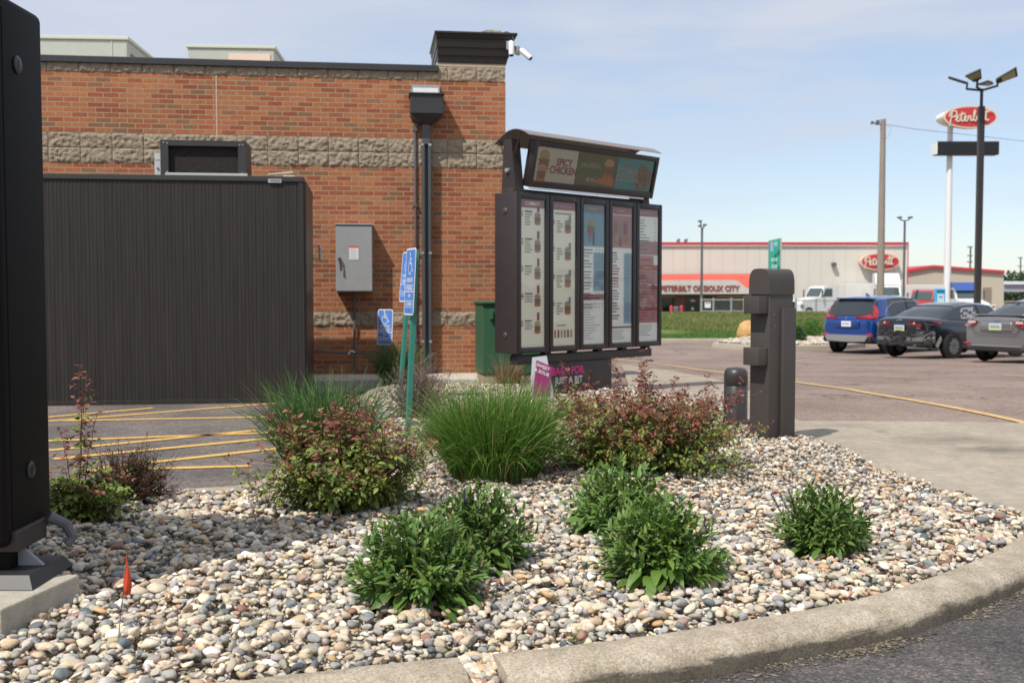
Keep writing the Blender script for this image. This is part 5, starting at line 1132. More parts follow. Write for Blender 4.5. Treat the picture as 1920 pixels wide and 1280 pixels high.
tag(inst('leaf_litter', lt, TM(basis(unit(np.c_[rr.normal(size=(n, 2)), rr.normal(size=n) * .15]), np.tile([[0., 0, 1]], (n, 1))), np.stack([sz]*3, 1), np.c_[px_, hz_ + .003]), ii, np.array([.20, .13, .075]) * rr.uniform(.5, 1.5, (n, 1)), M_leaf), kind='stuff')
# ================================================================ far side: dealership, trucks, poles
YB = 107.0
M_wallp = mat('beige_cladding', (.60, .57, .51), .6, var=.04, vscale=.4); M_redt = mat('red_trim', (.50, .035, .045), .5); M_redr = mat('red_metal_roof', (.52, .085, .06), .5, var=.08, vscale=.5)
M_fascia = mat('pale_fascia', (.50, .50, .47), .6, var=.10, vscale=.8); M_dglass = mat('dark_glass', (.015, .018, .022), .08, spec=.8); M_bstone = mat('brown_brick_far', (.17, .115, .085), .9, var=.2, vscale=3)
gB = GZ(YB)
def bx(m, u0, v0, u1, v1, Y, d=.2, bev=0):      # pixel rectangle turned into a box standing at depth Y
    a = W(u0, v1, Y); b = W(u1, v0, Y); return m.box((a.x, Y, a.z), (b.x, Y + d, b.z), bev)
db = thing('dealership_building', 'long beige metal dealership building with red roof trim and oval sign beyond the lawn', 'building', W(1238, 590, YB))
m = MB(); a = W(1100, 461, YB); b = W(1701, 461, YB); m.box((a.x, YB, gB - 1), (b.x, YB + 40, a.z)); bw_ = m.build('wall', M_wallp, db, world=True)
m = MB()
for k in range(26):
    x = a.x + (b.x - a.x) * k / 26; m.box((x, YB - .012, gB), (x + .05, YB - .002, a.z - .05))
m.build('wall_seam', mat('seam_beige', (.52, .49, .44), .6), bw_, world=True)
m = MB(); bx(m, 1090, 454, 1704, 459.5, YB - .25, .5); bx(m, 1700, 454, 1704, 600, YB-.1, .09); m.build('roof_trim', M_redt, db, world=True)
# lean-to front
m = MB(); A = [W(1090, 514.5, YB - .3), W(1408, 513, YB - .3), W(1420, 541, YB - 4), W(1090, 541, YB - 4)]
m.quad(*[tuple(p) for p in A]); m.quad(*[tuple(p + Vector((0, .1, -.15))) for p in A[::-1]]); m.build('porch_roof', M_redr, db, world=True)
fas = [(1090, 526), (1375, 525), (1384, 527), (1400, 540), (1420, 541), (1420, 551), (1090, 551.5)]
m = MB(); P = [W(u, v, YB - 4.4) for u, v in fas]; m.add([tuple(p) for p in P] + [tuple(p + Vector((0, .3, 0))) for p in P], [tuple(range(7)), tuple(range(7, 14))[::-1]] + [(i, i+7, (i+1) % 7 + 7, (i+1) % 7) for i in range(7)]); fs_ = m.build('fascia', M_fascia, db, world=True)
m = MB(); L0 = W(1238, 541, YB - 4.45); L1 = W(1386, 541, YB - 4.45); m.T = frame(L0.lerp(L1, .5), (1, 0, 0), (0, 0, 1)) 
m.text('PETERBILT OF SIOUX CITY', .74, 'CENTER', .03, .03, sx=1.0); wtx = max(v[0] for v in m.v) - min(v[0] for v in m.v); sxx = (L1.x - L0.x) / wtx; cx_ = (L0.x + L1.x) / 2; m.v = [(cx_ + (v[0]-cx_)*sxx, v[1], v[2]) for v in m.v]
m.build('fascia_lettering', mat('sign_maroon', (.28, .05, .05), .6), fs_, world=True)
m = MB(); a = W(1090, 551, YB - 2.5); b = W(1406, 551, YB - 2.5); m.box((a.x, YB - 2.5, gB - 1), (b.x, YB - .04, a.z - .02)); m.build('porch_wall', M_bstone, db, world=True)
for (u0, v0, u1, v1) in ((1243, 558, 1264, 584), (1318, 557, 1337, 588), (1344, 557, 1370, 583)):
    m = MB(); bx(m, u0, v0, u1, v1, YB - 2.62, .11); m.build('window', M_dglass, db, world=True)
m = MB(); bx(m, 1286, 557.5, 1310, 591, YB - 2.62, .11); dd_ = m.build('door', M_dglass, db, world=True)
m = MB(); bx(m, 1295, 562, 1303, 565, YB - 2.65, .02); bx(m, 1296, 576, 1301, 581, YB-2.65, .02); m.build('door_notice', M_sw, dd_, world=True)
for (u0, v0, u1, v1) in ((1240, 554, 1266, 557), (1343, 554, 1405, 557.5)):
    m = MB(); bx(m, u0, v0, u1, v1, YB - 2.66, .1); m.build('yellow_lintel', mat('ochre_trim', (.42, .27, .10), .7), db, world=True)
m = MB(); bx(m, 1561, 492, 1569, 499, YB - .6, .5, .05); m.build('wall_light', M_conduit, db, world=True)
for u in (1273, 1287):
    m = MB(); bx(m, u - 2, 450, u + 2, 456, YB + 6, 1); bx(m, u-1, 448, u+3, 450, YB+6, 1); m.build('roof_vent', M_conduit, db, world=True)
def oval_sign(m_, cx, cz, rx, rz, y0, thick, seed=0):
    """cream edge, red field, cream script; returns builders"""
    n = 40; parts = []
    for k, (s_, c, o) in enumerate(((1.0, mat('oval_cream', (.66, .50, .40), .5), 0), (.945, M_redt, -.02), (.0, None, 0))):
        if c is None: continue
        m = MB(); y = y0 + o * thick * 2; P = [(cx + rx*s_*math.cos(i*math.tau/n) * (1 if k == 0 else .985), cz + rz*(s_ if k == 0 else .86)*math.sin(i*math.tau/n)) for i in range(n)]
        m.prism(P, y, y0 + thick * (1 - k*.3), axis='y'); parts.append((m, c))
    return parts
SCRIPT = [ # hand drawn script, one polyline per stroke, units of the cap height
    [(.02, -.30), (.10, .0), (.20, .45), (.30, .95)], [(.0, .55), (.10, .85), (.35, 1.06), (.62, 1.05), (.78, .88), (.70, .64), (.48, .50), (.28, .50)],
    [(.62, .22), (.86, .36), (.90, .55), (.78, .60), (.68, .42), (.70, .16), (.86, .06), (1.04, .18), (1.14, .40), (1.28, .90)], [(1.28, .90), (1.16, .40), (1.16, .12), (1.30, .06), (1.42, .18)], [(1.0, .66), (1.55, .78)],
    [(1.42, .18), (1.62, .34), (1.68, .54), (1.56, .60), (1.48, .42), (1.50, .16), (1.64, .06), (1.80, .18)], [(1.80, .18), (1.90, .56), (1.92, .50), (2.06, .56), (2.10, .46), (2.06, .16), (2.18, .08), (2.30, .20)],
    [(2.30, .20), (2.52, .70), (2.56, 1.02), (2.46, 1.06), (2.38, .70), (2.36, .14), (2.50, .06), (2.68, .20), (2.70, .42), (2.58, .50)], [(2.70, .42), (2.86, .44), (2.94, .58)], [(2.94, .58), (2.90, .16), (3.02, .07), (3.14, .22)], [(2.99, .80), (3.02, .84)],
    [(3.14, .22), (3.34, .70), (3.38, 1.08), (3.28, 1.08), (3.22, .70), (3.22, .16), (3.34, .07), (3.46, .2)], [(3.46, .20), (3.66, 1.0)], [(3.66, 1.0), (3.56, .50), (3.55, .14), (3.68, .06), (3.84, .16)], [(3.20, .74), (3.6, .84), (4.3, 1.02)]]
def script(m, w_, h_, thick=.13):
    lay = 0
    for st_ in SCRIPT:
        P = [Vector((x / 4.3 * w_ - w_/2, (y - .45) * h_, 0)) for x, y in st_]
        if len(P) > 2: P = smooth_line(P, .02 * w_, 2) or P
        for a, b in zip(P, P[1:]):
            t = b - a
            if t.length < 1e-6: continue
            t.normalize(); n = Vector((-t.y, t.x, 0)) * thick * h_ / 2; e = t * thick * h_ * .3; lay += .0006; q0 = Vector((0, 0, lay)); m.add([tuple(q + q0) for q in (a - n - e, b - n + e, b + n + e, a + n - e)], [(0, 1, 2, 3)])
M_cream2 = mat('script_cream', (.62, .55, .42), .5)
def hang_oval(u0, v0, u1, v1, Y, thick, parent, name='oval_sign'):
    a = W(u0, v1, Y); b = W(u1, v0, Y); cx, cz, rx, rz = (a.x+b.x)/2, (a.z+b.z)/2, (b.x-a.x)/2, (b.z-a.z)/2
    ps = oval_sign(None, cx, cz, rx, rz, Y, thick); o1 = ps[0][0].build(name, ps[0][1], parent, world=True); ps[1][0].build('oval_field', ps[1][1], o1, world=True)
    m = MB(); m.T = Matrix.Translation((cx, Y - thick*.1 - .03, cz)) @ Matrix.Rotation(math.pi/2, 4, 'X') @ Matrix.Rotation(R(2), 4, 'Z'); script(m, rx * 1.62, rz * .95); m.build('oval_script', M_cream2, o1, world=True); return o1
hang_oval(1613, 474, 1688, 507, YB - .8, .7, db)
sb = thing('annex_building', 'lower beige metal building with red gable trim right of the dealership', 'building', W(1790, 590, YB + 8)); Y2 = YB + 8
P = [W(u, v, Y2) for u, v in ((1695, 700), (1695, 512), (1751, 500), (1882, 511), (1882, 700))]; 
m = MB(); m.add([tuple(p) for p in P] + [tuple(p + Vector((0, 25, 0))) for p in P], [tuple(range(5)), tuple(range(5, 10))[::-1]] + [(i, i+5, (i+1) % 5 + 5, (i+1) % 5) for i in range(5)]); m.build('wall', mat('annex_cladding', (.48, .43, .34), .65, var=.04, vscale=.4), sb, world=True)
m = MB()
for (p, q) in (((1694, 507), (1751, 497)), ((1751, 497), (1884, 507))):
    a, b = W(*p, Y2 - .3), W(*q, Y2 - .3); m.hexa([tuple(a - Vector((0, 0, .28))), tuple(b - Vector((0, 0, .28))), tuple(b + Vector((0, 25, -.28))), tuple(a + Vector((0, 25, -.28))), tuple(a), tuple(b), tuple(b + Vector((0, 25, 0))), tuple(a + Vector((0, 25, 0)))])
m.build('roof_trim', M_redt, sb, world=True)
m = MB(); bx(m, 1843, 539, 1859, 575, Y2 - .12, .1); m.build('door', mat('taupe_door', (.24, .20, .15), .6), sb, world=True)
# pylon sign
ps_ = thing('pylon_sign', 'tall white pylon with red oval script sign above a black message board', 'sign', Vector((W(1783, 520, 92).x, 92, GZ(92))))
m = MB(); a = W(1786, 236, 92); b = W(1783, 400, 92); m.tube([(b.x, 92.5, GZ(92)-.3), (b.x, 92.5, b.z), (b.x, 92.5, a.z+.5)], [.30, .27, .22], 16); m.build('pole', mat('pylon_white', (.72, .70, .72), .5), ps_, world=True, smooth=30)
m = MB(); n = 40; a = W(1764, 238, 91.7); b = W(1862, 201, 91.7); m.prism([((a.x+b.x)/2 + (b.x-a.x)/2*math.cos(i*math.tau/n), (a.z+b.z)/2 + (b.z-a.z)/2*.93*math.sin(i*math.tau/n)) for i in range(n)], 91.6, 92.9, axis='y'); m.build('oval_body', M_white, ps_, world=True, smooth=30)
hang_oval(1769, 198, 1871, 241, 91.2, .45, ps_)
m = MB(); bx(m, 1757, 265, 1874, 290, 91.6, 1.0, .03); mbx = m.build('message_board', mat('board_black', (.008, .008, .009), .5), ps_, world=True)
m = MB(); bx(m, 1755.5, 266, 1758, 289, 91.55, 1.1); m.build('board_end', M_white, mbx, world=True)
# parking lot light pole with four heads
Yl = 44; lb_ = Vector((W(1832, 590, Yl).x, Yl, GZ(Yl)))
lp2 = thing('parking_light_pole', 'tall dark parking lot pole with several flat lamp heads on arms', 'light pole', lb_)
top = W(1840, 172, Yl); m = MB(); m.box((lb_.x-.11, Yl-.11, lb_.z-.3), (lb_.x+.11, Yl+.11, top.z-.6), .01); m.tube([(lb_.x, Yl, top.z-.7), (lb_.x, Yl, top.z+.12)], .065, 10)
for v in m.v: pass
m.build('pole', M_brown, lp2, world=True)
m = MB(); h1, h2, h3 = W(1812, 167, Yl), W(1871, 161, Yl), W(1850, 167, Yl-.5); m.tube([h1, (lb_.x, Yl, top.z+.05), h2], .05, 8); m.tube([W(1831, 163, Yl-.3), (lb_.x, Yl, top.z+.05), h3], .05, 8); m.tube([h1, W(1814, 158, Yl)], .04, 8); m.tube([h2, W(1869, 153, Yl)], .04, 8); m.tube([W(1832, 162, Yl-.3), W(1833, 147, Yl-.3)], .05, 8); m.build('arm', M_brown, lp2, world=True)
M_lens = mat('lamp_lens', (.36, .29, .20), .3)
def head(p0, p1, wid, up):
    p0, p1 = Vector(p0), Vector(p1); t = (p1 - p0); sd = t.cross(Vector(up)).normalized() * wid / 2; n = Vector(up).normalized() * .05
    m = MB(); m.hexa([tuple(q) for q in (p0 - sd*.5 - n, p1 - sd - n, p1 + sd - n, p0 + sd*.5 - n, p0 - sd*.5 + n, p1 - sd + n*.6, p1 + sd + n*.6, p0 + sd*.5 + n)]); o = m.build('lamp_head', M_brown, lp2, world=True)
    m = MB(); q0 = p0.lerp(p1, .28); q1 = p0.lerp(p1, .92); n2 = n * 1.15; m.add([tuple(q) for q in (q0 - sd*.55 - n2, q1 - sd*.8 - n2, q1 + sd*.8 - n2, q0 + sd*.55 - n2)], [(0, 1, 2, 3)]); m.build('lamp_lens', M_lens, o, world=True)
head(W(1815, 157, Yl), W(1779, 145, Yl+.3), .42, (0, -.25, 1)); head(W(1868, 153, Yl), W(1907, 134, Yl-.2), .5, (.35, .55, 1)); head(W(1833, 150, Yl-.3), W(1824, 136, Yl-1.1), .62, (0, .75, 1)); head(W(1858, 158, Yl-.5), W(1843, 155, Yl-1.1), .4, (0, .3, 1))
# utility pole with wire
Yu = 80; ub = Vector((W(1650, 590, Yu).x, Yu, GZ(Yu))); up_ = thing('utility_pole', 'tall weathered wooden utility pole carrying one thin wire', 'utility pole', ub)
tpu = W(1652, 224, Yu); m = MB(); m.tube([(ub.x, Yu, ub.z-.3), (ub.x, Yu, (ub.z+tpu.z)/2), (ub.x, Yu, tpu.z)], [.30, .25, .19], 12); m.build('pole', mat('weathered_wood', (.27, .22, .19), .9, var=.25, vscale=3, stretch=(4, 4, .3)), up_, world=True, smooth=30)
m = MB(); m.tube([W(1634, 230, Yu-.4), W(1648, 233, Yu), W(1660, 234, Yu)], .05, 6); bx(m, 1644, 225, 1650, 234, Yu-.3, .25, .03); bx(m, 1634, 227, 1638, 233, Yu-.5, .2, .03); m.build('crossarm', M_conduit, up_, world=True)
m = MB(); m.tube([W(1658, 233, Yu), W(1720, 243, 82), W(1790, 250, 84), W(1850, 257, 86), W(1930, 266, 90), W(2300, 290, 100)], .018, 5); m.tube([W(1659, 234, Yu-.1), W(1672, 240, Yu-.1), W(1668, 252, Yu-.1), W(1660, 262, Yu-.1)], .012, 5); m.build('wire', M_conduit, up_, world=True)
def twin_lamp(u, vt, vb, Y, lab, w_, kind=0):
    b = Vector((W(u, vb, Y).x, Y, GZ(Y))); t = thing('twin_lamp_pole', lab, 'lamp post', b, 0, 'distant lamp poles'); tp_ = W(u, vt, Y)
    m = MB(); m.tube([(b.x, Y, b.z - .3), (b.x, Y, tp_.z)], [.13, .10], 8); m.build('pole', M_conduit, t, world=True)
    m = MB(); s_ = Y / F_PX
    if kind == 0:
        for d in (-1, 1): m.tube([(b.x, Y, tp_.z), (b.x + d*w_*s_*.6, Y, tp_.z + 1*s_), (b.x + d*w_*s_, Y, tp_.z + 5*s_)], .06, 6)
        hs = [(b.x - w_*s_, tp_.z + 6*s_), (b.x + w_*s_, tp_.z + 6*s_)]
    else:
        m.tube([(b.x, Y, tp_.z), (b.x - 3*s_, Y, tp_.z + 8*s_), (b.x - 2*s_, Y, tp_.z + 15*s_)], .06, 6); m.tube([(b.x, Y, tp_.z), (b.x + 4*s_, Y, tp_.z + 7*s_)], .06, 6)
        hs = [(b.x - 4*s_, tp_.z + 16*s_), (b.x - 4*s_, tp_.z + 7*s_), (b.x + 5*s_, tp_.z + 9*s_)]
    m.build('arm', M_conduit, t, world=True)
    for x, z in hs: m = MB(); m.box((x - 3.2*s_, Y-.3, z - 1.5*s_), (x + 3.2*s_, Y+.3, z + 1.8*s_), .06); m.build('lamp_head', M_conduit, t, world=True)
twin_lamp(1315, 431, 590, 96, 'thin lamp pole in front of the dealership porch with clustered heads', 6, 1)
twin_lamp(1694, 414, 560, 98, 'thin lamp pole near the dealership corner with two heads curving up', 10)
for u, v0, v1, Y in ((1819, 462, 505, 260), (1913, 482, 520, 330)):
    b = Vector((W(u, v1, Y).x, Y, GZ(Y))); t = thing('distant_pole', 'far utility pole above the annex roof' if u < 1900 else 'faint far utility pole above the trees at the right edge', 'utility pole', b, 0, 'far utility poles')
    s_ = Y/F_PX; tp_ = W(u, v0, Y); m = MB(); m.tube([(b.x, Y, b.z), (b.x, Y, tp_.z)], .22, 6)
    for k in (2, 18, 30): m.box((tp_.x - 5*s_, Y-.1, tp_.z - k*s_), (tp_.x + 5*s_, Y+.1, tp_.z - k*s_ + .25))
    m.build('pole', M_conduit, t, world=True)
# highway style sign panel
hs_ = thing('green_info_sign', 'tall green and white roadside sign rising behind the order post', 'sign', Vector((W(1455, 590, 70).x, 70, GZ(70))))
m = MB(); a = W(1443, 600, 70); P = [(1443, 451), (1460, 447), (1463, 446), (1469, 449)]
zb_ = GZ(70)
def slab(u0, u1, y0, y1, v0, v1, m): 
    p0, p1 = W(u0, v0, 70), W(u1, v1, 70); m.hexa([(p0.x, y0, zb_), (p1.x, y1, zb_), (p1.x, y1 + .3, zb_), (p0.x, y0 + .3, zb_), (p0.x, y0, p0.z), (p1.x, y1, p1.z), (p1.x, y1+.3, p1.z), (p0.x, y0+.3, p0.z)])
slab(1443, 1460, 70, 69.6, 451, 447, m); bd = m.build('panel', mat('info_teal', (.03, .30, .22), .5), hs_, world=True)
m = MB(); slab(1460.3, 1463.6, 69.6, 69.7, 447, 447, m); m.build('edge', M_white, hs_, world=True)
m = MB(); slab(1463.9, 1467.5, 69.75, 70.3, 448, 449, m); m.build('back_panel', mat('navy_panel', (.02, .03, .08), .5), hs_, world=True)
m = MB(); bx(m, 1451.5, 453, 1458.5, 462, 69.3, .04); bx(m, 1446, 483, 1458, 491, 69.3, .04); bx(m, 1447, 496, 1457, 504, 69.3, .04); m.mat(M_sw); 
m2 = MB(); m2.mat(mat('info_pale', (.38, .55, .50), .5)); 
for (u0_, v0_, u1_, v1_) in ((1452, 453, 1454.5, 461), (1455.3, 453, 1457.6, 461), (1446, 484, 1450, 490), (1450.8, 484, 1453, 490), (1454, 483, 1457.5, 490), (1447, 496, 1450, 503), (1451, 496, 1453, 503), (1454, 496, 1457, 503)): bx(m2, u0_, v0_, u1_, v1_, 69.3, .04)
m2.T = Matrix.Identity(4); m2.mat(mat('shield_blue', (.30, .42, .75), .5)); bx(m2, 1444.7, 459, 1450, 471, 69.3, .05); m2.mat(mat('shield_rose', (.5, .35, .4), .5)); bx(m2, 1444.7, 454, 1450, 458.5, 69.3, .05); m2.build('panel_lettering', None, bd, world=True)
# fence of mesh and rails along the berm
Yf2 = YL + 37; fz = lawn_z(Yf2)
def fence(u0, u1, v0, v1, Y, lab, posts):
    t = thing('mesh_fence', lab, 'fence', W(u0, v1, Y)); a, b = W(u0, v1, Y), W(u1, v0, Y); m = MB()
    m.tube([(a.x, Y, b.z), (b.x, Y, b.z)], .045, 6); m.tube([(a.x, Y, a.z + (b.z-a.z)*.25), (b.x, Y, a.z + (b.z-a.z)*.25)], .035, 6); m.build('rail', M_galv, t, world=True)
    for u in posts: m = MB(); x = W(u, v1, Y).x; m.tube([(x, Y, a.z - .8), (x, Y, b.z + .15)], .07, 8); m.build('post', M_galv, t, world=True)
    m = MB(); st = .22; H_ = b.z - a.z; x = a.x - H_
    while x < b.x:
        for sg in (1, -1):
            xs_, xe_ = x, x + H_; lo, hi = max(xs_, a.x), min(xe_, b.x)
            if hi > lo:
                f0, f1 = (lo - x)/H_, (hi - x)/H_; z0_, z1_ = (a.z + f0*H_, a.z + f1*H_) if sg > 0 else (b.z - f0*H_, b.z - f1*H_); m.tube([(lo, Y + .01*sg, z0_), (hi, Y + .01*sg, z1_)], .007, 3, cap=False)
        x += st
    m.build('wire_mesh', M_galv, t, world=True)
fence(1313, 1402, 562, 590, Yf2, 'chain link fence with white notice before the dealership porch', (1315, 1337.5, 1371, 1395))
fence(1490, 1720, 563, 590, Yf2 + 2, 'chain link fence behind the parked cars and trucks', (1492, 1530, 1570, 1610, 1650))
pn = thing('fence_notice', 'white notice hung on the chain link fence near the dealership door', 'sign', W(1327, 570, Yf2-.1)); m = MB(); bx(m, 1321.5, 566, 1332.5, 577, Yf2-.12, .03); m.build('notice', M_sw, pn, world=True)
m = MB(); m.mat(mat('notice_red', (.5, .1, .08), .5)); bx(m, 1322.5, 567, 1331.5, 569, Yf2-.13, .008); m.build('notice_header', None, pn, world=True)
for i, u in enumerate((1258.5, 1277.5)):
    p = W(u, 591, YB - 6); t = thing('red_bollard', ('left' if i == 0 else 'right') + ' of two small red bollards by the dealership window', 'bollard', p, 0, 'red bollards'); m = MB(); m.lathe([(.16, -.3), (.16, .78), (.12, .9), (.03, .94)], n=12); m.build('sleeve', mat('bollard_red', (.50, .05, .06), .5), t)
t = thing('litter_bin', 'grey litter bin between the two red bollards', 'bin', W(1268, 591, YB - 6)); m = MB(); m.lathe([(.30, -.2), (.32, .7), (.30, .75), (.2, .84)], n=14); m.build('body', M_conduit, t)
# boulder and bed beyond the lot
def rock(p, r, lab, c): 
    v, f = ico(3); o_ = MB(); k = random.random() * 50; vv = []
    for q in v:
        q = Vector(q); d = 1 + .25 * noise.noise(q * 1.2 + Vector((k, 0, 0))) + .08 * noise.noise(q * 4); vv.append((q.x*r[0]*d, q.y*r[1]*d, q.z*r[2]*d))
    o_.add(vv, [tuple(x) for x in f]); o = o_.build('boulder', mat('boulder_' + lab[:3], c, .9, var=.3, vscale=4, bump=.5, bscale=20), smooth=True); o.location = p; tag(o, lab, 'boulder'); return o
pb = gpt(1402, 640); rock(Vector((pb.x, pb.y, pb.z + .33)), (.42, .4, .42), 'tan sandstone boulder half hidden behind the order post', (.50, .30, .12))
isl = [gpt(u, v) for u, v in ((1335, 651), (1360, 645), (1400, 639), (1480, 634), (1560, 634), (1620, 640), (1620, 652), (1560, 656), (1480, 657), (1400, 656))]
ip = [Vector((p.x, p.y, GZ(p.y))) for p in isl]; m = MB(); nI = len(ip)
m.add([tuple(p) for p in ip] + [tuple(p + Vector((0, 0, .14))) for p in ip], [tuple(range(nI, 2*nI))] + [(i, (i+1) % nI, nI+(i+1) % nI, nI+i) for i in range(nI)]); o = m.build('island', mat('far_island_concrete', (.42, .37, .30), .9, var=.1)); tag(o, kind='structure'); bm = bmesh.new(); bm.from_mesh(o.data); bmesh.ops.recalc_face_normals(bm, faces=bm.faces[:]); bm.to_mesh(o.data); bm.free()
rr = np.random.default_rng(77); xs = rr.uniform(min(p.x for p in ip), max(p.x for p in ip), 26000); yy2 = rr.uniform(min(p.y for p in ip), max(p.y for p in ip), 26000)
cxI = sum(p.x for p in ip)/nI; cyI = sum(p.y for p in ip)/nI; shr = [Vector((cxI + (p.x-cxI)*.93, cyI + (p.y-cyI)*.85, 0)) for p in ip]
k = inside(shr, xs, yy2); xs, yy2 = xs[k][:9000], yy2[k][:9000]; n = len(xs); sI = rr.uniform(.03, .07, n); th = rr.uniform(0, 6.28, n)
tag(inst('island_stones', T1, TM(basis(np.stack([np.cos(th), np.sin(th), np.zeros(n)], 1), np.tile([[0., 0, 1]], (n, 1))), np.stack([sI, sI*1.3, sI*.7], 1), np.stack([xs, yy2, np.array([GZ(v) for v in yy2]) + .15 + rr.uniform(0, .05, n)], 1)), rr.integers(0, 14, n), PAL[rr.choice(len(PAL), n, p=PW)] * rr.uniform(.8, 1.1, (n, 1)), M_stone), kind='stuff')
def leafy(name, p, rx, ry, rz, lab, seed, c, n=1500, ls=.05, group=None, cat_='shrub'):
    rr = np.random.default_rng(seed); t = thing(name, lab, cat_, p, 0, group); u_ = unit(rr.normal(size=(n, 3))); u_[:, 2] = np.abs(u_[:, 2]); r = rr.random(n) ** .35
    lump = 1 + .22 * np.sin(u_[:, 0]*5 + seed) * np.cos(u_[:, 1]*4 + u_[:, 2]*5); P = np.array(p) + u_ * (r * lump)[:, None] * np.array([rx, ry, rz]); ln = ls * rr.uniform(.6, 1.3, n)
    inst('crown', [leaf_t(.6, .2, .2, rows=((0, .2), (.5, 1), (1, .1)))], TM(basis(unit(u_ + rr.normal(size=(n, 3))*.6), unit(rr.normal(size=(n, 3)) + (0, 0, 1))), np.stack([ln]*3, 1), P), None, np.array(c) * rr.uniform(.6, 1.4, (n, 1)), M_leaf, t)
    m = MB()
    for k in range(7): a = rr.uniform(0, 6.28); m.tube([tuple(p), tuple(np.array(p) + np.array([math.cos(a)*rx*.5, math.sin(a)*ry*.5, rz*.7]))], [.02, .008], 5)
    m.build('trunk', M_twig, t, world=True); return t
for i, (u, v, w_, h_, lab, c) in enumerate(((1496, 650, 22, 32, 'narrow green shrub in the stone island just right of the order post', (.05, .12, .03)), (1523, 640, 34, 34, 'round bright green shrub in the stone island left of the blue car', (.07, .19, .025)))):
    p = gpt(u, v); p.z = GZ(p.y) + .14; s_ = p.y/F_PX; leafy('island_shrub', p, w_*s_/1.5, w_*s_/1.5, h_*s_, lab, 61+i, c, 2600, .055, 'shrubs in the far island')
# far tree line
rr = np.random.default_rng(90); n = 26000; yT = rr.uniform(235, 265, n); xT = yT * rr.uniform(.425, .75, n); prof = 3.3 + 1.6*np.sin(xT*.11) + 1.0*np.sin(xT*.31+1); zT_ = -.85 + np.abs(rr.random(n)**.7) * prof * 1.25; ln = rr.uniform(.35, .8, n)
tag(inst('distant_woods', [leaf_t(.9, .1, .1, rows=((0, .4), (.5, 1), (1, .4)))], TM(basis(unit(rr.normal(size=(n, 3))), unit(rr.normal(size=(n, 3)))), np.stack([ln]*3, 1), np.stack([xT, yT, zT_], 1)), None, np.array([.055, .085, .04]) * rr.uniform(.6, 1.5, (n, 1)), M_leaf), kind='stuff')
t = thing('distant_shed', 'low grey shed roof before the distant trees at the right edge', 'building', W(1885, 545, 190)); m = MB(); bx(m, 1884, 533, 1990, 547, 190, 20); m.build('wall', mat('shed_grey', (.33, .35, .38), .7), t, world=True); m = MB(); a, b = W(1884, 533, 189.5), W(1990, 529, 189.5); m.hexa([(a.x, 189.5, a.z), (b.x, 189.5, a.z), (b.x, 211, a.z), (a.x, 211, a.z), (a.x+.5, 195, b.z+.2), (b.x, 195, b.z+.2), (b.x, 211, b.z+.2), (a.x+.5, 211, b.z+.2)]); m.build('roof', mat('shed_roof', (.42, .44, .46), .6), t, world=True)
# ---------------------------------------------------------------- trucks
M_tw = mat('truck_white', (.72, .72, .72), .35, coat=.4); M_tb = mat('truck_blue', (.03, .08, .30), .3, coat=.5); M_tr = mat('truck_red', (.40, .03, .03), .35, coat=.4); M_tyre = mat('tyre_rubber', (.012, .012, .012), .85); M_chrome = mat('chrome', (.6, .6, .62), .15, metal=1); M_wind = mat('windscreen', (.06, .085, .085), .08, spec=.7)
def wheel(parent, c, r, w_, axis='x', rimc=None, spokes=0, name='wheel'):
    M4 = Matrix.Translation(c) @ (Matrix.Rotation(math.pi/2, 4, 'Y') if axis == 'x' else Matrix.Rotation(math.pi/2, 4, 'X'))
    m = MB(); m.T = M4; m.lathe([(r*.62, -w_/2), (r*.93, -w_/2), (r, -w_/2 + .03), (r, w_/2 - .03), (r*.93, w_/2), (r*.62, w_/2)], n=28, cap=False); ty = m.build(name, M_tyre, parent, smooth=40)
    m = MB(); m.T = M4
    if spokes:
        m.lathe([(r*.61, -w_*.30), (r*.61, w_*.30)], n=28)
        for k in range(spokes):
            a = k * math.tau / spokes; T0 = m.T.copy(); m.T = M4 @ Matrix.Rotation(a, 4, 'Z')
            for z in (w_*.36,): m.box((.03, -.035, z - .02), (r*.60, .035, z + .03)); m.box((.03, -.035, -z - .03), (r*.60, .035, -z + .02))
            m.T = T0
        m.lathe([(r*.15, -w_*.44), (r*.15, w_*.44)], n=14); m.lathe([(r*.64, -w_*.48), (r*.57, -w_*.48), (r*.57, w_*.48), (r*.64, w_*.48)], n=28, cap=False)
    else: m.lathe([(r*.60, -w_*.42), (r*.3, -w_*.3), (r*.3, w_*.3), (r*.60, w_*.42)], n=20)
    m.build('rim', rimc or M_conduit, ty, smooth=40); return ty
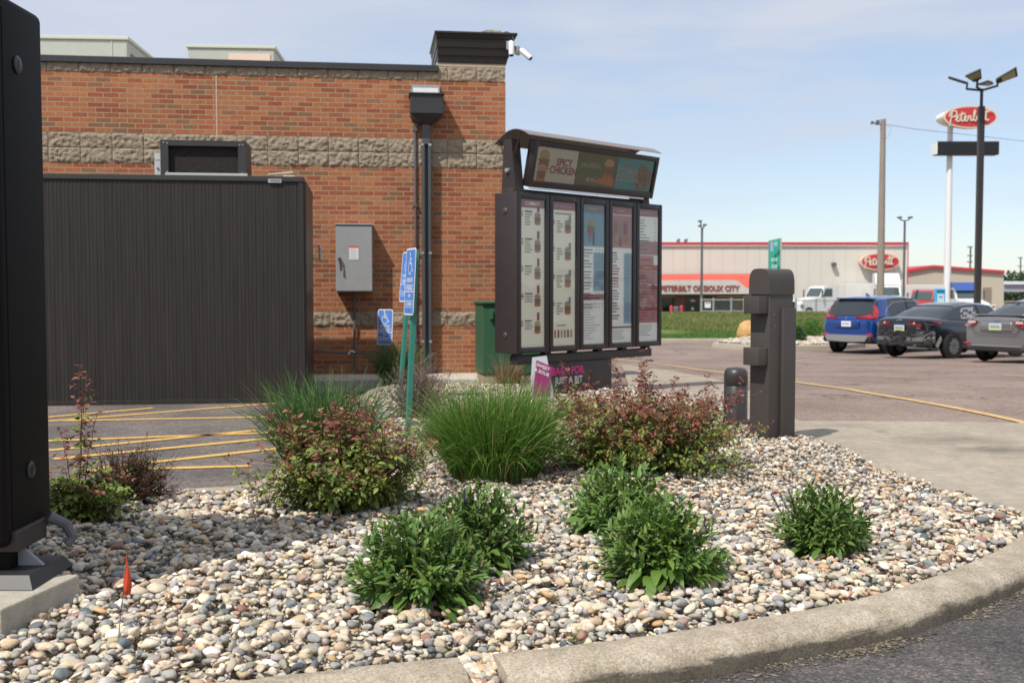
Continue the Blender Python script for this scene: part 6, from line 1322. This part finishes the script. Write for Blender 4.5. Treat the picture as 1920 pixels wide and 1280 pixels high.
def conv_truck(p, rz, lab, body, sleeper=False, visor=None):
    """conventional cab facing local -x"""
    t = thing('semi_truck', lab, 'truck', p, rz, 'semi trucks parked at the dealership')
    m = MB(); P = [(-3.1, .55), (-3.1, 1.25), (-2.9, 1.55), (-1.1, 1.85), (-.95, 1.9), (-.45, 2.85), (.1, 2.95), (1.3, 2.95), (1.3, .75), (-1.0, .75), (-1.2, .55)]
    m.prism(P, -1.05, 1.05, axis='y'); m.build('cab', body, t, smooth=25)
    m = MB(); m.add([(-.93, -.95, 1.95), (-.93, .95, 1.95), (-.50, .88, 2.72), (-.50, -.88, 2.72)], [(0, 1, 2, 3)]); m.v = [(x - .03, y, z + .01) for x, y, z in m.v]; m.build('windscreen', M_wind, t)
    for s_ in (-1, 1):
        m = MB(); m.add([(-.6, s_*1.06, 1.95), (.5, s_*1.06, 1.95), (.5, s_*1.06, 2.7), (-.32, s_*1.06, 2.7)], [(0, 1, 2, 3) if s_ < 0 else (3, 2, 1, 0)]); m.build('side_window', M_wind, t)
        m = MB(); m.box((-.95, s_*1.25, 1.9), (-.85, s_*1.38, 2.6), .02); m.box((-.9, s_*1.06, 2.5), (-.87, s_*1.3, 2.53)); m.build('mirror', M_conduit, t)
        m = MB(); m.box((-3.14, s_*.95, .95), (-2.8, s_*1.12, 1.25), .04); m.build('headlight', M_chrome, t)
        wheel(t, (-2.2, s_*.95, .5), .5, .28, 'y', M_chrome)
        for x in (2.6, 3.7): wheel(t, (x, s_*.8, .5), .5, .5, 'y', M_chrome)
    m = MB(); m.box((-3.16, -.45, .7), (-3.11, .45, 1.5), .01); m.build('grille', M_chrome, t); m = MB(); m.box((-3.3, -1.15, .3), (-3.12, 1.15, .62), .03); m.build('bumper', M_chrome, t)
    m = MB(); m.box((1.2, -.4, .6), (4.4, -.25, .8)); m.box((1.2, .25, .6), (4.4, .4, .8)); m.build('chassis_rail', M_conduit, t)
    if sleeper: m = MB(); m.prism([(-.2, 2.96), (.5, 3.7), (1.0, 4.05), (2.6, 4.1), (2.6, .8), (1.31, .8), (1.31, 2.96)], -1.1, 1.1, axis='y'); m.build('sleeper', body, t, smooth=25)
    if visor: m = MB(); m.prism([(-.85, 2.62), (-.5, 2.96), (-.1, 3.3), (1.6, 3.35), (1.6, 2.96), (-.45, 2.9)], -1.1, 1.1, axis='y'); m.build('visor', visor, t, smooth=25)
    return t
conv_truck(Vector((W(1538, 588, 100.5).x, 100.5, GZ(100) - .30)), R(24), 'white day-cab semi truck parked left of the blue car', M_tw)
conv_truck(Vector((W(1664, 590, 101).x, 101, GZ(101)-.2)), R(78), 'white semi truck with tall roof fairing behind the utility pole', M_tw, sleeper=True)
conv_truck(Vector((W(1726, 590, 102).x, 101, GZ(101)-.6)), R(50), 'red semi truck cab low behind the parked cars', M_tr)
conv_truck(Vector((W(1808, 592, 92).x, 92, GZ(92)-.45)), R(86), 'white semi truck with blue roof seen from the front beside the dark light pole', M_tw, visor=M_tb)
def trailer(u0, v0, u1, Y, lab, L=1.0, rz=0):
    a = W(u0, v0, Y); b = W(u1, v0, Y); g_ = GZ(Y); t = thing('box_trailer', lab, 'trailer', Vector((a.x, Y, g_)), 0, 'white box trailers')
    m = MB(); m.box((0, 0, 1.1), (b.x - a.x, 2.5, a.z - g_), .04); m.build('box', mat('trailer_white', (.66, .65, .62), .5, var=.04), t)
    m = MB(); w_ = b.x - a.x; m.box((w_*.55, -.02, 1.9), (w_*.72, -.004, a.z - g_ - .5)); m.build('door', mat('trailer_door', (.6, .6, .58), .5), t)
    for x in (w_*.75, w_*.9): wheel(t, (x, .2, .5), .5, .3, 'y')
    m = MB(); m.box((.2, .1, .8), (w_ - .2, 2.4, 1.098)); m.build('underframe', M_conduit, t)
trailer(1588, 532, 1640, 104, 'short white box trailer left of the tall white truck'); trailer(1699, 534, 1782, 104, 'long white box trailer right of the tall white truck')
# blue kiosk and banner
ks = thing('blue_kiosk_sign', 'bright blue upright sign panel in front of the white trailers', 'sign', Vector((W(1763, 590, 90).x, 90, GZ(90)))); m = MB(); a = W(1754, 541, 90); b = W(1773, 541, 90); m.box((a.x, 90, GZ(90)), (b.x, 90.3, a.z), .04); kb = m.build('panel', mat('kiosk_blue', (.06, .38, .68), .5), ks, world=True)
m = MB(); m.mat(M_sw); bx(m, 1758, 552, 1770, 555, 89.95, .03); bx(m, 1758, 556, 1761, 570, 89.95, .03); bx(m, 1767, 556, 1770, 570, 89.95, .03); bx(m, 1762, 559, 1766, 567, 89.95, .03); m.mat(mat('kiosk_navy', (.02, .10, .3), .5)); bx(m, 1757, 544, 1771, 547, 89.95, .03); m.build('panel_lettering', None, kb, world=True)
bn = thing('red_white_banner', 'white banner with red lettering low behind the silver car', 'banner', W(1862, 585, 60)); m = MB(); bx(m, 1842, 571, 1868, 592, 60, .05); bnp = m.build('sheet', M_sw, bn, world=True)
m = MB(); m.mat(mat('banner_red', (.55, .05, .05), .5)); 
for (u0_, u1_) in ((1844, 1847), (1848, 1851), (1852, 1856), (1859, 1861), (1862, 1866)): bx(m, u0_, 573, u1_, 577, 59.98, .02)
m.build('banner_lettering', None, bnp, world=True); m = MB(); 
for u in (1841, 1869): p = W(u, 590, 60); m.tube([(p.x, 60.02, GZ(60)-.1), (p.x, 60.02, W(u, 570, 60).z)], .03, 6)
m.build('post', M_galv, bn, world=True)
# ================================================================ parked cars
M_cglass = mat('car_glass', (.020, .026, .030), .05, spec=.9); M_clad = mat('black_cladding', (.018, .018, .019), .6); M_silver = mat('silver_trim', (.45, .45, .46), .3, metal=.8)
M_lred = mat('lamp_red', (.38, .008, .012), .12, coat=.6); M_lclear = mat('lamp_clear', (.62, .45, .42), .1, coat=.5)
def lerp_st(st, y):
    if y <= st[0][0]: return st[0]
    for a, b in zip(st, st[1:]):
        if y <= b[0]:
            f = (y - a[0]) / (b[0] - a[0]); return tuple(p + (q - p) * f for p, q in zip(a, b))
    return st[-1]
def car(name, label, loc, heading, paint, st, gh, wheels, wr, roof, cpillar, extras, sunshade=False, bpill=(2.25, 2.33)):
    t = thing(name, label, 'car', loc, -heading, 'cars parked in the lot')
    def ring(s):
        y, hw, z0, zm, zs, zd = s; H_ = [(0, z0), (.82*hw, z0), (.97*hw, z0+.08), (hw, zm), (.985*hw, zs), (.88*hw, zd), (.45*hw, zd+.025)]
        return [(x, y, z) for x, z in H_] + [(0, y, zd+.03)] + [(-x, y, z) for x, z in H_[:0:-1]]
    m = MB(); m.loft([ring(s) for s in st]); o = m.build('body', paint, t, smooth=True); sd = o.modifiers.new('s', 'SUBSURF'); sd.levels = 2; sd.render_levels = 2
    def gring(s, o_=0):
        y, hb_, zb_, ht, zt_ = s; return [(-hb_-o_, y, zb_), (-(hb_*.45+ht*.55)-o_, y, zb_+(zt_-zb_)*.55), (-ht-o_, y, zt_-.05), (-ht*.8, y, zt_-.012+o_), (-ht*.4, y, zt_+.004+o_), (ht*.4, y, zt_+.004+o_), (ht*.8, y, zt_-.012+o_), (ht+o_, y, zt_-.05), ((hb_*.45+ht*.55)+o_, y, zb_+(zt_-zb_)*.55), (hb_+o_, y, zb_)]
    fine = []
    for a, b in zip(gh, gh[1:]):
        for k in range(4): fine.append(tuple(p + (q - p) * k / 4 for p, q in zip(a, b)))
    fine.append(gh[-1])
    m = MB(); m.loft([gring(s) for s in fine]); m.build('window_glass', M_cglass, t, smooth=35)
    ys2 = [roof[0] + (roof[1] - roof[0]) * k / 8 for k in range(9)]
    m = MB(); m.grid([gring(lerp_st(gh, y), .012)[2:8] for y in ys2]); m.grid([[(x, y_, z - .02) for x, y_, z in gring(lerp_st(gh, y), .012)[2:8]] for y in ys2]); m.build('roof', paint, t, smooth=35)
    def side(y, f, sg, o_=.012):
        s = lerp_st(gh, y); P = gring(s, o_)[:3]; k = f * 2; i = min(int(k), 1); a, b = P[i], P[i+1]; q = [a[j] + (b[j]-a[j])*(k-i) for j in range(3)]; return (q[0] * (-sg), y, q[2])
    def patch(y0b, y1b, y0t, y1t, mm, nm, f0=-.0, f1=1.0, o_=.014):
        for sg in (-1, 1):
            m = MB(); m.grid([[side((y0b + (y1b-y0b)*i/4) * (1-f) + (y0t + (y1t-y0t)*i/4) * f, f0 + (f1-f0)*f, sg, o_) for i in range(5)] for f in (0, .25, .5, .75, 1)]); m.build(nm, mm, t, smooth=30)
    patch(*cpillar, paint, 'rear_pillar'); patch(gh[-1][0]-.28, gh[-1][0]-.02, roof[1]-.12, roof[1]+.02, paint, 'front_pillar'); patch(bpill[0], bpill[1], bpill[0]-.02, bpill[1]-.04, M_clad, 'door_pillar', o_=.008)
    for wy in wheels:
        for sg in (-1, 1):
            hw = lerp_st(st, wy)[1]
            m = MB(); m.T = Matrix.Translation((sg*(hw-.012), wy, wr)) @ Matrix.Rotation(math.pi/2, 4, 'Y'); m.lathe([(wr-.02, -.022), (wr+.035, -.022), (wr+.035, .020), (wr-.02, .020)], n=28, cap=False); m.build('wheel_arch', M_clad, t)
            wheel(t, (sg*(hw-.085), wy, wr), wr, .22, 'x', M_alloy, 9)
    extras(t, paint); return t
M_alloy = mat('dark_alloy', (.20, .20, .21), .4, metal=.3)
def rbox(t, nm, m_, a, b, bev=.02): m = MB(); m.box(a, b, bev); return m.build(nm, m_, t, smooth=35)
def plate(t, y, z, top, bot):
    m = MB(); m.mat(top).box((-.155, y-.012, z), (.155, y, z+.078)); m.mat(bot).box((-.155, y-.012, z-.078), (.155, y, z-.0005)); m.mat(mat('plate_ink', (.12, .14, .2), .6))
    for k in range(6): m.box((-.115 + k*.04, y-.015, z-.028), (-.093 + k*.04, y-.0121, z+.03))
    m.build('number_plate', None, t)
def mats_car(n, c, rough=.28, metal=.55): return mat(n, c, rough, metal=metal, coat=1.0, spec=.5)
# blue SUV
def suv_x(t, p):
    for sg in (-1, 1):
        m = MB(); pts = [(.30, .02, 1.04), (.80, .06, 1.04), (.86, .22, 1.06), (.83, .30, 1.22), (.72, .36, 1.42), (.66, .34, 1.42), (.74, .20, 1.20), (.60, .05, 1.12), (.32, .0, 1.10)]
        m.add([(sg*x, y-.035, z) for x, y, z in pts], [tuple(range(9))]); m.add([(sg*x, y+.03, z) for x, y, z in pts], [tuple(range(9))]); m.add([(sg*x, y+q, z) for q in (-.035, .03) for x, y, z in pts], [(i, (i+1) % 9, 9+(i+1) % 9, 9+i) for i in range(9)]); m.build('tail_light', M_lred, t)
        rbox(t, 'reflector', M_lred, (sg*.62, .0, .48), (sg*.80, .10, .60))
    rbox(t, 'rear_cladding', M_clad, (-.80, -.03, .34), (.80, .3, .56), .06)
    m = MB(); m.prism([(-.72, .52), (-.62, .38), (-.2, .36), (.2, .36), (.62, .38), (.72, .52), (.62, .56), (-.62, .56)], -.06, .1, axis='y'); m.build('skid_plate', M_silver, t)
    rbox(t, 'plate_recess', p, (-.42, -.035, .74), (.42, .05, 1.0), .05); plate(t, -.036, .88, M_sw, M_sw)
    m = MB(); m.prism([(-.60, 1.60), (.60, 1.60), (.57, 1.635), (-.57, 1.635)], .36, .66, axis='y'); m.build('roof_spoiler', p, t)
    m = MB(); m.prism([(1.0, 1.69), (1.22, 1.69), (1.02, 1.78)], -.015, .015, axis='x'); m.build('roof_fin', p, t)
    m = MB(); m.tube([(-.04, -.03, 1.02), (.04, -.03, 1.02), (0, -.03, 1.09), (-.04, -.03, 1.02)], .010, 4); m.build('emblem', M_chrome, t)
    for sg in (-1, 1):
        m = MB(); m.tube([(sg*.88, .62, 1.10), (sg*.80, .80, 1.33), (sg*.735, 1.2, 1.50), (sg*.73, 2.0, 1.535), (sg*.74, 2.8, 1.50)], .012, 5); m.build('window_trim', M_silver, t)
        rbox(t, 'side_cladding', M_clad, (sg*.87, .9, .22), (sg*.915, 3.4, .36), .015); rbox(t, 'mirror', p, (sg*.93, 2.9, 1.08), (sg*1.10, 3.08, 1.22), .04)
sst = [(.0, .66, .42, .62, .95, 1.04), (.04, .82, .34, .62, 1.0, 1.08), (.2, .88, .30, .62, 1.04, 1.12), (.8, .90, .26, .62, 1.04, 1.10), (2.0, .90, .24, .6, 1.02, 1.06), (3.1, .90, .24, .6, .99, 1.03), (3.9, .88, .26, .6, .92, .98), (4.3, .78, .3, .55, .76, .84), (4.42, .6, .36, .5, .66, .7)]
sgh = [(.06, .80, 1.08, .74, 1.13), (.42, .84, 1.08, .70, 1.58), (.62, .85, 1.08, .69, 1.64), (1.5, .85, 1.06, .69, 1.69), (2.4, .84, 1.03, .68, 1.66), (3.3, .80, 1.0, .74, 1.06)]
M_lpl = mat('plate_lemon', (.52, .55, .28), .5); M_ltop = mat('plate_pale', (.45, .55, .62), .5)
def place(u, v, Y): p = W(u, 600, Y); return Vector((p.x, Y, GZ(Y)))
car('parked_suv', 'bright blue SUV with silver skid plate, farthest left of the three parked cars', place(1588, 0, 31.3), R(50), mats_car('suv_blue', (.008, .062, .29)), sst, sgh, (.85, 3.45), .345, (.5, 2.55), (.20, .85, .45, .95), suv_x, bpill=(1.95, 2.03))
# dark sedan with missing rear bumper
dst = [(.0, .62, .50, .70, .88, .97), (.05, .80, .44, .68, .93, 1.03), (.22, .88, .34, .62, .96, 1.07), (.7, .915, .24, .58, .96, 1.05), (2.0, .92, .19, .55, .94, .99), (3.3, .92, .19, .55, .91, .96), (4.2, .90, .2, .5, .82, .88), (4.65, .78, .25, .48, .66, .72), (4.8, .55, .3, .45, .55, .6)]
dgh = [(.50, .76, 1.03, .72, 1.05), (1.0, .80, 1.02, .66, 1.27), (1.5, .82, 1.0, .64, 1.41), (2.1, .82, .99, .64, 1.455), (2.8, .81, .97, .63, 1.42), (3.75, .74, .94, .70, .97)]
def dark_x(t, p):
    for sg in (-1, 1):
        m = MB(); pts = [(.30, -.005, .90), (.62, .02, .86), (.84, .13, .88), (.90, .42, .93), (.88, .42, .97), (.82, .12, .98), (.60, .0, .985), (.32, -.02, .965)]
        n = 8; m.add([(sg*x, y-.03, z) for x, y, z in pts], [tuple(range(n))]); m.add([(sg*(x+.012), y-.03+q, z) for q in (0, .05) for x, y, z in pts], [(i, (i+1) % n, n+(i+1) % n, n+i) for i in range(n)]); m.build('tail_light', M_lred, t)
        m = MB(); m.T = Matrix.Translation((sg*.46, -.045, .93)) @ Matrix.Rotation(math.pi/2, 4, 'X'); m.lathe([(.030, -.01), (.026, .01)], n=14); m.build('reverse_lamp', M_lclear, t)
    plate(t, -.03, .80, M_ltop, M_lpl)
    m = MB(); m.box((-.72, -.02, .46), (.72, .08, .56), .015); m.build('crash_beam', mat('crash_beam_grey', (.17, .17, .16), .5, metal=.3, var=.4, vscale=9), t)
    m = MB(); m.grid([[(x, -.035 + abs(x)**3*.25 + .045*noise.noise(Vector((x*9, z*11, 2))), z + .012*noise.noise(Vector((x*14, z*9, 7)))) for x in [-.82 + 1.70*i/30 for i in range(31)]] for z in [.34 + .40*j/9 for j in range(10)]])
    m.build('torn_mounts', mat('torn_black_plastic', (.020, .020, .022), .4, var=.6, vscale=14), t)
    m = MB(); m.grid([[(.50 + .42*i/9, -.02 + .22*(i/9)**2 + .04*noise.noise(Vector((i*.9, j*1.1, 5))), .44 + .30*j/6) for i in range(10)] for j in range(7)])
    m.build('bent_metal', mat('bent_grey_metal', (.10, .10, .10), .5, metal=.4, var=.5, vscale=20), t)
    for sg in (1,): m = MB(); m.add([(.925, .30, .30), (.93, .44, .55), (.91, .40, .62), (.90, .22, .36)], [(0, 1, 2, 3)]); m.v = [(x+.012, y, z) for x, y, z in m.v]; m.build('torn_edge', mat('bare_primer', (.22, .21, .19), .7, var=.3, vscale=12), t)
    m = MB(); m.tube([(-.07, -.03, .99), (-.02, -.035, 1.03), (0, -.035, .985), (.03, -.035, 1.035), (.08, -.03, .995)], .012, 5); m.build('emblem', M_chrome, t)
    m = MB(); m.box((.50, .0, .80), (.60, .012, .82)); m.build('badge', M_chrome, t)
    for sg in (-1, 1): rbox(t, 'mirror', p, (sg*.90, 3.05, .98), (sg*1.06, 3.2, 1.10), .04)
    m = MB(); P = []
    for i in range(7):
        row = []
        for j in range(5):
            y = 1.42 + i*.11; f = .10 + .72*j/4 * (1 - .25*(i == 0)); s = lerp_st(dgh, y); xb = s[1]; xt = s[3]; xm_ = xb*.45+xt*.55; x = xb + (xm_-xb)*min(1, f*1.8) if f < .55 else xm_ + (xt-xm_)*(f-.55)/.45
            row.append((x + .004 + .012*math.sin(i*1.7+j*2.1), y, s[2] + (s[4]-s[2]-.03)*f))
        P.append(row)
    m.grid(P); m.build('sun_shade', mat('shade_grey', (.30, .30, .31), .6), t, smooth=True)
    rbox(t, 'tail_pipe', M_chrome, (.40, .0, .34), (.48, .12, .40), .02)
car('parked_sedan', 'dark navy sedan missing its rear bumper with grey sunshade in the rear side window', place(1688, 0, 27.9), R(58), mats_car('sedan_navy', (.008, .011, .022), .25, .3), dst, dgh, (.95, 3.75), .335, (1.35, 2.85), (.56, 1.28, 1.25, 1.62), dark_x, bpill=(2.20, 2.28))
gst = [(.0, .66, .34, .55, .86, .98), (.04, .82, .28, .55, .93, 1.05), (.22, .90, .24, .56, .97, 1.09), (.7, .925, .21, .56, .97, 1.06), (2.0, .92, .19, .55, .94, .99), (3.3, .92, .19, .55, .91, .96), (4.2, .90, .2, .5, .82, .88), (4.65, .78, .25, .48, .66, .72), (4.82, .55, .3, .45, .55, .6)]
def grey_x(t, p):
    for sg in (-1, 1):
        m = MB(); pts = [(.48, -.01, .90), (.66, .0, .82), (.86, .10, .84), (.92, .34, .92), (.90, .34, .97), (.84, .10, .99), (.62, -.0, .985), (.46, -.015, .95)]
        n = 8; m.add([(sg*x, y-.03, z) for x, y, z in pts], [tuple(range(n))]); m.add([(sg*(x+.014), y-.03+q, z) for q in (0, .05) for x, y, z in pts], [(i, (i+1) % n, n+(i+1) % n, n+i) for i in range(n)]); m.build('tail_light', M_lred, t)
        m = MB(); m.box((sg*.50, -.05, .90), (sg*.68, -.03, .955), .008); m.build('reverse_lamp', M_lclear, t)
        rbox(t, 'reflector', M_lred, (sg*.66, -.005, .42), (sg*.82, .06, .455), .01)
    rbox(t, 'plate_recess', p, (-.40, -.03, .72), (.40, .04, .94), .04); plate(t, -.032, .83, M_ltop, M_lpl)
    m = MB(); m.tube([(-.60, -.012, 1.02), (-.57, -.03, .74), (-.50, -.034, .67), (.50, -.034, .67), (.57, -.03, .74), (.60, -.012, 1.02)], .006, 5); m.build('boot_gap', M_clad, t)
    rbox(t, 'lower_valance', M_clad, (-.74, -.015, .26), (.74, .2, .36), .03); rbox(t, 'chrome_strip', M_silver, (-.60, -.03, .375), (.60, .03, .40), .008)
    m = MB(); m.T = Matrix.Translation((0, -.035, 1.0)) @ Matrix.Rotation(math.pi/2, 4, 'X'); m.tube([(.065*math.cos(i*math.tau/16), .032*math.sin(i*math.tau/16), 0) for i in range(17)], .006, 5); m.tube([(-.03, -.025, 0), (-.012, .0, 0), (.012, 0, 0), (.03, .025, 0)], .006, 4); m.build('emblem', M_chrome, t)
    m = MB(); m.prism([(-.66, 1.085), (.66, 1.085), (.60, 1.115), (-.60, 1.115)], .02, .16, axis='y'); m.build('boot_spoiler', p, t)
    for sg in (-1, 1): rbox(t, 'mirror', p, (sg*.90, 3.05, .98), (sg*1.06, 3.2, 1.10), .04)
car('parked_sedan', 'grey sedan cut off by the right edge, nearest of the parked cars', place(1868, 0, 24.3), R(58), mats_car('sedan_grey', (.25, .25, .26), .28, .6), gst, dgh, (.95, 3.75), .335, (1.35, 2.85), (.56, 1.28, 1.25, 1.62), grey_x, bpill=(2.20, 2.28))
